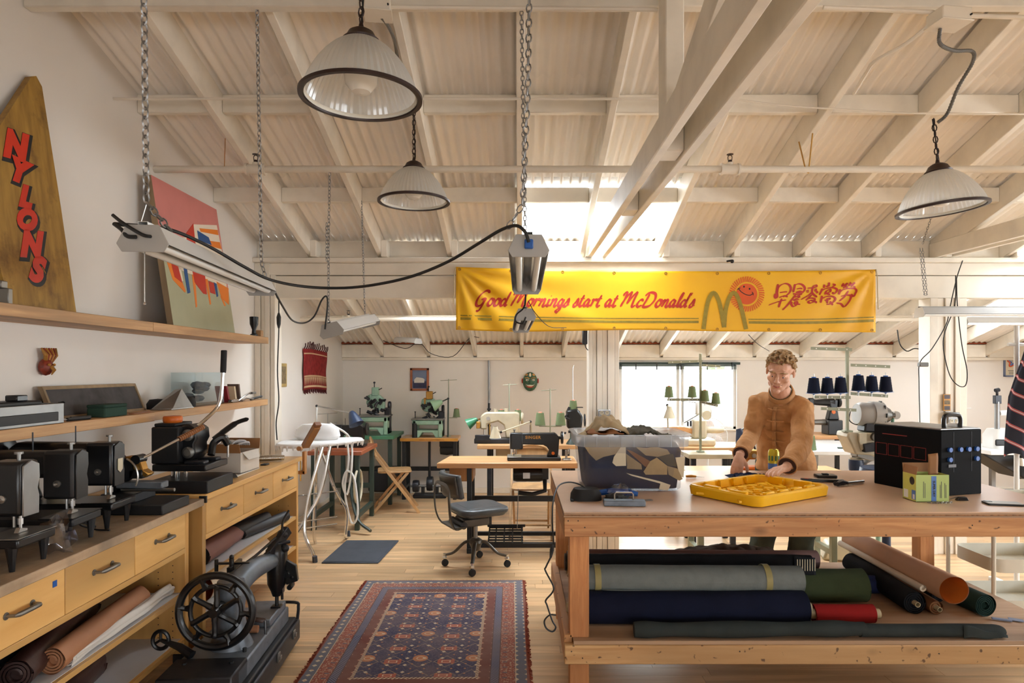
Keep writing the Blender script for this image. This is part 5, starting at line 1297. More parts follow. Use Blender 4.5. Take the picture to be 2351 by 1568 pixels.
part('carry_handle', hd([(-.02, .42, .15), (-.02, .44, .22), (.0, .445, .235), (.16, .445, .235), (.18, .44, .21), (.18, .42, .15)]), 'iron', o)
part('iron_base', MB().b2((-.15, -.42, .165), (.15, .36, .245)), 'grey_iron', o, bevel=.008, seg=2)
part('base_front', MB().b2((-.16, -.50, .165), (.15, -.30, .255)), 'iron', o, bevel=.006)
part('work_plate', MB().b2((-.02, .06, .245), (.14, .34, .285)), 'grey_iron', o, bevel=.005)
part('leather_pad', MB().cyl((-.08, .0, .262), (.10, .0, .262), .018, n=10), 'leather_tan', o)
for x, y in ((.10, -.36), (.11, -.22), (-.10, -.36)):
    part('bolt', MB().cyl((x, y, .245), (x, y, .262), .010, n=6), 'black_paint', o)
part('pedestal', MB().lathe([(.10, .245), (.095, .26), (.075, .30), (.065, .37), (.062, .43), (.075, .50), (.06, .55), (0, .57)], (.02, -.14, 0), 22, squash=.9), 'grey_iron', o)
arm = bez([(.02, -.12, .50), (.05, .02, .54), (.09, .15, .545), (.11, .22, .54)], 5)
part('arm', MB().tube(arm, [.062-.0016*i for i in range(len(arm))], 14), 'grey_iron', o)
part('arm_rod', MB().tube([(.0, -.10, .565), (.06, .08, .60), (.12, .22, .655)], .007, 6), 'black_enamel', o)
mb = MB().b2((-.03, -.06, .56), (-.01, .10, .585)); mb.cyl((-.02, -.02, .56), (-.02, -.02, .62), .012, n=8); mb.ball((-.02, -.02, .625), .013, 8); mb.b2((-.10, -.01, .585), (.06, .01, .595)); mb.cyl((-.10, 0, .55), (-.10, 0, .61), .010, n=8)
part('feed_linkage', mb, 'black_enamel', o, bevel=.002)
mb = MB().lathe([(0, .34), (.022, .345), (.03, .37), (.048, .41), (.052, .50), (.055, .57), (.048, .60), (.03, .63), (0, .64)], (.12, .24, 0), 16)
part('head', mb, 'black_enamel', o)
mb = MB().beam((.10, .18, .58), (.16, .30, .68), .035, .05); mb.beam((.08, .14, .57), (.14, .24, .63), .02, .03); mb.ball((.14, .27, .66), .03, 8); mb.ball((.17, .22, .60), .022, 8); mb.ball((.09, .28, .60), .025, 8)
mb.cyl((.08, .2, .62), (.19, .24, .63), .010, n=8)
part('cam_gear', mb, 'iron', o, bevel=.003)
part('thread_hook', MB().tube(bez([(.14, .25, .66), (.145, .25, .70), (.15, .255, .74), (.175, .27, .79)]), .006, 6), 'black_enamel', o)
mb = MB().cyl((.12, .24, .285), (.12, .24, .42), .010, n=8); mb.cyl((.145, .25, .32), (.145, .25, .42), .007, n=8); mb.b2((.095, .215, .285), (.145, .26, .293)); mb.b2((.10, .22, .36), (.155, .26, .385))
part('needle_bar', mb, 'black_enamel', o)
mb = MB().prism([(.0, .0), (.06, .02), (.05, .10), (-.0, .13), (-.02, .06)], .03, Matrix.Translation((.17, .25, .40))); mb.ball((.20, .25, .44), .02, 8); mb.cyl((.17, .22, .46), (.17, .28, .46), .02, n=10); mb.cyl((.19, .22, .39), (.19, .28, .39), .015, n=8)
part('shuttle_lever', mb, 'black_enamel', o, bevel=.003)
part('foot_link', MB().tube([(.02, .0, .33), (.10, -.02, .32), (.14, -.02, .31), (.145, -.02, .20)], .006, 6), 'black_enamel', o)
part('leather_strap', MB().grid(12, 2, lambda u, v: (-.10+.24*u, -.06+.05*v, .315+.015*sin(pi*u))), 'leather_dark', o, solid=.004)
# hand wheel: two rims, five spokes, facing the camera
wc = V((.0, -.27, .452)); 
def wring(Rr, r_): return MB().tube([wc+V((Rr*cos(a), 0, Rr*sin(a))) for a in [2*pi*k/48 for k in range(48)]], r_, 10, closed=True)
wh = part('hand_wheel', wring(.162, .017), 'black_enamel', o)
part('inner_rim', wring(.112, .010), 'black_enamel', wh)
part('hub', MB().lathe([(0, -.035), (.02, -.035), (.026, -.01), (.032, .0), (.032, .03), (0, .03)], wc, 20, 'y'), 'black_enamel', wh)
for k in range(6):
    a = radians(22+60*k)
    def rp(r, da): return wc+V((r*cos(a+da), 0, r*sin(a+da)))
    part('spoke', MB().tube(bez([rp(.02, -.1), rp(.06, .06), rp(.10, .10), rp(.118, .06)], 4), [.015]*3+[.013]*6+[.016]*4, 8), 'black_enamel', wh)
    a = radians(52+60*k)
    part('rim_bridge', MB().tube([rp(.112, 0), rp(.135, .03), rp(.162, 0)], [.018, .011, .018], 8), 'black_enamel', wh)
part('axle', MB().cyl(wc+V((0, 0, 0)), (0, -.10, .452), .022, n=12), 'iron', o)
sc_ = V((-.245, -.26, .325))
sw = part('small_wheel', MB().tube([sc_+V((.035*cos(a), 0, .040*sin(a))) for a in [2*pi*k/24 for k in range(24)]], .009, 8, closed=True), 'black_enamel', o)
for k in range(3):
    a = radians(90+120*k); part('spoke', MB().cyl(sc_, sc_+V((.035*cos(a), 0, .038*sin(a))), .006, n=6), 'black_enamel', sw)
part('winder_bracket', MB().tube([sc_, (-.16, -.26, .29), (-.10, -.28, .26)], [.008, .018, .022], 8), 'black_enamel', o)

# ================================================================ SWIVEL CHAIR
o = thing('swivel_chair', 'vintage grey steel swivel chair with curved back on casters', 'chair', (-.335, 5.13, 0), radians(-62))
mat('vinyl_grey', (66, 70, 72), .35, var=.2, vs_=10, bump=.1, bs=50)
mat('chair_steel', (96, 92, 86), .38, .75, var=.12)
# local: front = +y
mb = MB().rbox((0, .02, .458), (.40, .40, .045), .09, 6); part('seat', mb, 'vinyl_grey', o, bevel=.018, seg=3)
part('seat_pan', MB().rbox((0, .02, .43), (.36, .36, .02), .08, 5), 'chair_steel', o, bevel=.004)
part('seat_stud_row', MB().box((0, .02, .4815), (.26, .26, .002)), 'vinyl_grey', o, bevel=.001)
bk = MB().grid(14, 10, lambda u, v: ((-.17+.34*u), -.235+.055*(2*u-1)**2-.03*v, .575+.175*v))
part('backrest', bk, 'vinyl_grey', o, solid=.035, smooth=80, bevel=0)
part('back_shell', MB().grid(14, 6, lambda u, v: ((-.16+.32*u), -.262+.055*(2*u-1)**2-.03*v, .585+.155*v)), 'chair_steel', o, solid=.004, smooth=80)
for s_ in (-1, 1):
    part('back_upright', MB().tube(bez([(s_*.10, -.12, .36), (s_*.13, -.22, .34), (s_*.15, -.27, .42), (s_*.155, -.285, .55), (s_*.14, -.285, .64), (s_*.08, -.29, .675), (0, -.292, .68)], 5), .014, 8, flat=.5), 'chair_steel', o)
part('tilt_box', MB().b2((-.09, -.14, .335), (.09, .08, .40)), 'chair_steel', o, bevel=.01)
part('tilt_spring', MB().cyl((-.12, -.15, .36), (.12, -.15, .36), .028, n=12), 'iron', o)
part('tilt_arm', MB().b2((-.13, -.24, .34), (.13, -.14, .355)), 'chair_steel', o, bevel=.003)
part('post', MB().cyl((0, 0, .2), (0, 0, .34), .016, n=12), 'dull_steel', o)
part('hub', MB().lathe([(0, .13), (.03, .13), (.04, .16), (.055, .19), (.05, .21), (.03, .225), (0, .225)], n=18), 'chair_steel', o)
for k in range(4):
    a = radians(45+90*k+14); c, s_ = cos(a), sin(a)
    part('leg', MB().tube(bez([(c*.03, s_*.03, .20), (c*.09, s_*.09, .185), (c*.17, s_*.17, .11), (c*.235, s_*.235, .088)], 4), [.017]*4+[.017]*4+[.015]*4+[.013], 8, flat=.7), 'chair_steel', o)
    f = part('caster', MB().cyl((c*.245, s_*.245, .055), (c*.245, s_*.245, .098), .013, n=10).ball((c*.245, s_*.245, .068), .02, 8), 'chrome', o)
    part('wheel', MB().lathe([(0, -.012), (.024, -.012), (.028, -.006), (.028, .006), (.024, .012), (0, .012)], (c*.245+.008, s_*.245, .028), 16, 'x'), 'black_rubber', f)

# ================================================================ MAIN TREADLE TABLE WITH THE BLACK HEAD
o = thing('treadle_table', 'honey wooden sewing table on black iron treadle legs in the middle', 'table', (-.10, 5.68, 0))
wood('table_honey', (206, 146, 92), (228, 178, 124), 'x', 26, .4)
tx0, tx1 = (997-1190)*5.47/1500+.02, .50
mb = MB().prism([(tx0+.0, 5.47), (tx1, 5.47), (tx1, 5.93), (tx0+.06, 5.93)], .045, Matrix.Translation((0, 0, .74)), 'xy')
part('table_top', mb, 'table_honey', o, w=True, bevel=.005)
part('drawer_box', MB().b2((tx0+.10, 5.52, .60), (tx0+.30, 5.85, .716)), 'clamp_wood', o, w=True, bevel=.004)
for x in (tx0+.27, ):
    for y in (5.53, 5.88): part('leg', MB().b2((x-.02, y-.02, 0), (x+.02, y+.02, .717)), 'black_paint', o, w=True, bevel=.003)
for y in (5.53, 5.88): part('leg', MB().b2((.44, y-.02, 0), (.48, y+.02, .717)), 'black_paint', o, w=True, bevel=.003)
part('long_rail', MB().b2((tx0+.27, 5.87, .36), (.48, 5.90, .41)), 'black_paint', o, w=True, bevel=.003)
part('foot_rail', MB().b2((tx0+.25, 5.50, .045), (.48, 5.54, .085)), 'black_paint', o, w=True, bevel=.003)
part('foot_rail', MB().b2((tx0+.25, 5.90, .045), (.48, 5.93, .08)), 'black_paint', o, w=True, bevel=.003)
for x in (tx0+.27, .46): part('cross_foot', MB().b2((x-.02, 5.48, 0.001), (x+.02, 5.95, .045)), 'black_paint', o, w=True, bevel=.003)
tr = MB(); 
for k in range(7): tr.b2((-.25, 5.43+.045*k, .10+.010*k), (.04, 5.43+.045*k+.016, .112+.010*k))
for x in (-.25, -.19, -.12, -.05, .03): tr.beam((x, 5.42, .10), (x, 5.73, .17), .012, .012)
tr.beam((-.27, 5.73, .178), (.06, 5.73, .178), .02, .02)
part('treadle', tr, 'black_paint', o, w=True)
mt_ = MB().lathe([(0, -.13), (.06, -.13), (.068, -.10), (.068, .10), (.06, .13), (0, .13)], (.085, 5.68, .64), 20, 'x')
part('motor', mt_, 'black_enamel', o, w=True)
part('motor_plate', MB().b2((.04, 5.607, .61), (.10, 5.612, .66)), 'steel', o, w=True)
mb = MB().b2((.20, 5.62, .60), (.26, 5.74, .70)); mb.tube([(.23, 5.66, .60), (.23, 5.64, .50), (.12, 5.64, .47), (.0, 5.66, .48)], .02, 8); part('clutch', mb, 'black_paint', o, w=True, bevel=.004)
part('pull_rod', MB().cyl((.0, 5.62, .52), (-.01, 5.60, .18), .004, n=6), 'dull_steel', o, w=True)
sg = sewing_head('sewing_head', 'glossy black sewing head with gold SINGER lettering on the honey table', None, (.145, 5.69, .763), pi, L=.44, H=.20, legs=0.0, m='black_enamel', plate='steel', wheel=.055)
# lettering faces the camera (the head is turned half round)
part('lettering', text_mb('SINGER', .036, Matrix.Translation((.085, .0440, .185)) @ Matrix.Rotation(pi, 4, 'Z') @ Matrix.Rotation(pi/2, 4, 'X'), bold=.0012, extr=.0003, spacing=1.15), 'carved_gold', sg, smooth=0)
part('gold_medallion', MB().lathe([(0, 0), (.014, 0), (.014, .002), (0, .002)], (0, 0, 0), 18, M=Matrix.Translation((-.155, .0445, .06)) @ Matrix.Rotation(-pi/2, 4, 'X')), 'orange_plastic', sg)
o = thing('bobbin_winder', 'small steel bobbin winder at the right end of the honey table', 'winder', (.415, 5.66, .763))
part('base', MB().b2((-.03, -.05, 0), (.04, .05, .012)), 'steel', o, bevel=.002); part('post', MB().b2((-.01, -.015, .012), (.01, .015, .085)), 'steel', o, bevel=.002)
part('pulley', MB().lathe([(0, 0), (.022, 0), (.02, .006), (.022, .012), (0, .012)], (.012, 0, .07), 16, 'x'), 'steel', o); part('lever', MB().cyl((0, 0, .085), (.03, -.02, .10), .004, n=6), 'steel', o)

# ================================================================ FOLDING CHAIRS
wood('chair_wood', (176, 134, 88), (206, 164, 114), 'z', 24, .5)
def folding_chair(label, loc, rz, mt='chair_wood'):
    o = thing('folding_chair', label, 'chair', loc, rz, 'wooden folding chairs')
    for s_ in (-1, 1):
        part('front_leg', MB().beam((s_*.19, .26, 0), (s_*.19, -.20, .62), .02, .032), mt, o, bevel=.003)
        part('rear_leg', MB().beam((s_*.165, -.24, 0), (s_*.165, .14, .44), .02, .03), mt, o, bevel=.003)
        part('back_post', MB().tube(bez([(s_*.19, -.20, .62), (s_*.185, -.23, .70), (s_*.15, -.25, .77), (s_*.07, -.26, .80), (0, -.262, .805)], 4), .013, 6), mt, o)
    part('seat', MB().rbox((0, -.0, .445), (.36, .36, .018), .06, 4), mt, o, bevel=.004)
    part('backrest', MB().grid(10, 4, lambda u, v: (-.17+.34*u, -.225-.035*v-.02*(1-(2*u-1)**2), .64+.13*v)), mt, o, solid=.012)
    part('stretcher', MB().cyl((-.18, .17, .12), (.18, .17, .12), .010, n=8), mt, o); part('stretcher', MB().cyl((-.16, -.17, .085), (.16, -.17, .085), .010, n=8), mt, o)
    return o
folding_chair('light wooden folding chair standing by the green machine table', (-1.36, 7.18, 0), radians(-78))
folding_chair('wooden folding chair half hidden behind the honey sewing table', (.12, 6.16, 0), radians(178))

# ================================================================ IRONING BOARD
o = thing('ironing_board', 'white padded ironing board on crossed chrome tube legs by the cabinet', 'ironing board', (-1.62, 5.50, 0))
bd = [(-2.02, 5.28), (-1.80, 5.18), (-1.45, 5.30), (-1.42, 5.44), (-1.40, 5.62), (-1.50, 5.74), (-1.85, 5.75), (-2.03, 5.60)]
bp = bez([(a, b, 0) for a, b in ((-1.99, 5.42), (-1.95, 5.27), (-1.8, 5.22), (-1.55, 5.36), (-1.38, 5.62), (-1.36, 5.72), (-1.42, 5.80), (-1.6, 5.78), (-1.9, 5.72), (-1.99, 5.58))], 4)
mat('linen_white', (226, 224, 222), .85, var=.03, bump=.4, bs=30)
part('padded_top', MB().prism([(p.x, p.y) for p in bp], .035, Matrix.Translation((0, 0, .93)), 'xy'), 'linen_white', o, w=True, bevel=.012, seg=2)
mb = MB()
for i in range(0, len(bp), 1):
    p = bp[i]; mb.cyl((p.x, p.y, .93), (p.x*.995-.008, p.y, .885+.006*(i % 3)), .012, .004, 5)
part('gathered_edge', mb, 'linen_white', o, w=True, kind='stuff')
for nm, pts in (('leg', [(-1.62, 5.42, .91), (-1.72, 5.36, .50), (-1.74, 5.32, .22), (-1.66, 5.28, .06), (-1.63, 5.24, .0)]), ('leg', [(-1.72, 5.62, .91), (-1.60, 5.70, .50), (-1.52, 5.78, .30), (-1.56, 5.90, .05), (-1.575, 6.05, .0)]),
                ('leg', [(-1.58, 5.50, .91), (-1.66, 5.45, .50), (-1.86, 5.36, .14), (-1.88, 5.34, .0)]), ('leg', [(-1.70, 5.5, .91), (-1.74, 5.6, .5), (-1.80, 5.75, .12), (-1.80, 5.80, .0)])):
    part(nm, MB().tube(bez(pts, 5), .014, 10), 'chrome', o, w=True)
for x, y in ((-1.63, 5.24), (-1.575, 6.05)): part('rubber_foot', MB().cyl((x, y, 0), (x-.003, y-.003, .05), .02, n=10), 'mat_rubber', o, w=True)
for z in (.50, .28, .22): part('cross_bar', MB().cyl((-1.86, 5.40, z), (-1.56, 5.62, z), .006, n=8), 'chrome', o, w=True)
mb = MB().lathe([(0, 0), (.13, 0), (.15, .03), (.14, .09), (.10, .13), (0, .14)], (0, 0, 0), 22, squash=1.0); mb.v = [(v[0]*1.3-1.72, v[1]*.7+5.6, v[2]+.948) for v in mb.v]
solo('pressing_cushion', mb, 'linen_white', 'rounded white pressing cushion on the ironing board', 'cushion')

# ================================================================ TABLES ALONG THE LEFT AND BACK WALLS
def ibench(name, label, x0, x1, y0, y1, z, topm, legm, t_=.04, group=None, inset=.05, rails=True, cat='table'):
    o = thing(name, label, cat, ((x0+x1)/2, (y0+y1)/2, 0), 0, group)
    part('table_top', MB().b2((x0, y0, z-t_), (x1, y1, z)), topm, o, w=True, bevel=.004)
    for x in (x0+inset, x1-inset):
        for y in (y0+.04, y1-.04): part('leg', MB().b2((x-.022, y-.022, 0), (x+.022, y+.022, z-t_)), legm, o, w=True, bevel=.003)
    if rails:
        for x in (x0+inset, x1-inset): part('side_rail', MB().b2((x-.02, y0+.06, .12), (x+.02, y1-.06, .16)), legm, o, w=True)
        part('back_rail', MB().b2((x0+inset, y1-.06, .30), (x1-inset, y1-.03, .35)), legm, o, w=True)
    return o
mat('red_wood', (150, 82, 52), .4, var=.1)
t1 = ibench('sewing_table', 'reddish wooden machine table on dark green legs beside the ironing board', -2.02, -1.50, 6.25, 6.95, .765, 'red_wood', 'dark_green_paint')
mb = MB().tube(bez([(-1.62, 6.30, .55), (-1.58, 6.22, .3), (-1.50, 6.15, .12), (-1.38, 6.1, .04)], 4), .03, 8, flat=.5); part('treadle_arm', mb, 'dark_green_paint', t1, w=True)
part('belt_wheel', MB().tube([(-1.55, 6.32+.15*cos(a), .42+.16*sin(a)) for a in [2*pi*k/28 for k in range(28)]], .012, 6, closed=True), 'cream_enamel', t1, w=True)
o = thing('hose', 'white coiled hose hanging beside the ironing board', 'hose', (-1.60, 6.1, 0))
hp = bez([(-1.60, 6.08, .93), (-1.585, 6.10, .7), (-1.62, 6.1, .42), (-1.56, 6.1, .12), (-1.50, 6.1, .20), (-1.53, 6.1, .52), (-1.60, 6.1, .60), (-1.64, 6.1, .48), (-1.60, 6.1, .38), (-1.56, 6.1, .6), (-1.57, 6.1, .9), (-1.70, 5.9, 1.06)], 5)
part('hose_run', MB().tube(hp, .010, 8), 'white_plastic', o, w=True)
sewing_head('sewing_head', 'old black and brass sewing head on the reddish table by the lamp', None, (-1.72, 6.62, .765), radians(180), L=.34, H=.19, legs=0, plate='brass')
# anglepoise with navy shade
def desk_lamp(label, pts, shade_dir, m, ms, r=.008, sr=.075, group=None):
    o = thing('task_lamp', label, 'lamp', pts[0], 0, group)
    for a, b in zip(pts[:-1], pts[1:]):
        part('arm', MB().cyl(a, b, r, n=8), m, o, w=True); part('joint', MB().ball(b, r*1.8, 8), 'black_paint', o, w=True)
    c = V(pts[-1]); d = V(shade_dir).normalized(); q = d.to_track_quat('Z', 'Y').to_matrix().to_4x4(); q.translation = c
    part('lamp_shade', MB().lathe([(.02, -.02), (sr*.45, .0), (sr*.6, sr*.4), (sr*.8, sr), (sr, sr*1.6), (sr*.97, sr*1.6), (sr*.5, sr*.3)], (0, 0, 0), 22, M=q, caps=False), ms, o, w=True)
    part('bulb', MB().ball(c+d*sr*.8, sr*.3, 10), 'bulb_white', o, w=True)
    return o
mat('lamp_navy', (42, 56, 82), .4, var=.03); mat('lamp_green', (60, 128, 92), .35, var=.05); mat('lamp_mint', (140, 176, 142), .4, var=.05)
desk_lamp('adjustable lamp with navy shade reaching over the ironing board', [V((-1.98, 6.4, .765)), P(727, 932, 6.4), P(808, 949, 6.3)], (.5, -.3, -1), 'steel', 'lamp_navy')
o = thing('thread_stand', 'bare wire thread stand behind the ironing board', 'thread stand', P(752, 1000, 6.6)); o.location.z = .765; ROOT[o.name] = Matrix.Translation(o.location)
part('post', MB().cyl((0, 0, 0), (0, 0, EYE+(850-948)*6.6/1500-.765), .005, n=6), 'steel', o); part('cross_bar', MB().cyl((-.11, 0, .33), (.10, 0, .345), .004, n=6), 'steel', o)

# green bench + green buttonhole machine
mat('bench_green', (74, 128, 98), .4, var=.06)
X_ = lambda px, D: (px-1190)*D/1500
g1 = ibench('machine_bench', 'green topped machine bench with dark legs against the back wall', -2.06, -1.42, 7.45, 8.1, .79, 'bench_green', 'dark_green_paint')
part('motor', MB().b2((-1.75, 7.6, .12), (-1.45, 7.95, .38)), 'black_paint', g1, w=True, bevel=.02)
def special_machine(label, loc, m, acc, rz=0):
    o = thing('buttonhole_machine', label, 'sewing machine', loc, rz, 'green industrial machines by the back wall')
    w_, d_, h_ = .36, .26, .21
    for x in (-w_/2, w_/2-.05):
        part('frame_side', MB().b2((x, -d_/2, 0), (x+.05, d_/2, h_)), m, o, bevel=.01)
    part('frame_top', MB().b2((-w_/2, -d_/2, h_-.06), (w_/2, d_/2, h_)), m, o, bevel=.012)
    part('frame_bottom', MB().prism([(-w_/2, 0), (-w_/2+.08, 0), (-w_/2+.12, .06), (w_/2-.12, .06), (w_/2-.08, 0), (w_/2, 0), (w_/2, .085), (-w_/2, .085)], d_*.9, Matrix.Translation((0, 0, 0))), m, o, bevel=.004)
    part('bed_plate', MB().b2((-w_/2-.01, -d_/2-.01, h_), (w_/2+.01, d_/2+.01, h_+.018)), 'dull_steel', o, bevel=.003)
    part('arm', MB().prism([(-.06, .05), (.12, .0), (.12, .14), (.06, .20), (-.08, .20), (-.10, .10)], .07, Matrix.Translation((0, .03, h_+.05))), m, o, bevel=.015, seg=2)
    mb = MB().b2((-.03, -.02, .24+h_), (.05, .05, .34+h_)); mb.b2((-.06, -.01, h_+.18), (-.03, .04, h_+.26)); part('upper_head', mb, acc, o, bevel=.008)
    mb = MB()
    for k in range(26):
        a = V((R.uniform(-.07, .15), R.uniform(-.09, -.01), h_+R.uniform(.03, .20))); b = a+V((R.uniform(-.06, .06), R.uniform(-.02, .02), R.uniform(-.04, .05))); mb.cyl(a, b, R.uniform(.010, .020), n=7)
    part('linkage', mb, 'iron', o, kind='stuff')
    mb = MB().lathe([(0, -.015), (.05, -.015), (.055, 0), (.05, .015), (0, .015)], (.17, .05, h_+.12), 18, 'x'); part('handwheel', mb, 'iron', o)
    mb = MB().cyl((-.0, 0, h_+.34), (-.0, 0, h_+.39), .006, n=6); mb.ball((0, 0, h_+.395), .014, 8); mb.cyl((.05, 0, h_+.31), (.09, 0, h_+.33), .006, n=6); part('oiler', mb, 'iron', o)
    part('lever', MB().tube([(-.15, -.08, h_+.02), (-.15, -.08, h_+.09), (-.15, -.08, h_+.10)], [.005, .005, .012], 8), 'black_enamel', o)
    mb = MB().b2((.12, -.02, .03), (.19, .06, h_+.10)); part('drive_case', mb, 'iron', o, bevel=.01)
    return o
special_machine('mint green industrial buttonhole machine on the green bench', (X_(852, 7.6)+.02, 7.68, .79), 'green_enamel', 'green_enamel')
mat('bench_yellow', (196, 138, 48), .45, var=.08)
b2b = ibench('machine_bench', 'wooden bench with yellow stencilled front edge near the back wall', X_(922, 7.85), X_(1053, 7.85), 7.75, 8.12, .735, 'tan_wood_top', 'black_paint', inset=.04)
part('edge_strip', MB().b2((X_(922, 7.85), 7.742, .70), (X_(1053, 7.85), 7.75, .73)), 'bench_yellow', b2b, w=True)
part('edge_lettering', text_mb('AMERICAN SAFETY TABLE CO.', .022, Matrix.Translation((X_(962, 7.75), 7.741, .707)) @ Matrix.Rotation(pi/2, 4, 'X'), bold=.0006, extr=.0003), 'maple_dark', b2b, w=True, smooth=0)
part('clutch_motor', MB().lathe([(0, -.09), (.06, -.08), (.07, 0), (.06, .08), (0, .09)], (X_(1026, 7.9), 7.92, .58), 16, 'x').b2((X_(1010, 7.9), 7.85, .62), (X_(1045, 7.9), 7.98, .695)), 'black_paint', b2b, w=True)
part('drive_rod', MB().cyl((X_(986, 7.9), 7.9, .15), (X_(986, 7.9), 7.9, .69), .016, n=8), 'black_paint', b2b, w=True)
special_machine('mint green base machine with brass coloured works on the yellow edged bench', (X_(985, 7.9)-.01, 7.93, .735), 'green_enamel', 'brass')
o = thing('spool_box', 'black cylinder canister left of the brass-work machine', 'canister', (X_(953, 7.85), 7.82, .735)); part('body', MB().cyl((0, 0, 0), (0, 0, .165), .032, n=18), 'black_paint', o); part('lid', MB().cyl((0, 0, .165), (0, 0, .172), .034, n=18), 'black_enamel', o)
desk_lamp('mint green gooseneck lamp at the yellow edged bench', [V((X_(1029, 7.9), 7.86, .735)), P(1029, 915, 7.86), P(1012, 923, 7.8)], (-1, -.2, -.5), 'dark_green_paint', 'lamp_mint', sr=.07)
# tool of two grinding wheels on the floor
o = thing('drive_motor', 'black twin pulley motor on the floor under the yellow edged bench', 'motor', (X_(986, 7.85), 7.9, 0))
for x in (-.17, 0, .17): part('pulley', MB().lathe([(0, -.035), (.07 if x else .085, -.035), (.075 if x else .09, 0), (.07 if x else .085, .035), (0, .035)], (x, 0, .14 if x else .17), 18, 'x'), 'iron', o)
part('shaft', MB().cyl((-.24, 0, .14), (.24, 0, .14), .015, n=8), 'dull_steel', o); part('base', MB().b2((-.2, -.06, 0), (.2, .08, .05)), 'black_paint', o, bevel=.01); [part('mount', MB().b2((x, -.05, .05), (x+.03, .05, .14)), 'black_paint', o) for x in (-.10, .07)]

def cone(label, c, h, m, group, r=None, core=True):
    r = r or h*.42; o = thing('thread_cone', label, 'thread cone', c, 0, group); k = 16
    prof = [(r*.98, 0), (r, .004)]
    for i in range(1, 12): prof.append((r*(1-.30*i/12)*(1.012 if i % 2 else .99), h*i/12))
    prof += [(r*.70, h*.985), (r*.62, h)]
    part('yarn', MB().lathe(prof, n=k), m, o)
    part('cone_core', MB().lathe([(r*.36, h), (r*.33, h*1.07), (0, h*1.07)], n=12), 'pink_core' if core else 'blue_plastic', o)
    return o
CG = 'green thread cones on the bench stands'
def tstand(label, px, D, zb, ztop, cones, zc_, wpx=None, top=None, cm_='thread_green', ch=.13):
    x = X_(px, D); o = thing('thread_stand', label, 'thread stand', (x, D, zb))
    part('post', MB().cyl((0, 0, 0), (0, 0, ztop-zb), .006, n=8), 'stand_green', o); part('foot', MB().cyl((0, 0, 0), (0, 0, .012), .03, n=12), 'stand_green', o)
    if top:
        part('guide_arm', MB().cyl((X_(top[0], D)-x, 0, ztop-zb-.02), (X_(top[1], D)-x, 0, ztop-zb-.01), .004, n=6), 'stand_green', o)
    xs = [X_(c[0], D) for c in cones]
    part('tray_arm', MB().cyl((min(xs+[x])-x-.01, 0, zc_-zb-.01), (max(xs+[x])-x+.01, 0, zc_-zb-.01), .006, n=8), 'stand_green', o)
    for c_, xx in zip(cones, xs):
        part('cone_plate', MB().cyl((xx-x, 0, zc_-zb-.004), (xx-x, 0, zc_-zb), .05, n=18), 'dull_steel', o)
        cone(c_[1], (xx, D, zc_), ch, cm_, CG)
    return o
zz = lambda py, D: EYE+(850-py)*D/1500
tstand('tall steel thread stand behind the mint gooseneck lamp', 1030, 7.95, .735, zz(870, 7.95), [(1048, 'dark green thread cone on the stand beside the gooseneck lamp')], zz(957, 7.95), top=(1011, 1049), ch=.10)
# cream machine on bench behind the honey table
cb_ = ibench('machine_bench', 'light bench behind the honey table carrying the cream machine and lamps', X_(1096, 6.5), X_(1330, 6.5), 6.45, 7.0, .80, 'tan_wood_top', 'iron', inset=.12, rails=False)
part('control_box', MB().b2((X_(1138, 6.6), 6.6, .56), (X_(1172, 6.6), 6.75, .75)), 'cream_enamel', cb_, w=True, bevel=.01)
o = thing('sewing_machine', 'cream industrial sewing head on the light bench left of the black one', 'sewing machine', (X_(1150, 6.6)-.01, 6.68, .80))
part('bed', MB().b2((-.26, -.10, 0), (.22, .10, .05)), 'iron', o, bevel=.006)
part('arm', MB().prism([(-.17, .30), (-.20, .27), (-.20, .14), (-.13, .14), (-.13, .19), (-.02, .22), (.04, .18), (.06, .05), (.20, .05), (.20, .30), (.17, .315), (-.14, .315)], .10, Matrix.Translation((0, 0, .0))), 'cream_enamel', o, bevel=.015, seg=2)
part('needle_bar', MB().cyl((-.165, 0, .055), (-.165, 0, .16), .007, n=8), 'steel', o); part('handwheel', MB().lathe([(0, -.012), (.055, -.012), (.06, 0), (.055, .012), (0, .012)], (.225, 0, .25), 20, 'x'), 'cream_enamel', o)
part('tension_block', MB().b2((-.24, -.07, .15), (-.20, -.03, .22)), 'brass', o, bevel=.004); part('hook', MB().b2((-.25, -.12, .03), (-.10, -.09, .09)), 'iron', o, bevel=.004)
part('dial', MB().cyl((-.12, -.055, .25), (-.12, -.048, .25), .02, n=14), 'steel', o); part('top_knob', MB().cyl((-.05, 0, .315), (-.05, 0, .345), .014, n=10).cyl((.06, 0, .315), (.06, 0, .35), .018, n=10), 'cream_enamel', o)
desk_lamp('lamp with glossy green oval shade above the light bench', [V((X_(1124, 6.9), 6.9, .80)), P(1124, 966, 6.9), P(1104, 962, 6.8), P(1092, 964, 6.7)], (-1, -.1, -.55), 'brass', 'lamp_green', sr=.06)
desk_lamp('cream articulated lamp with a cylinder shade over the black head', [V((X_(1222, 6.4), 6.46, .80)), P(1218, 968, 6.3), P(1150, 992, 6.1), P(1137, 984, 6.1)], (0, 0, -1), 'cream_enamel', 'cream_enamel', r=.007, sr=.055)
tstand('wire thread stand carrying two green cones above the cream head', 1169, 6.9, .80, zz(880, 6.9), [(1151, 'green thread cone left of the wire stand over the cream head'), (1189, 'green thread cone right of the wire stand over the cream head')], zz(965, 6.9), top=(1155, 1186), ch=.11)
tstand('white wire thread stand with two larger green cones left of the bin', 1263, 6.3, .80, zz(892, 6.3), [(1240, 'larger green thread cone left on the white wire stand'), (1287, 'larger green thread cone right on the white wire stand')], zz(976, 6.3), top=(1242, 1277), ch=.12)
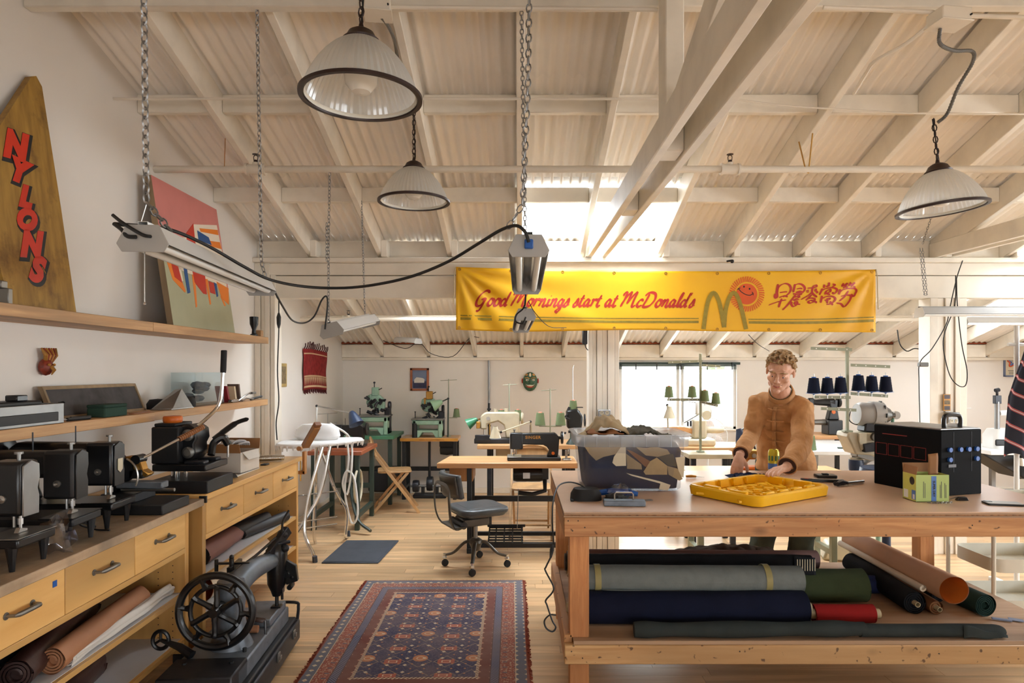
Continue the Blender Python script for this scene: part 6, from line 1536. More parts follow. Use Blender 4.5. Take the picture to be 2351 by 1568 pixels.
o = thing('pole_stand', 'black ratchet pole behind the cream sewing head', 'pole', (X_(1123, 7.0)+.0, 6.98, .80)); part('pole', MB().cyl((0, 0, 0), (0, 0, zz(925, 7)-.80), .012, n=8), 'black_paint', o)
mb = MB(); [mb.b2((-.02, -.015, .14+.035*k), (.02, .015, .158+.035*k)) for k in range(6)]; part('ratchet', mb, 'black_paint', o)
o = thing('wall_conduit', 'grey bent conduit running up the back wall', 'conduit', (X_(1122, 8.15), 8.17, 1.0))
part('pipe', MB().tube(bez([(X_(1122, 8.15), 8.17, .9), (X_(1122, 8.15), 8.17, zz(830, 8.17)), (X_(1118, 8.15), 8.17, zz(812, 8.17)), (X_(1080, 8.15), 8.17, zz(807, 8.17))], 5), .013, 8), 'galv', o, w=True)
# black machine under the small green cone left of the column
o = thing('overlock_machine', 'black intricate overlock machine against the column behind the bin', 'sewing machine', (X_(1318, 6.4), 6.55, .80))
part('body', MB().prism([(-.06, .06), (.08, .04), (.10, .18), (.04, .26), (-.07, .24)], .14, Matrix.Translation((0, 0, .10))), 'black_enamel', o, bevel=.02, seg=2)
mb = MB()
for k in range(16):
    a = V((R.uniform(-.10, .10), R.uniform(-.10, .0), R.uniform(.08, .36))); mb.cyl(a, a+V((R.uniform(-.05, .05), 0, R.uniform(-.05, .05))), R.uniform(.006, .014), n=7)
part('linkage', mb, 'iron', o, kind='stuff'); part('pedestal', MB().lathe([(0, 0), (.07, 0), (.06, .02), (.03, .06), (.03, .12), (0, .12)], n=14), 'dark_green_paint', o)
part('handwheel', MB().tube([(.12, .06*cos(a), .24+.06*sin(a)) for a in [2*pi*k/20 for k in range(20)]], .006, 6, closed=True), 'iron', o)
part('cone_bracket', MB().b2((-.03, -.03, .365), (.10, .03, .372)), 'iron', o)
cone('small green thread cone on top of the black overlock machine', (X_(1319, 6.4), 6.55, zz(945, 6.55)), .11, 'thread_green', CG)
o = thing('hook_wire', 'tall bent wire above the small green cone', 'wire', (X_(1316, 6.5), 6.55, 1.4)); part('wire', MB().tube([(X_(1316, 6.5), 6.56, 1.18), (X_(1316, 6.5), 6.56, zz(845, 6.5)), (X_(1319, 6.5), 6.56, zz(838, 6.5))], .003, 5), 'steel', o, w=True)
# things on the walls
mat('textile_red', (136, 44, 44), .9, var=.15, vs_=20, bump=.4, bs=150); mat('textile_cream', (200, 168, 134), .9, var=.1); mat('textile_dark', (70, 28, 30), .9, var=.1)
def wl(y, z, off=.004): return V((XL+off, y, z))
o = thing('textile_hanging', 'red woven textile with cream banded hem and fringe on the left wall', 'textile', (XL+.01, 7.0, 1.30))
ya, yb, za, zb = 6.64, 7.46, 1.335, 1.76
def tx(u, v, o_=0): return V((XL+.012+.008*sin(u*9+v*3)+o_, ya+(yb-ya)*u+.01*sin(v*9), zb-(zb-za)*v+.01*sin(u*4)-.012*u))
part('cloth', MB().grid(24, 16, lambda u, v: tx(u, v)), 'textile_red', o, w=True, solid=.006, smooth=80)
mb = MB()
for (v0, v1) in ((.10, .13), (.65, .69), (.90, .95)): mb.grid(24, 1, lambda u, v, v0=v0, v1=v1: tx(u, v0+(v1-v0)*v, .005))
for k in range(16): mb.add([tx((k+.1)/16, .70, .005), tx((k+.55)/16, .89, .005), tx((k+1)/16, .70, .005)], [(0, 1, 2)])
part('woven_bands', mb, 'textile_cream', o, w=True, smooth=0, kind='stuff')
mb = MB()
for k in range(14): mb.tube([tx((k+.5)/14, 0), tx((k+.5)/14, -.0)+V((.01, .01, .03)), tx((k+.6)/14, 0)+V((.01, .02*sin(k), .055+.01*(k % 3)))], .006, 5)
for k in range(30): mb.tube([tx((k+.5)/30, 1), tx((k+.5)/30, 1)+V((.004, .006*sin(k*3), -.03-.008*(k % 3)))], .005, 4)
part('fringe', mb, 'textile_dark', o, w=True, kind='stuff')
mat('old_gold', (176, 150, 92), .6, var=.15); mat('photo_brown', (120, 102, 72), .6, var=.3, vs_=30)
o = thing('picture_frame', 'narrow upright old gold framed picture left of the red textile', 'picture', (XL, 6.1, 1.40))
part('frame', MB().b2((XL, 5.98, 1.385), (XL+.012, 6.18, 1.605)), 'old_gold', o, w=True, bevel=.004); part('print', MB().b2((XL+.012, 6.01, 1.415), (XL+.0135, 6.15, 1.575)), 'photo_brown', o, w=True, smooth=0)
x0, x1, z0, z1 = X_(942, YB), X_(985, YB), zz(897, YB), zz(845, YB)
mat('frame_red_wood', (152, 86, 50), .4, var=.1); mat('pic_blue', (112, 124, 152), .5, var=.06); mat('pic_navy', (36, 38, 72), .5, var=.2, vs_=20); mat('pic_mat', (206, 200, 190), .5, var=0)
o = thing('picture_frame', 'reddish wooden framed picture of a pale house on blue, back wall', 'picture', ((x0+x1)/2, YB, z0))
mb = MB(); t_ = .028
for p, q in (((x0, z0), (x1, z0+t_)), ((x0, z1-t_), (x1, z1)), ((x0, z0), (x0+t_, z1)), ((x1-t_, z0), (x1, z1))): mb.b2((p[0], YB-.02, p[1]), (q[0], YB, q[1]))
part('frame', mb, 'frame_red_wood', o, w=True, bevel=.002)
part('picture_field', MB().b2((x0+t_, YB-.008, z0+t_), (x1-t_, YB-.004, z1-t_)), 'pic_blue', o, w=True, smooth=0)
part('dark_ground', MB().b2((x0+t_+.006, YB-.0095, z0+t_+.006), (x1-t_-.006, YB-.008, z0+.12)), 'pic_navy', o, w=True, smooth=0)
part('pale_house', MB().prism([(x0+.05, z0+.10), (x1-.06, z0+.10), (x1-.055, z0+.145), (x1-.08, z0+.16), (x0+.08, z0+.17), (x0+.05, z0+.14)], .002, Matrix.Translation((0, YB-.0105, 0))), 'pic_mat', o, w=True, smooth=0)
# carved green face mask
c = V((X_(1217, YB), YB, zz(876, YB)))
mat('mask_green', (52, 92, 66), .4, var=.2, vs_=30); mat('mask_red', (170, 62, 46), .4, var=.1); mat('mask_gold', (196, 140, 70), .4, var=.2); mat('mask_white', (224, 214, 196), .5, var=0)
o = thing('face_mask', 'grinning green carved face mask with white teeth on the back wall', 'mask', c)
part('face', MB().ball((0, -.02, 0), .10, 20, (.92, .4, 1.2)), 'mask_green', o)
for s_ in (-1, 1):
    part('ear', MB().ball((s_*.098, -.01, .01), .02, 8, (.6, .6, 1.7)), 'mask_red', o)
    part('eye', MB().ball((s_*.035, -.052, .02), .017, 10, (1.3, .5, .8)), 'mask_white', o); part('pupil', MB().ball((s_*.035, -.060, .02), .007, 8), 'black_enamel', o)
    part('brow', MB().tube([(s_*.01, -.056, .035), (s_*.035, -.058, .052), (s_*.065, -.045, .045)], .006, 6), 'mask_gold', o)
    part('forehead_leaf', MB().ball((s_*.04, -.035, .08), .022, 8, (1, .6, 1)), 'mask_gold', o)
part('nose', MB().ball((0, -.065, -.008), .018, 10, (1, 1, 1.4)), 'mask_green', o); part('forehead_band', MB().ball((0, -.045, .075), .018, 8, (.9, .6, 1.9)), 'mask_white', o)
part('lips', MB().tube([(.065*sin(a), -.052+.018*abs(sin(a)), -.028-.040*cos(a)) for a in [radians(q) for q in range(-80, 81, 16)]], .010, 6), 'mask_red', o)
part('teeth', MB().tube([(.055*sin(a), -.054+.015*abs(sin(a)), -.020-.030*cos(a)) for a in [radians(q) for q in range(-78, 79, 13)]], .011, 6), 'mask_white', o)
# outlet boxes on the columns, fan, window plant light
def outlet(label, x0, x1, y, z0, z1, rows=2, red=None):
    o = thing('outlet_box', label, 'outlet', ((x0+x1)/2, y, z0)); part('cover', MB().b2((x0, y-.05, z0), (x1, y, z1)), 'galv', o, w=True, bevel=.004)
    for i in range(2):
        for j in range(rows):
            cx = x0+(x1-x0)*(.28+.44*i); cz = z0+(z1-z0)*((.25+.5*j) if rows == 2 else (.2+.3*j))
            r = part('receptacle', MB().cyl((cx, y-.053, cz), (cx, y-.049, cz), .017, n=14), 'cream_enamel' if red != (i, j) else 'orange_plastic', o, w=True)
            part('slot', MB().b2((cx-.007, y-.054, cz-.003), (cx-.004, y-.0525, cz+.008)).b2((cx+.004, y-.054, cz-.003), (cx+.007, y-.0525, cz+.008)), 'black_paint', r, w=True, smooth=0)
outlet('grey metal outlet box with four receptacles on the middle column', X_(1372, 5.46), X_(1400, 5.46), 5.46, zz(968, 5.46), zz(940, 5.46), 2, (0, 0))
outlet('grey metal outlet box low on the right column beside the black amplifier', X_(2168, 5.46), X_(2195, 5.46), 5.46, zz(972, 5.46), zz(946, 5.46))
o = thing('film_strip', 'orange edged strip of three small photos on the right column', 'poster', (X_(2173, 5.46), 5.456, zz(943, 5.46)))
a, b, z0, z1 = X_(2165, 5.46), X_(2181, 5.46), zz(943, 5.46), zz(905, 5.46)
part('backing', MB().b2((a, 5.452, z0), (b, 5.458, z1)), 'bench_yellow', o, w=True, smooth=0)
for k in range(3): part('picture', MB().b2((a+.006, 5.450, z0+.008+k*(z1-z0)/3), (b-.006, 5.452, z0+(k+1)*(z1-z0)/3-.006)), 'photo_brown' if k == 1 else 'leather_dark', o, w=True, smooth=0)
o = thing('speaker_box', 'narrow black box hanging at the top left of the middle column', 'speaker', P(1342, 790, 5.42)); part('case', MB().b2(P(1338, 790, 5.42), P(1347, 758, 5.48)), 'black_paint', o, w=True, bevel=.004); part('cable', MB().tube(bez([P(1343, 790, 5.43), P(1345, 798, 5.43), P(1350, 804, 5.44)]), .004, 5), 'black_cord', o, w=True)
glass_pane('fan_white', (.85, .82, .80, 1), .05)
mat('fan_blade', (206, 194, 186), .5, var=0)
fc = P(1627, 1003, 7.2)
o = thing('pedestal_fan', 'white pedestal fan in front of the window behind the bin', 'fan', (fc.x, 7.2, 0))
mb = MB()
for r_ in (.21, .195, .12, .06): mb.tube([fc+V((r_*cos(a), -.05 if r_ < .2 else 0, r_*sin(a))) for a in [2*pi*k/32 for k in range(32)]], .003 if r_ < .2 else .005, 5, closed=True)
for k in range(32): a = 2*pi*k/32; mb.tube([fc+V((.03*cos(a), -.06, .03*sin(a))), fc+V((.12*cos(a), -.055, .12*sin(a))), fc+V((.21*cos(a), 0, .21*sin(a)))], .0012, 4)
part('guard', mb, 'white_metal', o, w=True, kind='stuff')
for k in range(3):
    a = radians(90+120*k); part('blade', MB().ball((0, 0, 0), .08, 10, (.85, .12, 1.1), M=Matrix.Translation(fc+V((.10*cos(a), -.02, .10*sin(a)))) @ Matrix.Rotation(radians(15), 4, 'Z') @ Matrix.Rotation(-a+pi/2, 4, 'Y')), 'fan_blade', o, w=True)
part('motor', MB().cyl(fc+V((0, -.03, 0)), fc+V((0, .08, 0)), .045, n=16), 'white_plastic', o, w=True); part('pole', MB().cyl((fc.x, 7.24, .03), (fc.x, 7.24, fc.z-.02), .014, n=10), 'white_plastic', o, w=True); part('base', MB().cyl((fc.x, 7.22, 0), (fc.x, 7.22, .03), .18, n=24), 'white_plastic', o, w=True, bevel=.006)

# ================================================================ BIG LUMBER WORK TABLE
TX0, TX1, TY0, TY1, TZ = .205, 2.615, 2.95, 4.17, .90
o = thing('work_table', 'large lumber work table with brown hardboard top and a low plywood shelf', 'table', ((TX0+TX1)/2, (TY0+TY1)/2, 0))
part('hardboard_top', MB().b2((TX0, TY0, .894), (TX1, TY1, TZ)), 'hardboard', o, w=True, bevel=.001)
for k in range(3): part('ply_layer', MB().b2((TX0+.001*k, TY0+.001*(k % 2), .876+.006*k), (TX1-.001*k, TY1, .8815+.006*k)), 'ply_edge' if k == 1 else 'ply', o, w=True)
part('front_apron', MB().b2((TX0+.002, TY0+.001, .787), (TX1-.002, TY0+.039, .8755)), 'fir_x', o, w=True, bevel=.003)
part('back_apron', MB().b2((TX0+.002, TY1-.039, .787), (TX1-.002, TY1-.001, .8755)), 'fir_x', o, w=True, bevel=.003)
part('side_apron', MB().b2((TX0+.002, TY0+.040, .787), (TX0+.040, TY1-.040, .8755)), 'fir_y', o, w=True, bevel=.003)
part('side_apron', MB().b2((TX1-.040, TY0+.040, .787), (TX1-.002, TY1-.040, .8755)), 'fir_y', o, w=True, bevel=.003)
for x in (TX0+.03, TX1-.13):
    for y in (TY0+.041, TY1-.13):
        part('leg', MB().b2((x, y, .316 if y < 3.2 else .0), (x+.089, y+.089, .7865)), 'fir_z', o, w=True, bevel=.003)
        if y < 3.2: part('leg', MB().b2((x, y, 0), (x+.089, y+.089, .297)), 'fir_z', o, w=True, bevel=.003)
part('shelf_board', MB().b2((TX0+.045, TY0+.006, .298), (TX1-.02, TY1-.005, .316)), 'ply', o, w=True, bevel=.001)
part('shelf_apron', MB().b2((TX0+.004, TY0+.002, .2095), (TX1-.01, TY0+.040, .2975)), 'pine_x', o, w=True, bevel=.004)
part('shelf_apron', MB().b2((TX0+.004, TY1-.04, .2095), (TX1-.01, TY1-.002, .2975)), 'pine_x', o, w=True, bevel=.004)
part('shelf_side', MB().b2((TX0+.004, TY0+.041, .2095), (TX0+.042, TY1-.041, .330)), 'fir_y', o, w=True, bevel=.003)
part('shelf_side', MB().b2((TX1-.05, TY0+.041, .2095), (TX1-.012, TY1-.041, .2975)), 'fir_y', o, w=True, bevel=.003)
mb = MB()
for (x, z) in ((.225, .86), (.245, .815), (.27, .86), (.30, .83), (1.15, .86), (2.05, .84), (.24, .27), (.29, .24), (1.0, .27), (1.9, .26)): mb.cyl((x, TY0-.0005, z), (x, TY0+.0015, z), .003, n=8)
part('nail_heads', mb, 'black_paint', o, w=True, kind='stuff')

# ---- clear bin of cloth
m = bpy.data.materials.new('bin_plastic'); m.use_nodes = True; MT['bin_plastic'] = m; t = m.node_tree; t.nodes.clear()
ou = t.nodes.new('ShaderNodeOutputMaterial'); a_ = t.nodes.new('ShaderNodeBsdfTransparent'); a_.inputs[0].default_value = (.90, .91, .93, 1)
b_ = t.nodes.new('ShaderNodeBsdfTranslucent'); b_.inputs[0].default_value = (.85, .87, .9, 1); c_ = t.nodes.new('ShaderNodeBsdfGlossy'); c_.inputs['Roughness'].default_value = .18; d_ = t.nodes.new('ShaderNodeBsdfDiffuse'); d_.inputs[0].default_value = (.8, .82, .85, 1)
x1 = t.nodes.new('ShaderNodeMixShader'); x2 = t.nodes.new('ShaderNodeMixShader'); x3 = t.nodes.new('ShaderNodeMixShader'); x1.inputs[0].default_value = .5; x2.inputs[0].default_value = .10; x3.inputs[0].default_value = .07
t.links.new(b_.outputs[0], x1.inputs[1]); t.links.new(d_.outputs[0], x1.inputs[2]); t.links.new(a_.outputs[0], x2.inputs[1]); t.links.new(x1.outputs[0], x2.inputs[2]); t.links.new(x2.outputs[0], x3.inputs[1]); t.links.new(c_.outputs[0], x3.inputs[2]); t.links.new(x3.outputs[0], ou.inputs[0])
m2 = m.copy(); m2.name = 'bin_rim_plastic'; MT['bin_rim_plastic'] = m2
[n for n in m2.node_tree.nodes if n.type == 'MIX_SHADER'][1].inputs[0].default_value = .3
bx, by = .605, 3.63
o = thing('storage_bin', 'large clear plastic storage bin full of navy and tan cloth on the work table', 'bin', (bx, by, TZ))
def rring(w_, d_, r, z, n=5):
    out = []
    for cx, cy, a0 in ((1, 1, 0), (-1, 1, 90), (-1, -1, 180), (1, -1, 270)):
        for k in range(n+1):
            a = radians(a0+90*k/n); out.append((cx*(w_/2-r)+r*cos(a), cy*(d_/2-r)+r*sin(a), z))
    return out
def loft(rings, cap0=True, cap1=False):
    mb = MB(); n = len(rings[0]); vs_ = [p for r in rings for p in r]
    fs = [(i*n+k, i*n+(k+1) % n, (i+1)*n+(k+1) % n, (i+1)*n+k) for i in range(len(rings)-1) for k in range(n)]
    if cap0: fs.append(tuple(range(n-1, -1, -1)))
    if cap1: fs.append(tuple((len(rings)-1)*n+k for k in range(n)))
    return mb.add(vs_, fs)
part('body', loft([rring(.50, .34, .05, .002), rring(.525, .36, .055, .012), rring(.565, .39, .06, .262)]), 'bin_plastic', o, smooth=50)
part('rim', loft([rring(.566, .391, .06, .235), rring(.60, .42, .065, .238), rring(.605, .425, .065, .292), rring(.625, .445, .07, .297), rring(.625, .445, .07, .302), rring(.575, .40, .06, .300), rring(.566, .391, .06, .262)], False), 'bin_rim_plastic', o, smooth=40)
mb = MB()
for k in range(9):
    x = -.26+.065*k
    for sy in (-1, 1): mb.b2((x-.001, sy*.212, .238), (x+.001, sy*.218, .296))
part('rim_rib', mb, 'bin_rim_plastic', o, kind='stuff')
mat('cloth_navy', (30, 38, 66), .9, var=.15, vs_=8, bump=.3, bs=40); mat('cloth_tan', (168, 146, 112), .9, var=.08, vs_=10, bump=.3, bs=40); mat('cloth_olive', (84, 80, 68), .9, var=.12); mat('cloth_cream', (214, 202, 176), .9, var=.04); mat('cloth_rust', (140, 94, 62), .9, var=.1)
cp = thing('cloth_pile', 'folded navy and tan cloth pieces filling the clear bin', 'cloth', (bx, by, TZ+.012))
q = loft([rring(.488, .32, .045, .0), rring(.50, .34, .05, .05), rring(.53, .36, .05, .20), rring(.49, .32, .05, .24)], True, True)
part('navy_cloth', q, 'cloth_navy', cp)
def patch(pts, m, dy=0, nm='cloth_piece'):
    """flat cloth scrap pressed against the inner front wall; pts in photo pixels"""
    vs_ = []
    for px, py in pts:
        D = 3.455-dy; z = EYE+(850-py)*D/1500; D2 = by-(.175+(z-TZ)*.052)-dy-.004
        z = EYE+(850-py)*D2/1500; vs_.append(((px-1190)*D2/1500, D2, z))
    mb = MB().add([(x, y, z) for x, y, z in vs_]+[(x, y+.006, z) for x, y, z in vs_], [tuple(range(len(vs_))), tuple(range(2*len(vs_)-1, len(vs_)-1, -1))]+[(i, i+len(vs_), (i+1) % len(vs_)+len(vs_), (i+1) % len(vs_)) for i in range(len(vs_))])
    part(nm, mb, m, cp, w=True, smooth=0)
z2 = lambda a, b: (1280+a/5.8775, 940+b/5.8775)
patch([z2(350, 480), z2(430, 455), z2(880, 480), z2(800, 600), z2(620, 640), z2(520, 690), z2(430, 600)], 'cloth_tan')
patch([z2(860, 500), z2(920, 430), z2(925, 760), z2(790, 765), z2(740, 720), z2(760, 640)], 'cloth_cream', .002)
patch([z2(930, 600), z2(1130, 740), z2(1140, 810), z2(940, 800)], 'cloth_tan')
patch([z2(930, 540), z2(1000, 560), z2(1290, 720), z2(1230, 780), z2(1180, 770)], 'cloth_rust', .001)
patch([z2(1060, 510), z2(1200, 520), z2(1330, 505), z2(1480, 540), z2(1520, 600), z2(1350, 640), z2(1190, 620)], 'cloth_tan')
patch([z2(1250, 700), z2(1340, 650), z2(1480, 760), z2(1480, 880), z2(1190, 880), z2(1160, 840)], 'cloth_tan', .002)
patch([z2(1350, 640), z2(1560, 600), z2(1610, 770), z2(1500, 760)], 'cloth_olive')
patch([z2(1480, 760), z2(1620, 800), z2(1690, 940), z2(1640, 960), z2(1500, 880)], 'cloth_tan', .001)
patch([z2(930, 860), z2(1380, 970), z2(1525, 1020), z2(1490, 1095), z2(1370, 1080), z2(1390, 1000), z2(1000, 895)], 'cloth_cream', .002)
patch([z2(1590, 650), z2(1720, 640), z2(1700, 920), z2(1650, 900)], 'cloth_cream', .0)
def drape(label, x0, x1, y0, y1, zf, m, seed, name='draped_cloth', th=.006, nu=46, nv=20):
    mb = MB().grid(nu, nv, lambda u, v: (x0+(x1-x0)*u+.012*noise.noise(V((u*4, v*3, seed))), y0+(y1-y0)*v+.015*noise.noise(V((u*3, v*4, seed+5))), zf(u, v)))
    return solo(name, mb, m, label, 'cloth', solid=th, smooth=70)
def hz(u, v, h=.055, s_=3.0):
    e = min(1, 4*min(u, 1-u)); return TZ+.268+max(0, h*sin(pi*min(1, u*1.15+.05))**1.2*(.6+.4*sin(pi*v)))*e+.016*abs(noise.noise(V((u*9+s_, v*5, s_))))*2
drape('olive tan cloth heaped on top of the clear bin', .345, .70, 3.50, 3.78, lambda u, v: hz(u, v, .11), 'cloth_tan', 3)
drape('dark olive cloth fold lying right of the tan heap in the bin', .55, .86, 3.48, 3.76, lambda u, v: hz(u, v, .055, 8), 'cloth_olive', 9)
drape('rust brown cloth folded at the front of the bin heap', .37, .56, 3.46, 3.60, lambda u, v: TZ+.292+.018*sin(u*11)*sin(pi*v)+.012, 'cloth_rust', 15)
# ---- small things in front of the bin
bs = lambda px, py: V(((px-1190)*.64/(py-850)*1.0, 1500*.64/(py-850), TZ))
o = thing('lamp_base', 'black wedge shaped lamp base with a cable at the left table corner', 'lamp base', bs(1345, 1146))
part('base', loft([rring(.155, .12, .05, 0), rring(.150, .115, .05, .03), rring(.12, .09, .04, .055)], True, True), 'black_rubber', o, smooth=40)
part('foot_lip', MB().b2((-.08, -.062, 0), (-.065, -.02, .008)), 'black_rubber', o, bevel=.002)
cord = bez([P(1352, 1126, 3.22), P(1330, 1112, 3.3), P(1305, 1107, 3.3), P(1282, 1116, 3.25), P(1270, 1150, 3.12), P(1268, 1200, 3.0), P(1270, 1260, 2.9), P(1254, 1300, 2.9), P(1252, 1310, 2.9), P(1270, 1345, 2.88), P(1268, 1360, 2.88), P(1253, 1378, 2.88), P(1256, 1390, 2.88), P(1268, 1425, 2.88), P(1276, 1440, 2.88), P(1268, 1450, 2.88), P(1254, 1442, 2.88), P(1250, 1425, 2.88), P(1262, 1412, 2.88), P(1276, 1412, 2.90)], 5)
for p in cord[:20]: p.z = max(p.z, TZ+.005)
o = thing('power_cord', 'black cord draped off the left edge of the work table, ending in a loop', 'cord', cord[-1])
part('cable', MB().tube(cord, .0038, 6), 'black_cord', o, w=True); part('inline_switch', MB().tube([P(1268, 1250, 2.91), P(1267, 1262, 2.905), P(1264, 1280, 2.90)], [.005, .010, .005], 8), 'black_paint', o, w=True)
o = thing('magnet_bar', 'grey magnetic bar with a wire handle at the front of the table', 'magnet', bs(1433, 1160), radians(-3))
part('bar', MB().b2((-.098, -.028, 0), (.098, .028, .026)), 'grey_iron', o, bevel=.003)
part('handle', MB().tube([(-.045, 0, .026), (-.045, 0, .052), (-.038, 0, .060), (.035, 0, .060), (.042, 0, .052), (.042, 0, .026)], .004, 8), 'steel', o)
mb = crumple((.50, 3.24, TZ+.035), .052, 21, (1.2, .8, .8), 16, .4, 3)
glass_pane('net_blue', (.45, .62, .82, 1), .12)
solo('net_bag', mb, 'net_blue', 'crumpled pale blue net bag behind the magnetic bar', 'bag', smooth=0)
o = solo('blue_pouch', MB().tube([(.39, 3.29, TZ+.022), (.47, 3.30, TZ+.028), (.56, 3.29, TZ+.024), (.60, 3.28, TZ+.018)], [.016, .022, .020, .014], 10, flat=.8), 'blue_plastic', 'bright blue pouch between the bin and the net bag', 'pouch')
solo('black_pouch', crumple((.47, 3.18, TZ+.02), .04, 31, (1.3, .8, .5), 14, .4, 3), 'black_rubber', 'crumpled black pouch left of the magnetic bar handle', 'pouch')
solo('steel_ruler', MB().box((.60, 3.20, TZ+.003), (.12, .025, .003), rz=.25), 'dull_steel', 'short steel blade right of the net bag', 'blade', bevel=.001)
# ---- yellow lid
u_ = V((.471, .31)).normalized(); ang = atan2(u_.y, u_.x)
o = thing('tote_lid', 'bright yellow plastic tote lid lying upside down on the table', 'lid', (1.235, 3.36, TZ), ang)
mat('lid_yellow', (242, 184, 14), .38, var=.03)
W_, D_ = .60, .44
part('shell', loft([rring(W_-.03, D_-.03, .04, .0015), rring(W_-.012, D_-.012, .045, .004), rring(W_, D_, .05, .045), rring(W_-.012, D_-.012, .05, .054), rring(W_-.05, D_-.05, .04, .052), rring(W_-.075, D_-.075, .035, .016)], True, True), 'lid_yellow', o, smooth=35)
for k in range(5):
    for s_ in (-1, 1):
        if k < 4: part('rim_lug', MB().b2((-.20+.11*k, s_*(D_/2-.052), .016), (-.13+.11*k, s_*(D_/2-.030), .060)), 'lid_yellow', o, bevel=.004)
        if k < 2: part('rim_lug', MB().b2((s_*(W_/2-.052), -.13+.16*k, .016), (s_*(W_/2-.030), -.03+.16*k, .060)), 'lid_yellow', o, bevel=.004)
mb = MB()
for k in range(-3, 4):
    for s_ in (-1, 1): mb.box((k*.07, 0, .020), (.012, .34, .010), rz=s_*radians(38))
part('lattice_rib', mb, 'lid_yellow', o, kind='stuff', smooth=0)
mb = MB()
for i in range(-2, 3):
    for j in (-1, 0, 1): mb.box((i*.085, j*.10, .021), (.045, .045, .012), rz=radians(45))
part('raised_diamond', mb, 'lid_yellow', o, kind='stuff', smooth=0)
# ---- can, scraps, tools
mat('can_yellow', (214, 196, 56), .3, .3, var=.08); mat('can_blue', (86, 122, 190), .35, .2, var=.1)
o = thing('drink_can', 'tall yellow and blue drinks can standing in front of the person', 'can', (1.575, 4.03, TZ))
part('can', MB().lathe([(0, .0), (.024, .0), (.032, .008), (.033, .02), (.033, .135), (.028, .148), (.027, .152), (.024, .149), (0, .148)], n=28), 'can_yellow', o)
part('blue_band', MB().lathe([(.0333, .03), (.0333, .068)], n=28, caps=False), 'can_blue', o); part('lid_tab', MB().box((.004, 0, .151), (.018, .010, .002)), 'steel', o)
for k in range(5): a = radians(200+35*k); part('emblem', MB().box((.0335*cos(a), .0335*sin(a), .10), (.003, .010, .03), rz=a), 'bench_green', o, smooth=0)
for k, (px, py, m, l) in enumerate(((1695, 1092, 'cloth_navy', 'navy cloth scrap, left of the little heap by the can'), (1722, 1090, 'cloth_navy', 'navy cloth scrap in the middle of the heap by the can'), (1745, 1093, 'cloth_navy', 'navy cloth scrap at the right of the heap near the hand'), (1735, 1097, 'cloth_tan', 'tan cloth strip crossing the navy scraps'), (1706, 1098, 'cloth_olive', 'thin olive thread scrap under the navy heap'))):
    c = bs(px, py+5); sp_ = .05
    mb = MB().grid(10, 8, lambda u, v, c=c, k=k: (c.x+(u-.5)*.13, c.y+(v-.5)*.10, TZ+.008+.035*abs(noise.noise(V((u*3+k*5, v*3, k))))*(1-abs(2*u-1)**3)))
    solo('cloth_scrap', mb, m, l, 'cloth', 'cloth scraps on the work table', solid=.003, smooth=0)
o = thing('awl', 'small yellow handled awl lying left of the yellow lid', 'awl', bs(1598, 1097)); part('handle', MB().tube([(-.06, 0, .009), (-.03, 0, .010), (.0, 0, .008)], [.007, .009, .006], 8), 'bench_yellow', o); part('spike', MB().cyl((0, 0, .008), (.05, .0, .004), .0022, .0005, 6), 'steel', o)
solo('blue_star_knob', MB().prism([(.018*(1 if k % 2 else .45)*cos(pi*k/5)+bs(1609, 1113).x, .018*(1 if k % 2 else .45)*sin(pi*k/5)+bs(1609, 1113).y) for k in range(10)], .014, Matrix.Translation((0, 0, TZ+.007)), 'xy'), 'can_blue', 'tiny blue star shaped knob left of the yellow lid', 'knob', smooth=0)
solo('black_wallet', MB().rbox((bs(1895, 1096).x, bs(1895, 1096).y, TZ+.009), (.115, .08, .017), .01, rz=-.1).b2((bs(1895, 1096).x-.02, bs(1895, 1096).y-.01, TZ+.018), (bs(1895, 1096).x+.02, bs(1895, 1096).y+.015, TZ+.025)), 'black_enamel', 'flat black device behind the black knife on the table', 'device', bevel=.003)
o = thing('black_knife', 'black clasp box with white print right of the hand', 'tool', bs(1890, 1106), radians(-12)); part('body', MB().b2((-.12, -.018, 0), (.11, .018, .016)), 'black_enamel', o, bevel=.003); part('label', MB().cyl((-.09, 0, .016), (-.09, 0, .0168), .012, n=16), 'art_pink', o); part('print_line', MB().b2((-.06, -.008, .016), (-.03, -.003, .0168)).b2((-.05, .003, .016), (-.035, .008, .0168)), 'white_plastic', o, smooth=0)
o = thing('ratchet_tool', 'steel ratchet handle lying beside the black clasp box', 'tool', bs(1945, 1114), radians(25)); part('shaft', MB().cyl((0, 0, .012), (.13, .0, .012), .010, n=12), 'steel', o)
part('knurled_head', MB().tube([(-.09, -.01, .014), (-.05, .0, .018), (-.01, 0, .014)], [.012, .016, .012], 8).ball((-.07, .02, .012), .012, 8), 'iron', o)
# ---- black amplifier box
ax_, ay_ = 2.14, 3.31
aang = atan2(.08, .267)
o = thing('control_case', 'big black instrument case with blue knobs and red outlined squares on the table', 'case', (ax_, ay_, TZ), aang)
mat('case_black', (10, 10, 12), .8, var=.05, spec=.15); mat('knob_blue', (34, 84, 168), .4, var=0); mat('line_red', (150, 44, 40), .5, var=0); mat('line_grey', (90, 90, 96), .5, var=0)
cw, cd, ch = .275, .42, .335
part('case', MB().b2((0, 0, .0), (cw, cd, ch)), 'case_black', o, bevel=.004)
part('top_lid', MB().b2((.004, .004, ch), (cw-.004, cd-.004, ch+.008)), 'galv', o, bevel=.002)
part('carry_handle', MB().tube(bez([(.08, .05, ch+.008), (.08, .05, ch+.055), (.10, .05, ch+.072), (.17, .05, ch+.072), (.19, .05, ch+.055), (.19, .05, ch+.008)], 4), .011, 10), 'black_enamel', o)
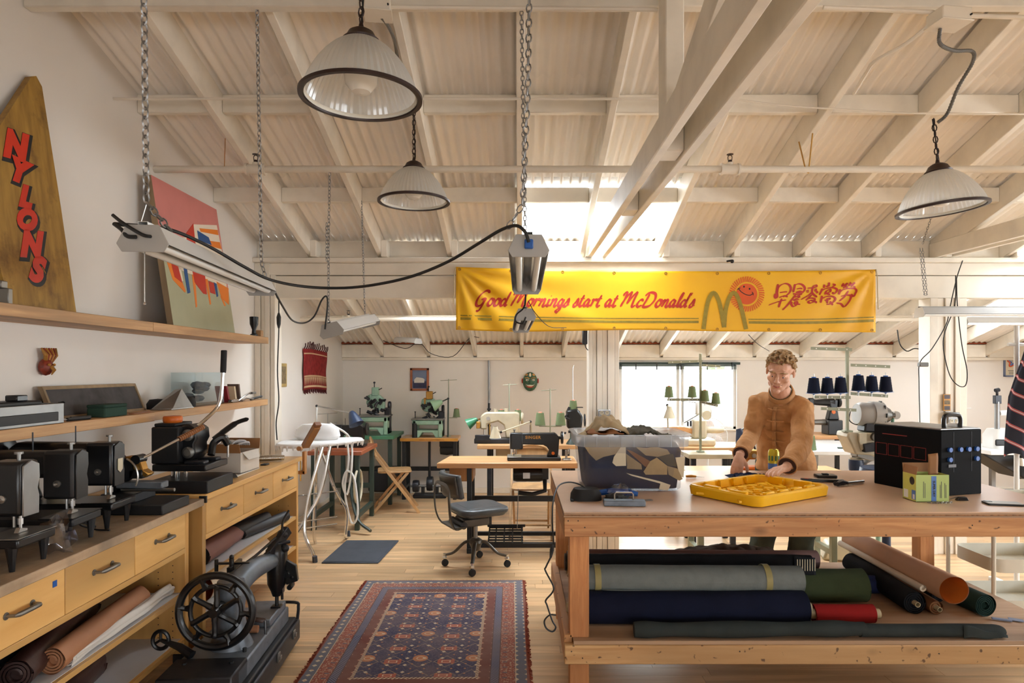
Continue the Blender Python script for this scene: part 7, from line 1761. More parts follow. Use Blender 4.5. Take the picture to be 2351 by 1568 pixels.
for k, (x, z) in enumerate(((.055, .235), (.125, .235), (.18, .235), (.235, .235), (.055, .185), (.235, .185))):
    part('knob', MB().cyl((x, -.012, z), (x, 0, z), .012, n=18), 'knob_blue', o)
part('panel_lines', MB().b2((.085, -.001, .12), (.086, 0, ch-.01)).b2((.205, -.001, .12), (.206, 0, ch-.01)), 'line_grey', o, smooth=0)
part('badge', MB().b2((.05, -.002, .145), (.10, 0, .16)), 'line_grey', o, smooth=0)
for k in range(4):
    y0 = .33-.082*k; mb = MB()
    for p, q in (((y0, .17), (y0+.002, .235)), ((y0+.072, .17), (y0+.074, .235)), ((y0, .17), (y0+.074, .172)), ((y0, .233), (y0+.074, .235))): mb.b2((-.0012, p[0], p[1]), (0, q[0], q[1]))
    part('red_outline', mb, 'line_red', o, smooth=0)
part('red_heading', MB().b2((-.0012, .20, .285), (0, .36, .289)), 'line_red', o, smooth=0)
solo('white_cap', MB().lathe([(0, 0), (.03, 0), (.03, .012), (.024, .018), (0, .018)], (2.30, 3.45, TZ+ch+.0085), 16), 'white_plastic', 'small white cap on top of the black instrument case', 'cap')
# ---- yellow green carton
mat('carton_lime', (198, 196, 92), .55, var=.04); mat('carton_green', (176, 196, 120), .55, var=.04); mat('print_blue', (84, 124, 190), .5, var=0); mat('print_dark', (40, 40, 40), .5, var=0)
o = thing('tea_carton', 'opened yellow green carton with a blue stripe in front of the black case', 'box', (2.01, 3.225, TZ))
hw, hd_, hh = .080, .055, .132
for nm, p, q, m in (('front', (-hw, -hd_, 0), (hw, -hd_+.003, hh), 'carton_green'), ('back', (-hw, hd_-.003, 0), (hw, hd_, hh), 'carton_green'), ('side', (-hw, -hd_+.003, 0), (-hw+.003, hd_-.003, hh), 'carton_lime'), ('side', (hw-.003, -hd_+.003, 0), (hw, hd_-.003, hh), 'carton_lime'), ('bottom', (-hw, -hd_, 0), (hw, hd_, .003), 'carton_brown')):
    part(nm, MB().b2(p, q), m, o, smooth=0)
part('flap', MB().b2((-hw, 0, 0), (hw, .002, .045), M=Matrix.Translation((0, hd_-.003, hh)) @ Matrix.Rotation(radians(-8), 4, 'X')), 'carton_brown', o, smooth=0)
part('flap', MB().b2((0, -hd_, 0), (.002, hd_, .04), M=Matrix.Translation((-hw, 0, hh)) @ Matrix.Rotation(radians(12), 4, 'Y')), 'carton_brown', o, smooth=0)
part('kraft_tongue', MB().grid(4, 8, lambda u, v: (.015+.048*u, -.01+.02*v+.006*sin(v*5), .07+.155*v+.006*u)), 'carton_brown', o, solid=.002)
part('blue_stripe', MB().b2((-.006, -hd_-.0008, .004), (.018, -hd_, hh-.006)), 'print_blue', o, smooth=0)
part('lettering', text_mb('SUPER DRY', .0155, Matrix.Translation((.001, -hd_-.0012, .104)) @ Matrix.Rotation(pi/2, 4, 'X') @ Matrix.Rotation(-pi/2, 4, 'Z'), bold=.0006, extr=.0002), 'print_dark', o, smooth=0)
mb = MB()
for k, x in enumerate((-.045, -.038, .036, .042, .058, .064)): mb.b2((x, -hd_-.0008, .02), (x+.0022, -hd_, .10-.008*(k % 3)))
part('fine_print', mb, 'line_grey', o, kind='stuff', smooth=0)
part('black_dot', MB().prism([(.020*cos(a), .099+.020*sin(a)) for a in [2*pi*k/18 for k in range(18)]], .0008, Matrix.Translation((-hw-.0004, -.022, 0)), 'yz'), 'print_dark', o, smooth=0)
part('side_print', MB().b2((-hw-.0008, -.05, .01), (-hw, -.02, .055)), 'print_blue', o, smooth=0)
part('side_print', MB().b2((-hw-.0016, -.045, .012), (-hw-.0008, -.030, .035)), 'white_plastic', o, smooth=0); part('side_print', MB().b2((-hw-.0008, .01, .01), (-hw, .045, .05)), 'white_plastic', o, smooth=0)
o = thing('smartphone', 'black edged phone lying face up at the right of the table', 'phone', bs(2302, 1158), radians(-12))
part('body', MB().rbox((0, 0, .0045), (.155, .076, .009), .01, 3), 'black_enamel', o, bevel=.001); part('back_glass', MB().rbox((0, 0, .0093), (.150, .071, .0006), .009, 3), 'fixture_grey', o); part('camera_bump', MB().rbox((-.055, .018, .0105), (.03, .03, .002), .006, 3), 'black_enamel', o)
o = thing('binder_clip', 'black clip lying right of the yellow green carton', 'clip', bs(2208, 1149)); part('jaw', MB().prism([(-.03, 0), (.03, 0), (.02, .018), (-.02, .018)], .02), 'black_enamel', o, bevel=.002); part('wire_arm', MB().tube([(-.02, 0, .018), (-.05, .01, .006), (-.07, 0, .004)], .0025, 6), 'dull_steel', o)
solo('loose_chain', chain_mb([(1.97, 3.145, TZ+.004), (2.03, 3.135, TZ+.004), (2.09, 3.15, TZ+.004)], .016, .010, .0016), 'dull_steel', 'small loose metal chain in front of the yellow green carton', 'chain', kind='stuff')

# ================================================================ CLOTH ROLLS ON THE TABLE'S LOW SHELF
mat('denim_grey', (118, 124, 122), .9, var=.06, vs_=20, bump=.3, bs=120); mat('denim_navy', (20, 24, 44), .9, var=.12, bump=.2, bs=60); mat('canvas_dark', (48, 54, 54), .85, var=.12, vs_=6, bump=.2, bs=40)
mat('canvas_olive', (62, 70, 46), .9, var=.08, bump=.2, bs=80); mat('cloth_red', (138, 26, 24), .85, var=.06); mat('cloth_mauve', (128, 102, 98), .9, var=.06); mat('cloth_black', (34, 35, 38), .9, var=.15, bump=.2, bs=50)
mat('cloth_blue', (38, 44, 76), .9, var=.15); mat('cloth_brown', (82, 68, 58), .9, var=.1); mat('green_dark', (28, 48, 42), .85, var=.1); mat('kraft', (214, 168, 134), .65, var=.06, vs_=3); mat('band_tan', (160, 148, 96), .6, var=.05)
G2 = 'cloth rolls on the low shelf'
zs_ = .316
g_ = roll('cloth_roll', 'pale grey denim roll with two tan bands, on top at the front of the shelf', (.345, 3.25, .505), (1.40, 3.245, .502), .066, 'denim_grey', 3, group=G2, bumpy=.04, seed=41)
for x in (.375, 1.21): part('band', MB().grid(28, 1, lambda u, v, x=x: (x+.03*v, 3.248+.0715*cos(2*pi*u), .504+.0715*sin(2*pi*u))), 'band_tan', g_, w=True, smooth=60)
part('loose_edge', MB().grid(20, 2, lambda u, v: (.40+.98*u, 3.183-.003*v, .472-.035*v*sin(pi*min(1, u*1.0))-.012*u)), 'denim_grey', g_, w=True, solid=.003)
n_ = roll('cloth_roll', 'thick navy denim roll lying under the grey denim roll', (.262, 3.162, zs_+.078), (1.385, 3.162, zs_+.078), .076, 'denim_navy', 3, group=G2, core=.022, seed=42)
f_ = thing('cloth_roll', 'long flattened dark green canvas roll along the front edge of the shelf', 'roll', (1.3, 2.99, zs_), 0, G2)
fp = [(.53, 2.995, .352), (.7, 2.99, .354), (1.1, 2.988, .356), (1.4, 2.99, .358), (1.585, 2.992, .356)]
part('thick_wrap', MB().tube(bez(fp, 5), [.036+.004*sin(i*.9) for i in range(21)], 16, flat=.92), 'canvas_dark', f_, w=True, smooth=60)
fp = [(1.56, 2.992, .350), (1.8, 2.995, .348), (2.05, 3.0, .347), (2.20, 3.005, .340), (2.24, 3.01, .328)]
part('thin_wrap', MB().tube(bez(fp, 5), [.032]*14+[.033, .032, .030, .026, .020, .014, .006], 14, flat=.9), 'canvas_dark', f_, w=True, smooth=60)
part('hem_flap', MB().grid(10, 6, lambda u, v: (2.02+.20*u, 2.962+.004*v, .325+.06*v*(1-u*.8)+.004*sin(u*9))), 'canvas_dark', f_, w=True, solid=.003)
roll('cloth_roll', 'plump olive green canvas roll behind the grey roll', (1.10, 3.45, .405), (1.82, 3.45, .405), .084, 'canvas_olive', 2, group=G2, bumpy=.08, seed=43)
roll('cloth_roll', 'red cloth roll on a pale core beside the navy roll', (1.43, 3.17, .360), (1.72, 3.17, .360), .043, 'cloth_red', 2, group=G2, core=.024, seed=44)
roll('cloth_roll', 'crinkled dark blue roll right of the olive canvas', (1.55, 3.60, .362), (2.05, 3.60, .362), .044, 'cloth_blue', 2, group=G2, bumpy=.25, seed=45)
roll('cloth_roll', 'mauve brown roll lying along the rear of the heap', (.33, 3.66, .488), (1.67, 3.66, .480), .050, 'cloth_mauve', 2, group=G2, seed=46)
dk = roll('cloth_roll', 'black roll with a white striped hem between grey and mauve rolls', (.36, 3.47, .522), (1.55, 3.47, .518), .042, 'cloth_black', 2, group=G2, bumpy=.12, seed=47)
mb = MB().grid(8, 10, lambda u, v: (1.44+.11*u, 3.415-.012*v, .570-.09*v-.01*u)); part('hem', mb, 'cloth_black', dk, w=True, solid=.003)
mb = MB(); [mb.b2((1.452+.013*k, 3.402, .495), (1.456+.013*k, 3.405, .555)) for k in range(8)]; part('white_stripe', mb, 'cloth_cream', dk, w=True, kind='stuff', smooth=0)
roll('cloth_roll', 'black roll lying lowest at the back of the shelf', (.40, 3.86, zs_+.06), (1.62, 3.86, zs_+.06), .058, 'cloth_black', 2, group=G2, seed=48)
roll('cloth_roll', 'dark roll hidden under the mauve roll', (.40, 3.72, zs_+.05), (1.45, 3.72, zs_+.05), .048, 'cloth_black', 2, group=G2, seed=49)
drape('crumpled brown jacket-like cloth on top of the rolls at the back', .95, 1.54, 3.76, 3.96, lambda u, v: .452+.045*sin(pi*u)*(.4+.6*sin(pi*v))+.03*abs(noise.noise(V((u*8, v*3, 2)))), 'cloth_brown', 22)
roll('cloth_roll', 'black cloth roll on a pale tube pointing at the camera', (1.99, 3.28, .373), (2.03, 3.98, .373), .055, 'cloth_black', 4, group=G2, core=.013, seed=50)
roll('cloth_roll', 'dark green roll at the far right of the shelf pointing at the camera', (2.318, 3.24, .373), (2.24, 4.05, .373), .055, 'green_dark', 4, group=G2, seed=51)
roll('cloth_roll', 'slim rust brown roll between the black and green rolls', (2.092, 3.27, .352), (2.112, 3.98, .352), .034, 'cloth_rust', 2, group=G2, core=.012, seed=52)
roll('cloth_roll', 'dark charcoal roll under the big kraft paper roll', (2.185, 3.40, .366), (2.165, 4.08, .366), .034, 'cloth_black', 2, group=G2, seed=53)
o = thing('paper_roll', 'big kraft paper roll with orange inside pointing at the camera', 'roll', (2.13, 3.6, .39), 0, G2)
def cone_sheet(r0, r1, m, nm, ins=0):
    mb = MB()
    def f(u, v):
        a = 2*pi*u*1.04; y = 3.20+ins+(4.14-3.20-ins)*v; r = (r0+(r1-r0)*v)*(1+.02*u+.03*noise.noise(V((cos(a), sin(a), v*3))))
        return (2.135-.02*v+r*cos(a), y, .462+.006*v+r*.92*sin(a))
    mb.grid(36, 12, f); part(nm, mb, m, o, w=True, smooth=70)
cone_sheet(.072, .066, 'kraft', 'outer_sheet'); cone_sheet(.069, .063, 'kraft_orange', 'inner_sheet', .002)
roll('paper_tube', 'thin white paper roll lying left of the kraft roll', (2.045, 3.30, .438), (2.03, 4.12, .450), .017, 'paper_cream', 1, group=G2, seed=54)
solo('cloth_tag', MB().box((2.43, 3.19, zs_+.006), (.06, .035, .003), rz=-.5).box((2.36, 3.19, zs_+.008), (.08, .02, .006), rz=-.4), 'pic_blue', 'small pale label on a dark strap beside the green roll', 'label')
for (y, z, l) in ((3.95, .40, 'black round reel standing at the left rear of the shelf'), (3.60, .385, 'second black round reel at the left of the shelf')):
    o = thing('black_reel', l, 'reel', (.30, y, zs_)); part('rim', MB().tube([(0, .06*cos(a), .066+.06*sin(a)) for a in [2*pi*k/24 for k in range(24)]], .007, 6, closed=True), 'black_enamel', o); part('drum', MB().lathe([(0, -.02), (.05, -.02), (.05, .025), (0, .025)], (0, 0, .066), 20, 'x'), 'black_paint', o)
solo('yellow_cloth_corner', MB().box((.33, 3.78, zs_+.11), (.07, .12, .22), rz=.2), 'bench_yellow', 'mustard yellow stiff cloth bundle between the left legs', 'cloth', bevel=.02)
drape('grey blue cloth folded at the left end of the lower shelf', .262, .33, 3.25, 3.5, lambda u, v: zs_+.12+.05*sin(pi*v)+.01*sin(u*7), 'cloth_cream', 33, nu=8)

# ================================================================ BENCHES AND MACHINES BEHIND THE TABLE
tB = ibench('sewing_table', 'long light wood table on grey green steel legs behind the person', 1.30, 2.52, 4.98, 5.34, .76, 'tan_wood_top', 'stand_green', inset=.10)
sewing_machine = None
o = thing('sewing_machine', 'small orange and brass sewing head partly hidden behind the can', 'sewing machine', (X_(1728, 5.15), 5.15, .76))
part('bed', MB().b2((-.10, -.06, 0), (.10, .06, .025)), 'orange_plastic', o, bevel=.008)
part('arm', MB().prism([(-.10, .10), (-.10, .05), (-.05, .05), (-.04, .08), (.03, .08), (.04, .02), (.10, .02), (.10, .15), (-.06, .16)], .06), 'brass', o, bevel=.012)
part('handwheel', MB().lathe([(0, -.01), (.035, -.01), (.04, 0), (.035, .01), (0, .01)], (.11, 0, .12), 18, 'x'), 'iron', o); part('needle_bar', MB().cyl((-.085, 0, .0), (-.085, 0, .12), .006, n=8), 'steel', o); part('dial', MB().cyl((.0, -.036, .11), (.0, -.03, .11), .018, n=14), 'steel', o)
desk_lamp('dark navy cone lamp left of the person in front of the window', [V((X_(1748, 5.25), 5.25, .76)), P(1716, 980, 5.25), P(1697, 990, 5.2)], (.25, -.2, -1), 'black_paint', 'lamp_navy', sr=.055)
# window-side bench, cream long-arm machine
wb = ibench('machine_bench', 'bench below the window carrying the cream long-arm machine', 1.45, 2.25, 6.25, 6.75, .80, 'tan_wood_top', 'iron', inset=.08)
o = thing('long_arm_machine', 'cream flat-bed machine with wooden arm below the window', 'sewing machine', (X_(1585, 6.4), 6.45, .80))
part('bed', MB().b2((-.10, -.10, 0), (.24, .10, .07)), 'cream_enamel', o, bevel=.02, seg=2); part('head_body', MB().b2((.02, -.07, .07), (.16, .07, .26)), 'cream_enamel', o, bevel=.02, seg=2)
part('wooden_arm', MB().prism([(-.26, .18), (-.25, .14), (-.05, .14), (.06, .10), (.08, .15), (-.06, .19)], .08), 'table_honey', o, bevel=.006)
part('cylinder_arm', MB().tube([(.10, 0, .155), (.30, 0, .15), (.34, 0, .15)], [.035, .033, .022], 12), 'cream_enamel', o)
mb = MB(); [mb.cyl((-.02+.028*k, -.03, .19), (-.02+.028*k, -.03, .235+.01*(k % 2)), .009, n=8) for k in range(6)]; part('tension_post', mb, 'iron', o, kind='stuff')
part('upper_case', MB().b2((.06, -.03, .30), (.22, .05, .44)), 'white_plastic', o, bevel=.015); part('upper_wheel', MB().cyl((.16, -.06, .30), (.16, -.03, .30), .045, n=20), 'cream_enamel', o); part('linkage', MB().cyl((-.05, 0, .22), (.14, 0, .33), .006, n=6).cyl((-.06, 0, .23), (-.06, 0, .44), .005, n=6).cyl((-.07, 0, .44), (.08, 0, .42), .006, n=6), 'dull_steel', o)
lampc = P(1537, 975, 6.3)
desk_lamp('cream cylinder lamp standing at the left of the window bench', [V((lampc.x, 6.34, .80)), P(1532, 930, 6.34), P(1537, 938, 6.3)], (0, 0, -1), 'cream_enamel', 'cream_enamel', sr=.058)
def stand_h(label, px, D, zb, zt, arms, cones, m='stand_green', ch=.12, rail=.022, cmat='thread_green', core=True, grp=CG):
    x = X_(px, D); o = thing('thread_stand', label, 'thread stand', (x, D, zb))
    part('post', MB().b2((-.010, -.010, 0), (.010, .010, zt-zb)), m, o, bevel=.002); part('foot', MB().b2((-.03, -.03, 0), (.03, .03, .015)), m, o, bevel=.003)
    for (pa, ya, pb, yb) in arms:
        a = P(pa, ya, D+.02)-V((x, D, zb)); b = P(pb, yb, D+.02)-V((x, D, zb)); a.y = b.y = -.015
        part('arm', MB().beam(a, b, .008, rail), m, o)
        mb = MB(); n = max(2, int((b-a).length/.07))
        for k in range(n): c = a.lerp(b, (k+.5)/n); mb.cyl(c+V((0, -.0052, 0)), c+V((0, -.0042, 0)), .005, n=8)
        part('arm_hole', mb, 'white_plastic', o, kind='stuff', smooth=0)
    for (cx, cy, lab) in cones:
        c = P(cx, cy, D); c.y = D-.03
        part('cone_plate', MB().lathe([(0, -.012), (.006, -.012), (.008, -.006), (.055, 0), (.055, .002), (0, .002)], (c.x-x, -.03, c.z-zb-.002), 20), 'stand_green' if cmat == 'thread_green' else 'can_blue', o)
        part('spindle', MB().cyl((c.x-x, -.03, c.z-zb-.04), (c.x-x, -.03, c.z-zb+ch+.03), .003, n=6), 'steel', o)
        cone(lab, c, ch, cmat, grp, core=core)
    return o
stand_h('steel thread stand with four green cones in front of the window', 1608, 5.9, .80, zz(812, 5.9), [(1532, 832, 1610, 829), (1610, 838, 1650, 841), (1530, 917, 1608, 917), (1608, 922, 1645, 931)],
        [(1534, 911, 'green cone at the left end of the stand before the window'), (1587, 911, 'green cone left of the post on the window stand'), (1616, 920, 'green cone just right of the post on the window stand'), (1641, 926, 'green cone at the right end of the window stand')], ch=.095)
part_ = ibench('thread_table', 'small steel table carrying the window thread stand', 1.50, 1.95, 5.75, 6.05, .80, 'cream_enamel', 'iron', inset=.05, rails=False)
# right part: white tables, cylinder machine, big overlock on a pedestal
wt = ibench('sewing_table', 'white topped machine table with grey steel legs right of the person', 2.80, 3.95, 6.3, 7.25, .76, 'white_metal', 'galv', inset=.08)
tt = ibench('sewing_table', 'tan topped raised stand under the black cylinder machine', 3.22, 3.86, 7.36, 7.85, .80, 'table_honey', 'black_paint', inset=.05, rails=False)
o = thing('cylinder_machine', 'black cylinder-arm sewing machine on the tan stand right of the person', 'sewing machine', (X_(1902, 7.5)-.02, 7.55, .80))
part('base', MB().b2((.0, -.09, 0), (.17, .09, .17)), 'black_enamel', o, bevel=.012, seg=2); part('column', MB().prism([(.02, .17), (.15, .17), (.13, .30), (.14, .40), (.03, .40), (.05, .30)], .09), 'black_enamel', o, bevel=.01)
part('arm', MB().tube([(.10, 0, .37), (-.10, 0, .37), (-.15, 0, .375)], [.05, .034, .03], 14), 'black_enamel', o); part('head', MB().b2((-.19, -.03, .27), (-.13, .03, .42)), 'black_enamel', o, bevel=.01)
part('needle_bar', MB().cyl((-.16, 0, .18), (-.16, 0, .28), .006, n=8), 'steel', o); part('cylinder_arm', MB().tube([(.02, 0, .14), (-.12, 0, .14), (-.20, 0, .145)], [.035, .03, .028], 14), 'dull_steel', o); part('handwheel', MB().lathe([(0, -.015), (.055, -.015), (.06, 0), (.055, .015), (0, .015)], (.16, 0, .37), 20, 'x'), 'black_enamel', o); part('medallion', MB().cyl((.08, -.052, .26), (.08, -.045, .26), .022, n=18), 'orange_plastic', o)
cone('small green thread cone at the edge of the white table beside the person', (X_(1865, 6.35), 6.40, .762), .14, 'thread_green', CG)
solo('green_scissors', MB().box((3.25, 6.5, .768), (.14, .03, .012), rz=-.2), 'dark_green_paint', 'dark green scissors on the white machine table', 'scissors', bevel=.003)
pD = 4.9
o = thing('overlock_machine', 'cream multi-needle machine with a big grey motor on a pedestal', 'sewing machine', (X_(2000, pD), pD, 0))
pz = lambda px, py: P(px, py, pD)-V((X_(2000, pD), pD, 0))
c = pz(1965, 1070)
part('pedestal', MB().lathe([(.14, 0), (.14, .02), (.05, .06), (.042, .30), (.045, c.z+.06)], (c.x, 0, 0), 20), 'cream_enamel', o); part('pedestal_band', MB().lathe([(.05, 0), (.052, .02), (.052, .06), (.05, .08)], (c.x, 0, c.z-.03), 20), 'lamp_navy', o)
def ppoly(pts, t_, y=0): return MB().prism([(pz(a, b).x, pz(a, b).z) for a, b in pts], t_, Matrix.Translation((0, y, 0)))
part('body', ppoly([(1932, 1000), (1934, 990), (2068, 993), (2066, 1010), (2060, 1062), (2020, 1058), (1985, 1042), (1950, 1040), (1942, 1020)], .18), 'cream_enamel', o, bevel=.012, seg=2)
part('front_plate', ppoly([(1955, 992), (1972, 990), (1972, 1018), (1962, 1030), (1955, 1010)], .02, -.10), 'cream_enamel', o, bevel=.003)
part('cylinder_bed', ppoly([(1955, 1035), (2020, 1040), (2022, 1050), (1985, 1055), (1955, 1046)], .10, -.03), 'dull_steel', o, bevel=.006)
part('looper_cover', ppoly([(2000, 1050), (2018, 1048), (2012, 1075), (1988, 1078), (1980, 1062)], .08, 0), 'white_plastic', o, bevel=.01)
part('needle_block', ppoly([(1963, 1015), (1990, 1012), (1990, 1032), (1965, 1034)], .06, -.10), 'iron', o, bevel=.004)
part('brown_guard', ppoly([(1990, 1018), (2022, 1010), (2022, 1026), (1992, 1028)], .05, -.11), 'leather_tan', o, bevel=.006)
part('cast_knob', MB().cyl(pz(1992, 1000)+V((0, -.12, 0)), pz(1992, 1000)+V((0, -.08, 0)), .03, n=16), 'chair_steel', o)
for k in range(5): part('tension_dial', MB().lathe([(0, 0), (.016, 0), (.016, .03), (.010, .034), (.010, .05), (0, .05)], pz(2013+9*k, 993)+V((0, -.04, 0)), 12), 'brass', o)
a, b = pz(1966, 950), pz(2022, 952)
part('motor', MB().tube([a, a.lerp(b, .12), a.lerp(b, .55), a.lerp(b, .56), b], [.075, .088, .088, .098, .098], 26), 'fixture_grey', o)
part('motor_end', MB().tube([b, pz(2040, 953), pz(2042, 953), pz(2052, 953)], [.080, .05, .028, .026], 18), 'chair_steel', o); mb = MB()
for k in range(9): q_ = 2*pi*k/9; mb.box(b+V((-.012, -.09*cos(q_), .09*sin(q_))), (.006, .035, .03))
part('vent_slot', mb, 'black_paint', o, kind='stuff')
part('drive_disc', MB().cyl(pz(2055, 953)+V((0, -.02, 0)), pz(2055, 953)+V((0, .0, 0)), .030, n=20), 'steel', o); part('green_post', MB().cyl(pz(2049, 955), pz(2049, 1000), .012, n=10), 'bench_green', o)
part('motor_cradle', ppoly([(1978, 968), (2040, 970), (2044, 992), (1975, 990)], .12), 'iron', o, bevel=.01)
part('machine_cord', MB().tube(bez([pz(1952, 945), pz(1950, 965), pz(1966, 975), pz(1975, 970)], 5), .004, 6), 'black_cord', o)
part('leg_post', MB().cyl(pz(2025, 1062)+V((0, .05, 0)), V((pz(2025, 0).x, .05, 0)), .018, n=10), 'green_enamel', o)
NC = 'navy thread cones on the tall stand'
# stand post stands on the machine body
stand_h('tall steel thread stand with six navy cones right of the person', 1945, 4.86, zz(992, 4.86), zz(797, 4.86), [(1857, 800, 1950, 803), (1948, 838, 2037, 842), (1862, 911, 1947, 912), (1948, 903, 2032, 909), (1880, 937, 1960, 941)],
        [(1864, 902, 'navy cone farthest left on the tall stand'), (1895, 902, 'navy cone second from left on the tall stand'), (1925, 901, 'navy cone just left of the tall stand post'), (1966, 896, 'navy cone just right of the tall stand post'), (1996, 898, 'navy cone second from right on the tall stand'), (2028, 899, 'navy cone farthest right on the tall stand')],
        ch=.112, cmat='thread_navy', core=False, grp=NC)
solo('stool', MB().lathe([(.0, .0), (.16, .0), (.16, .015), (.03, .03), (.025, .80), (.15, .815), (.17, .83), (.165, .86), (0, .87)], (X_(2035, 4.55), 4.55, 0), 28), 'lamp_navy', 'navy round stool just behind the table edge', 'stool')
# white industrial machine at the far right with its table
rt = ibench('sewing_table', 'white industrial machine table at the far right with a black motor below', X_(2248, 6.15), 5.6, 6.0, 6.6, .80, 'white_metal', 'galv', inset=.42)
part('motor_tray', MB().prism([(4.35, .755), (5.2, .755), (5.0, .55), (4.75, .52)], .35, Matrix.Translation((0, 6.3, 0))), 'black_paint', rt, w=True, bevel=.01); part('switch_box', MB().b2((4.62, 5.985, .66), (4.78, 6.03, .73)), 'white_plastic', rt, w=True, bevel=.004)
part('red_button', MB().cyl((4.66, 5.98, .695), (4.66, 5.985, .695), .014, n=12), 'red_plastic', rt, w=True); part('green_button', MB().cyl((4.71, 5.98, .695), (4.71, 5.985, .695), .014, n=12), 'bench_green', rt, w=True)
part('motor', MB().tube([(4.75, 6.2, .60), (5.1, 6.2, .60)], .09, 18), 'chair_steel', rt, w=True)
o = thing('overlock_machine', 'grey white industrial overlock on the far right table', 'sewing machine', (4.72, 6.25, .80))
part('body', loft([rring(.46, .22, .05, 0), rring(.46, .22, .05, .12), rring(.40, .18, .05, .18)], True, True), 'white_metal', o, smooth=40); part('nameplate', MB().ball((.05, -.115, .12), .04, 12, (1, .12, .5)), 'white_plastic', o); part('dark_foot', MB().b2((-.24, -.12, .03), (-.05, -.10, .09)), 'black_enamel', o, bevel=.01)
part('thread_tower', MB().cyl((-.14, 0, .18), (-.14, 0, .44), .022, n=12), 'galv', o); part('tower_top', MB().b2((-.17, -.02, .42), (-.11, .02, .50)).cyl((-.14, 0, .50), (-.14, 0, .55), .012, n=8).cyl((-.16, 0, .545), (-.12, 0, .555), .02, n=10), 'iron', o, bevel=.003)
part('air_hose', MB().tube([(-.12, 0, .33), (.06, 0, .34), (.26, 0, .335)], .025, 10), 'white_plastic', o); part('top_knob', MB().cyl((-.02, 0, .18), (-.02, 0, .21), .014, n=8), 'iron', o)
part('dials', MB().cyl((-.06, -.115, .05), (-.06, -.108, .05), .018, n=12).cyl((0, -.115, .05), (0, -.108, .05), .018, n=12).cyl((.06, -.115, .05), (.06, -.108, .05), .018, n=12), 'black_enamel', o)
o = thing('thread_stand', 'white thread stand beside the right column', 'thread stand', (X_(2228, 6.1), 6.18, .80))
part('post', MB().cyl((0, 0, 0), (0, 0, zz(878, 6.2)-.80), .008, n=8), 'white_metal', o); part('arm', MB().cyl((-.07, 0, .38), (.06, 0, .38), .005, n=6).cyl((-.07, 0, .62), (.01, 0, .62), .005, n=6), 'white_metal', o)
# striped jacket on a rack pole
o = thing('garment_rack', 'white garment rack pole at the right edge of the picture', 'rack', (3.47, 4.55, 0)); part('pole', MB().cyl((0, 0, .02), (0, 0, 1.85), .016, n=12), 'white_metal', o); part('base', MB().b2((-.25, -.02, 0), (.25, .02, .03)).b2((-.02, -.25, 0), (.02, .25, .03)), 'white_metal', o, bevel=.004); part('hook', MB().cyl((-.06, 0, 1.72), (.4, 0, 1.72), .012, n=10), 'white_metal', o)
s = NT('striped_cloth'); s.set(rough=.9)
co_ = s.coords(shift=False); sx2 = s.n('ShaderNodeSeparateXYZ'); s.l(co_, sx2.inputs[0])
d_ = mth('FRACT', mth('MULTIPLY', mth('ADD', sx2.outputs['Z'], mth('MULTIPLY', sx2.outputs['X'], .75)), 8.5))
c1_ = s.mix(mth('GREATER_THAN', d_, .80), srgb(44, 48, 62), srgb(188, 92, 98)); c1_ = s.mix(mth('MULTIPLY', mth('GREATER_THAN', d_, .86), mth('LESS_THAN', d_, .92)), c1_, srgb(214, 200, 200)); s.l(c1_, s.b.inputs['Base Color'])
o = thing('striped_jacket', 'dark jacket with red and white diagonal stripes hanging at the right edge', 'jacket', (3.50, 4.5, .95))
def jk(u, v):
    w_ = .05+.24*min(1, v*2.0)**.7; a = (u-.5)*2
    return (.02+w_*a*.62-.02*v, -.05-.04*cos(a*1.5)+.02*sin(a*9+v*4), .82-.80*v-.03*abs(a)*v+.03*sin(a*6)*v)
part('cloth', MB().grid(30, 30, jk), 'striped_cloth', o, solid=.01, smooth=80); part('hanger', MB().tube([(-.0, -.03, .80), (.0, -.01, .86), (.02, .02, .87)], .004, 6), 'steel', o); part('collar', MB().tube([(-.04, -.09, .80), (.0, -.10, .76), (.05, -.09, .80)], .018, 8), 'striped_cloth', o)
# poster on the back wall
o = thing('framed_poster', 'framed poster of a red and blue five-petal knot at the far right', 'poster', (X_(2324, YB), YB, zz(865, YB)))
x0, x1, z0, z1 = X_(2303, YB), X_(2346, YB), zz(865, YB), zz(806, YB)
mb = MB()
for p, q in (((x0, z0), (x1, z0+.02)), ((x0, z1-.02), (x1, z1)), ((x0, z0), (x0+.02, z1)), ((x1-.02, z0), (x1, z1))): mb.b2((p[0], YB-.02, p[1]), (q[0], YB, q[1]))
part('frame', mb, 'pic_blue', o, w=True, bevel=.002); part('sheet', MB().b2((x0+.02, YB-.006, z0+.02), (x1-.02, YB-.003, z1-.02)), 'cloth_cream', o, w=True, smooth=0)
cx, cz = (x0+x1)/2, z0+.19
for r_, m, rr in ((.058, 'print_orange', .007), (.038, 'can_blue', .007)): part('petal_knot', MB().tube([(cx+(r_+.016*cos(5*a))*cos(a+pi/2), YB-.012, cz+(r_+.016*cos(5*a))*sin(a+pi/2)) for a in [2*pi*k/60 for k in range(60)]], rr, 6, closed=True), m, o, w=True)
part('text_lines', MB().b2((cx-.06, YB-.0075, z0+.075), (cx+.06, YB-.006, z0+.082)).b2((cx-.05, YB-.0075, z0+.055), (cx+.05, YB-.006, z0+.062)).b2((cx-.05, YB-.0075, z0+.035), (cx+.05, YB-.006, z0+.042)), 'line_grey', o, w=True, smooth=0, kind='stuff')
# metal socket on the column and thermostat
o = thing('wall_switch', 'grey plug with hanging adaptor left of the right column', 'plug', P(2118, 842, 5.3)); part('plug', MB().b2(P(2112, 842, 5.3), P(2126, 832, 5.34)), 'conduit_grey', o, w=True, bevel=.006)
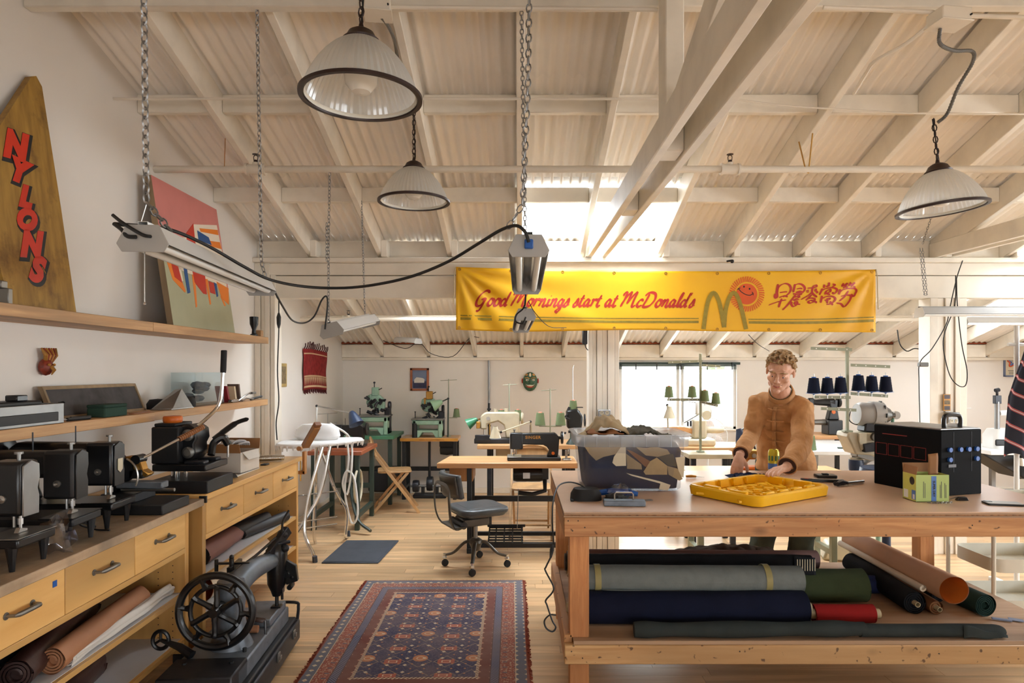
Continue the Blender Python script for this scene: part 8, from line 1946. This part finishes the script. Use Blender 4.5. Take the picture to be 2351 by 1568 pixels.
# trolley beyond the table end
o = thing('trolley', 'cream metal trolley with round cornered trays beyond the table end', 'trolley', (3.02, 3.98, 0))
mat('trolley_cream', (206, 202, 188), .45, var=.03)
for x in (-.27, .27):
    for y in (-.20, .20): part('post', MB().cyl((x, y, .05), (x, y, .80), .012, n=10), 'trolley_cream', o); part('caster', MB().cyl((x-.01, y, .025), (x+.01, y, .025), .025, n=14), 'black_rubber', o)
for z in (.12, .36, .70):
    mb = loft([rring(.50, .36, .07, z), rring(.51, .37, .07, z+.002), rring(.51, .37, .07, z+.08), rring(.50, .36, .065, z+.08), rring(.50, .36, .065, z+.006)], True, True); part('tray', mb, 'trolley_cream', o, smooth=40)
# beige push-button unit on the floor behind the table
o = thing('floor_unit', 'beige moulded foot unit with a dotted grille on the floor', 'unit', (X_(1945, 5.3), 5.35, 0), radians(-15))
part('body', MB().prism([(-.18, 0), (.17, 0), (.14, .06), (.02, .17), (-.14, .13)], .22), 'cream_enamel', o, bevel=.02, seg=2)
mb = MB()
for i in range(3):
    for j in range(4): mb.cyl((-.03+.035*i+.02, -.06+.035*j, .175-.03*i), (-.03+.035*i+.024, -.06+.035*j, .18-.03*i), .009, n=8)
part('grille', mb, 'black_paint', o, kind='stuff')
o = thing('floor_unit', 'second pale moulded unit on the floor to the right of the first', 'unit', (X_(2030, 5.5), 5.75, 0), radians(10)); part('body', MB().ball((0, 0, .05), .16, 16, (1, .8, .42)), 'cream_enamel', o)
# outside greenery beyond the window
mat('leaf_green', (196, 212, 172), .8, var=.1, vs_=3)
mb = MB(); RR = random.Random(4)
for k in range(700):
    c = V((RR.gauss(4.8, 1.2), 15.5+RR.gauss(0, .6), 2.6+RR.gauss(0, .55))); a = V((RR.uniform(-1, 1), RR.uniform(-1, 1), RR.uniform(-1, 1))).normalized()*.14; b = a.orthogonal().normalized()*.08
    mb.add([c-a, c+b, c+a, c-b], [(0, 1, 2, 3)])
o = thing('garden_tree', 'blurred leafy green tree outside the rear window', 'tree', (4.8, 15.5, 0)); part('foliage', mb, 'leaf_green', o, w=True, smooth=0, kind='stuff'); part('trunk', MB().cyl((4.8, 15.5, 0), (4.8, 15.5, 2.6), .12, .07, 10), 'cloth_cream', o, w=True)
mat('outside_ground', (176, 174, 166), .9, var=.05)
struct('ground', MB().b2((-10, YB+.2, -.15), (20, 30, -.05)), 'outside_ground', smooth=0)

# ================================================================ THE PERSON BEHIND THE TABLE
s = NT('skin'); s.set(rough=.5); s.b.inputs['Subsurface Weight'].default_value = 0
nz_ = s.noise(s.coords(shift=False), 14, 3); s.l(s.ramp(nz_, [(.3, srgb(206, 154, 128)), (.7, srgb(224, 178, 152))]), s.b.inputs['Base Color'])
s = NT('jacket_cloth'); s.set(rough=.85)
nz_ = s.noise(s.coords(shift=False), 9, 5, .6); nw = s.noise(s.coords((1, 1, .7), shift=False), 5.5, 3, .5, .8)
s.l(s.ramp(nz_, [(.3, srgb(172, 122, 76)), (.7, srgb(200, 150, 100))]), s.b.inputs['Base Color']); s.bump(nw, 1.0, .04)
mat('hair_blond', (170, 138, 98), .7, var=.25, vs_=60, bump=.6, bs=180); mat('trouser_cloth', (66, 70, 60), .9, var=.15, bump=.2, bs=30); mat('lip', (178, 100, 88), .5, var=0); mat('shirt_olive', (90, 86, 62), .85, var=.05)
pr_ = thing('person', 'person with short blond hair in an ochre jacket leaning over the table', 'person', (1.84, 4.55, 0))
def remeshed(name, mb, m, vox, smooth=4, disp=None, label=None):
    o = part(name, mb, m, pr_, w=True, smooth=0, label=label)
    r = o.modifiers.new('remesh', 'REMESH'); r.mode = 'VOXEL'; r.voxel_size = vox; r.use_smooth_shade = True
    if smooth: q = o.modifiers.new('smooth', 'SMOOTH'); q.iterations = smooth; q.factor = .5
    if disp:
        t = bpy.data.textures.new(name+'_folds', 'CLOUDS'); t.noise_scale = disp[0]; t.noise_depth = 3
        d = o.modifiers.new('folds', 'DISPLACE'); d.texture = t; d.strength = disp[1]; d.mid_level = .5; d.texture_coords = 'LOCAL'
    return o
HM = Matrix.Translation((1.585, 3.95, 1.535)) @ Matrix.Rotation(radians(-32), 4, 'Z') @ Matrix.Rotation(radians(19), 4, 'X') @ Matrix.Rotation(radians(9), 4, 'Y')
def E(mb, c, r, n=16): mb.ball(c, 1, n, r, M=HM)
body = MB()
E(body, (0, .012, .033), (.075, .094, .083), 20); E(body, (0, -.033, -.028), (.061, .060, .082), 20); E(body, (0, -.043, -.082), (.044, .042, .036)); E(body, (0, -.078, -.103), (.021, .018, .017))
for s_ in (-1, 1):
    E(body, (s_*.042, -.008, -.072), (.022, .036, .030)); E(body, (s_*.040, -.062, -.026), (.024, .026, .024)); E(body, (s_*.077, .010, -.008), (.009, .019, .030), 12)
    E(body, (s_*.031, -.079, .003), (.0145, .012, .010), 12); E(body, (s_*.0115, -.103, -.036), (.009, .009, .008), 10)
    body.tube([HM @ V((s_*.0, -.089, .020)), HM @ V((s_*.03, -.087, .026)), HM @ V((s_*.052, -.074, .018))], [.010, .010, .008], 8)
body.tube([HM @ V((0, -.088, .016)), HM @ V((0, -.103, -.012)), HM @ V((0, -.116, -.032)), HM @ V((0, -.100, -.040))], [.009, .010, .0125, .010], 10)
body.tube([HM @ V((-.024, -.086, -.062)), HM @ V((0, -.093, -.068)), HM @ V((.024, -.086, -.062))], .011, 8)
nb = V((1.66, 4.10, 1.36)); body.tube([HM @ V((0, .005, -.06)), HM @ V((0, .02, -.11)), nb], [.056, .056, .066], 16)
# torso, arms, legs under the clothes
body.tube([nb, (1.70, 4.22, 1.25), (1.76, 4.38, 1.08), (1.82, 4.47, .93)], [.055, .07, .07, .10], 16)
SL, EL, WL_ = V((1.748, 4.02, 1.305)), V((1.668, 3.865, 1.080)), V((1.505, 3.675, .992))
SR, ER, WR = V((1.562, 4.235, 1.335)), V((1.515, 4.27, 1.11)), V((1.365, 4.03, 1.015))
body.tube([nb, SL, EL, WL_], [.04, .036, .034, .026], 12); body.tube([nb+V((0, .02, -.02)), SR+V((0, .01, -.015)), ER, WR], [.035, .034, .033, .026], 12)
HL_, KL, AL = V((1.93, 4.49, .88)), V((1.94, 4.44, .48)), V((1.93, 4.56, .08)); HR_, KR, AR = V((1.77, 4.56, .88)), V((1.72, 4.52, .48)), V((1.67, 4.64, .08))
for h_, k_, a_ in ((HL_, KL, AL), (HR_, KR, AR)): body.tube([(1.85, 4.47, .93), h_, k_, a_], [.10, .08, .055, .04], 12)
def hand(mb, w_, d, n, thumb, curls, spread=.30, k=1.0):
    """w_ wrist, d towards fingers, n back of the hand, thumb side vector"""
    d = V(d).normalized(); n = V(n); n = (n-d*n.dot(d)).normalized(); t = V(thumb); t = (t-d*t.dot(d)-n*t.dot(n)).normalized()
    w_ = V(w_); mb.tube([w_-d*.02, w_+d*.02, w_+d*.04], [.025, .024, .02], 10)
    for q in (-.026, -.009, .009, .026): mb.tube([w_+d*.01+t*q*.6, w_+d*.082*k+t*q], [.0155, .0125], 8)
    for i, (q, L, c) in enumerate(zip((.028, .0095, -.0095, -.028), (.072, .080, .075, .060), curls)):
        p = w_+d*.080*k+t*q; dd = (d+t*(q*spread*10*.35)).normalized(); pts = [p-dd*.01]; a = c
        seg = (.45, .30, .25); cur = p; ang = c*.35
        for sg in seg:
            v_ = dd*cos(ang)-n*sin(ang); cur = cur+v_*L*sg; pts.append(cur); ang += c*.55
        mb.tube(pts, [.0105, .0098, .009, .0078], 10); mb.ball(pts[-1], .0078, 8)
    p = w_+d*.02+t*.022-n*.006
    mb.tube([p, p+t*.022+d*.024-n*.008, p+t*.034+d*.052-n*.014, p+t*.036+d*.076-n*.020], [.015, .0125, .0105, .0085], 10); mb.ball(p+t*.036+d*.076-n*.020, .0085, 8)
hand(body, WL_, (-.80, -.60, -.06), (-.05, -.05, 1), (-.5, .8, 0), (.45, .4, .45, .55), spread=.6)
hand(body, WR, (-.22, -.06, -.95), (-.55, -.80, .1), (.85, -.5, 0), (.25, .35, .45, .5), spread=.55, k=.9)
remeshed('body', body, 'skin', .0042, 2)
# eyes, brows, lips
for s_ in (-1, 1):
    part('eye', MB().ball((s_*.031, -.0835, -.0015), .0095, 12, M=HM), 'white_plastic', pr_, w=True)
    part('iris', MB().ball((s_*.030, -.0900, -.0065), .0042, 8, M=HM), 'cloth_navy', pr_, w=True)
    part('eyelid', MB().ball((s_*.031, -.0835, .0022), .0108, 12, (1.2, 1, .92), M=HM), 'skin', pr_, w=True)
    part('eyebrow', MB().tube([HM @ V((s_*.013, -.1005, .020)), HM @ V((s_*.032, -.1005, .025)), HM @ V((s_*.054, -.084, .019))], [.0035, .0045, .002], 6), 'hair_blond', pr_, w=True)
part('lips', MB().tube([HM @ V((-.025, -.0885, -.0605)), HM @ V((-.012, -.1005, -.066)), HM @ V((0, -.104, -.067)), HM @ V((.012, -.1005, -.066)), HM @ V((.025, -.0885, -.0605))], [.002, .0042, .005, .0042, .002], 8), 'lip', pr_, w=True)
part('mouth_line', MB().tube([HM @ V((-.030, -.0865, -.0555)), HM @ V((0, -.1085, -.0665)), HM @ V((.030, -.0865, -.0555))], .0012, 6), 'leather_dark', pr_, w=True)
hr = MB(); HRr = random.Random(3)
for k in range(620):
    z = HRr.uniform(-.5, 1); a = HRr.uniform(0, 2*pi); r_ = sqrt(1-z*z); p = V((r_*cos(a)*.079, .012+r_*sin(a)*.097, .035+z*.087))
    front = p.y < -.035
    if front and p.z < .070-.10*abs(p.x)*0: continue
    if not front and p.y < .005 and p.z < .035: continue
    if p.y >= .005 and p.y < .05 and p.z < .010: continue
    up = p.z > .06
    n_2 = V((p.x, p.y-.012, p.z-.035)).normalized(); fl_ = V((HRr.uniform(-.5, .5), -.75 if up else -.1, .15 if up else -.7))
    L_ = .026 if up else .014
    hr.tube([HM @ (p-n_2*.008), HM @ (p+n_2*.006+fl_*L_*.5), HM @ (p+n_2*.008+fl_*L_)], [.0070, .0062, .0028], 5)
E(hr, (0, .022, .043), (.077, .092, .080)); 
remeshed('hair', hr, 'hair_blond', .0035, 5)
# jacket
jk_ = MB()
sd = V((.76, -.65, -.05)).normalized(); fw = V((-.65, -.76, 0)).normalized()
rings = []
for c, a, b, tilt in (((1.835, 4.48, .845), .212, .155, 0), ((1.825, 4.46, .93), .198, .145, 0), ((1.78, 4.40, 1.06), .176, .128, .05), ((1.735, 4.29, 1.19), .176, .128, .2), ((1.685, 4.18, 1.30), .160, .110, .35), ((1.668, 4.13, 1.352), .105, .088, .45), ((1.655, 4.09, 1.38), .068, .068, .5)):
    f_2 = (fw+V((0, 0, -tilt))).normalized()
    rings.append([tuple(V(c)+sd*a*cos(2*pi*k/32)+f_2*b*sin(2*pi*k/32)) for k in range(32)])
q = loft(rings, True, True); jk_.v = q.v; jk_.f = q.f; jk_.mi = q.mi
cl = V((1.63, 4.05, 1.39))
jk_.tube([nb+V((.03, .02, -.01)), SL+V((-.03, .02, .02)), SL, SL.lerp(EL, .5), EL, EL.lerp(WL_, .55), WL_+(EL-WL_)*.10], [.055, .066, .066, .064, .062, .056, .047], 18)
jk_.tube([nb+V((-.03, .02, -.01)), SR+V((.03, .0, .0)), SR, SR.lerp(ER, .5), ER, ER.lerp(WR, .55), WR+(ER-WR)*.12], [.055, .062, .062, .060, .056, .050, .043], 18)
remeshed('jacket', jk_, 'jacket_cloth', .009, 4, (.11, .034))
# standing collar, placket, knot closures, cuffs
nk = HM @ V((0, .02, -.105))
ctr = nk.lerp(nb, .55); nd = (nk-nb).normalized(); n1_ = nd.cross(V((1, 0, 0))).normalized(); n2_ = nd.cross(n1_)
part('collar', MB().grid(30, 3, lambda u, v: ctr+nd*(.038*v-.012)+(n1_*cos(2*pi*u)+n2_*sin(2*pi*u))*(.076-.006*v)), 'jacket_cloth', pr_, w=True, solid=.006, smooth=80)
part('shirt_neck', MB().grid(24, 2, lambda u, v: ctr+nd*(.030*v-.005)+(n1_*cos(2*pi*u)+n2_*sin(2*pi*u))*(.067-.003*v)), 'shirt_olive', pr_, w=True, solid=.004, smooth=80)
def fpt(z, off=0.0, side=0):
    tab = [(.845, (1.835, 4.48), .155, 0), (.93, (1.825, 4.46), .145, 0), (1.06, (1.78, 4.40), .128, .05), (1.19, (1.735, 4.29), .128, .2), (1.30, (1.685, 4.18), .110, .35), (1.36, (1.665, 4.125), .082, .45)]
    for (za, ca, ra, ta), (zb_, cb, rb, tb_) in zip(tab[:-1], tab[1:]):
        if za <= z <= zb_:
            t = (z-za)/(zb_-za); c = V((ca[0]+(cb[0]-ca[0])*t, ca[1]+(cb[1]-ca[1])*t, z)); r_ = ra+(rb-ra)*t; tl_ = ta+(tb_-ta)*t
            f_2 = (fw+V((0, 0, -tl_))).normalized(); return c+f_2*(r_*sqrt(max(0, 1-(side/.2)**2))+off)+sd*side
    return V((0, 0, 0))
part('placket', MB().grid(2, 24, lambda u, v: fpt(.86+.49*v, .012, -.012+.024*u-.01)), 'jacket_cloth', pr_, w=True, solid=.004)
for k in range(6):
    z = 1.335-.082*k
    mb = MB().tube([fpt(z, .010, -.055), fpt(z-.003, .017, -.02), fpt(z+.002, .017, .02), fpt(z, .010, .05)], [.004, .005, .005, .004], 6); mb.ball(fpt(z, .022, -.002), .009, 8)
    part('knot_closure', mb, 'jacket_cloth', pr_, w=True)
for e_, w2, r_ in ((EL, WL_, .049), (ER, WR, .045)):
    c = w2+(e_-w2)*.10; d = (w2-e_).normalized(); a1 = d.orthogonal().normalized(); a2 = d.cross(a1)
    part('cuff', MB().grid(24, 2, lambda u, v, c=c, d=d, a1=a1, a2=a2, r_=r_: c+d*(.022*v-.018)+(a1*cos(2*pi*u)+a2*sin(2*pi*u))*(r_+.004*v)), 'jacket_cloth', pr_, w=True, solid=.006, smooth=80)
    part('cuff_lining', MB().grid(24, 1, lambda u, v, c=c, d=d, a1=a1, a2=a2, r_=r_: c+d*(.005*v)+(a1*cos(2*pi*u)+a2*sin(2*pi*u))*(r_*.5+r_*.48*v)), 'leather_dark', pr_, w=True)
tr_ = MB()
for h_, k_, a_ in ((HL_, KL, AL), (HR_, KR, AR)): tr_.tube([h_.lerp(V((1.85, 4.48, .95)), .6), h_, h_.lerp(k_, .5), k_, k_.lerp(a_, .5), a_+V((0, 0, -.02))], [.13, .115, .098, .085, .080, .085], 18)
remeshed('trousers', tr_, 'trouser_cloth', .011, 4, (.09, .02))
for a_, yaw in ((AL, -15), (AR, -40)):
    M_ = Matrix.Translation((a_.x, a_.y, 0)) @ Matrix.Rotation(radians(yaw), 4, 'Z')
    q = loft([[(p[0], p[1]*1-.06, p[2]) for p in rring(.095, .28, .045, z)] for z in (0.001, .02)]+[[(p[0], p[1]-.05, .06) for p in rring(.085, .25, .04, .06)], [(p[0], p[1]-.0, .10) for p in rring(.08, .12, .035, .1)]], True, True)
    q.v = [tuple(M_ @ V(p)) for p in q.v]; part('shoe', q, 'leather_dark', pr_, w=True, smooth=50)
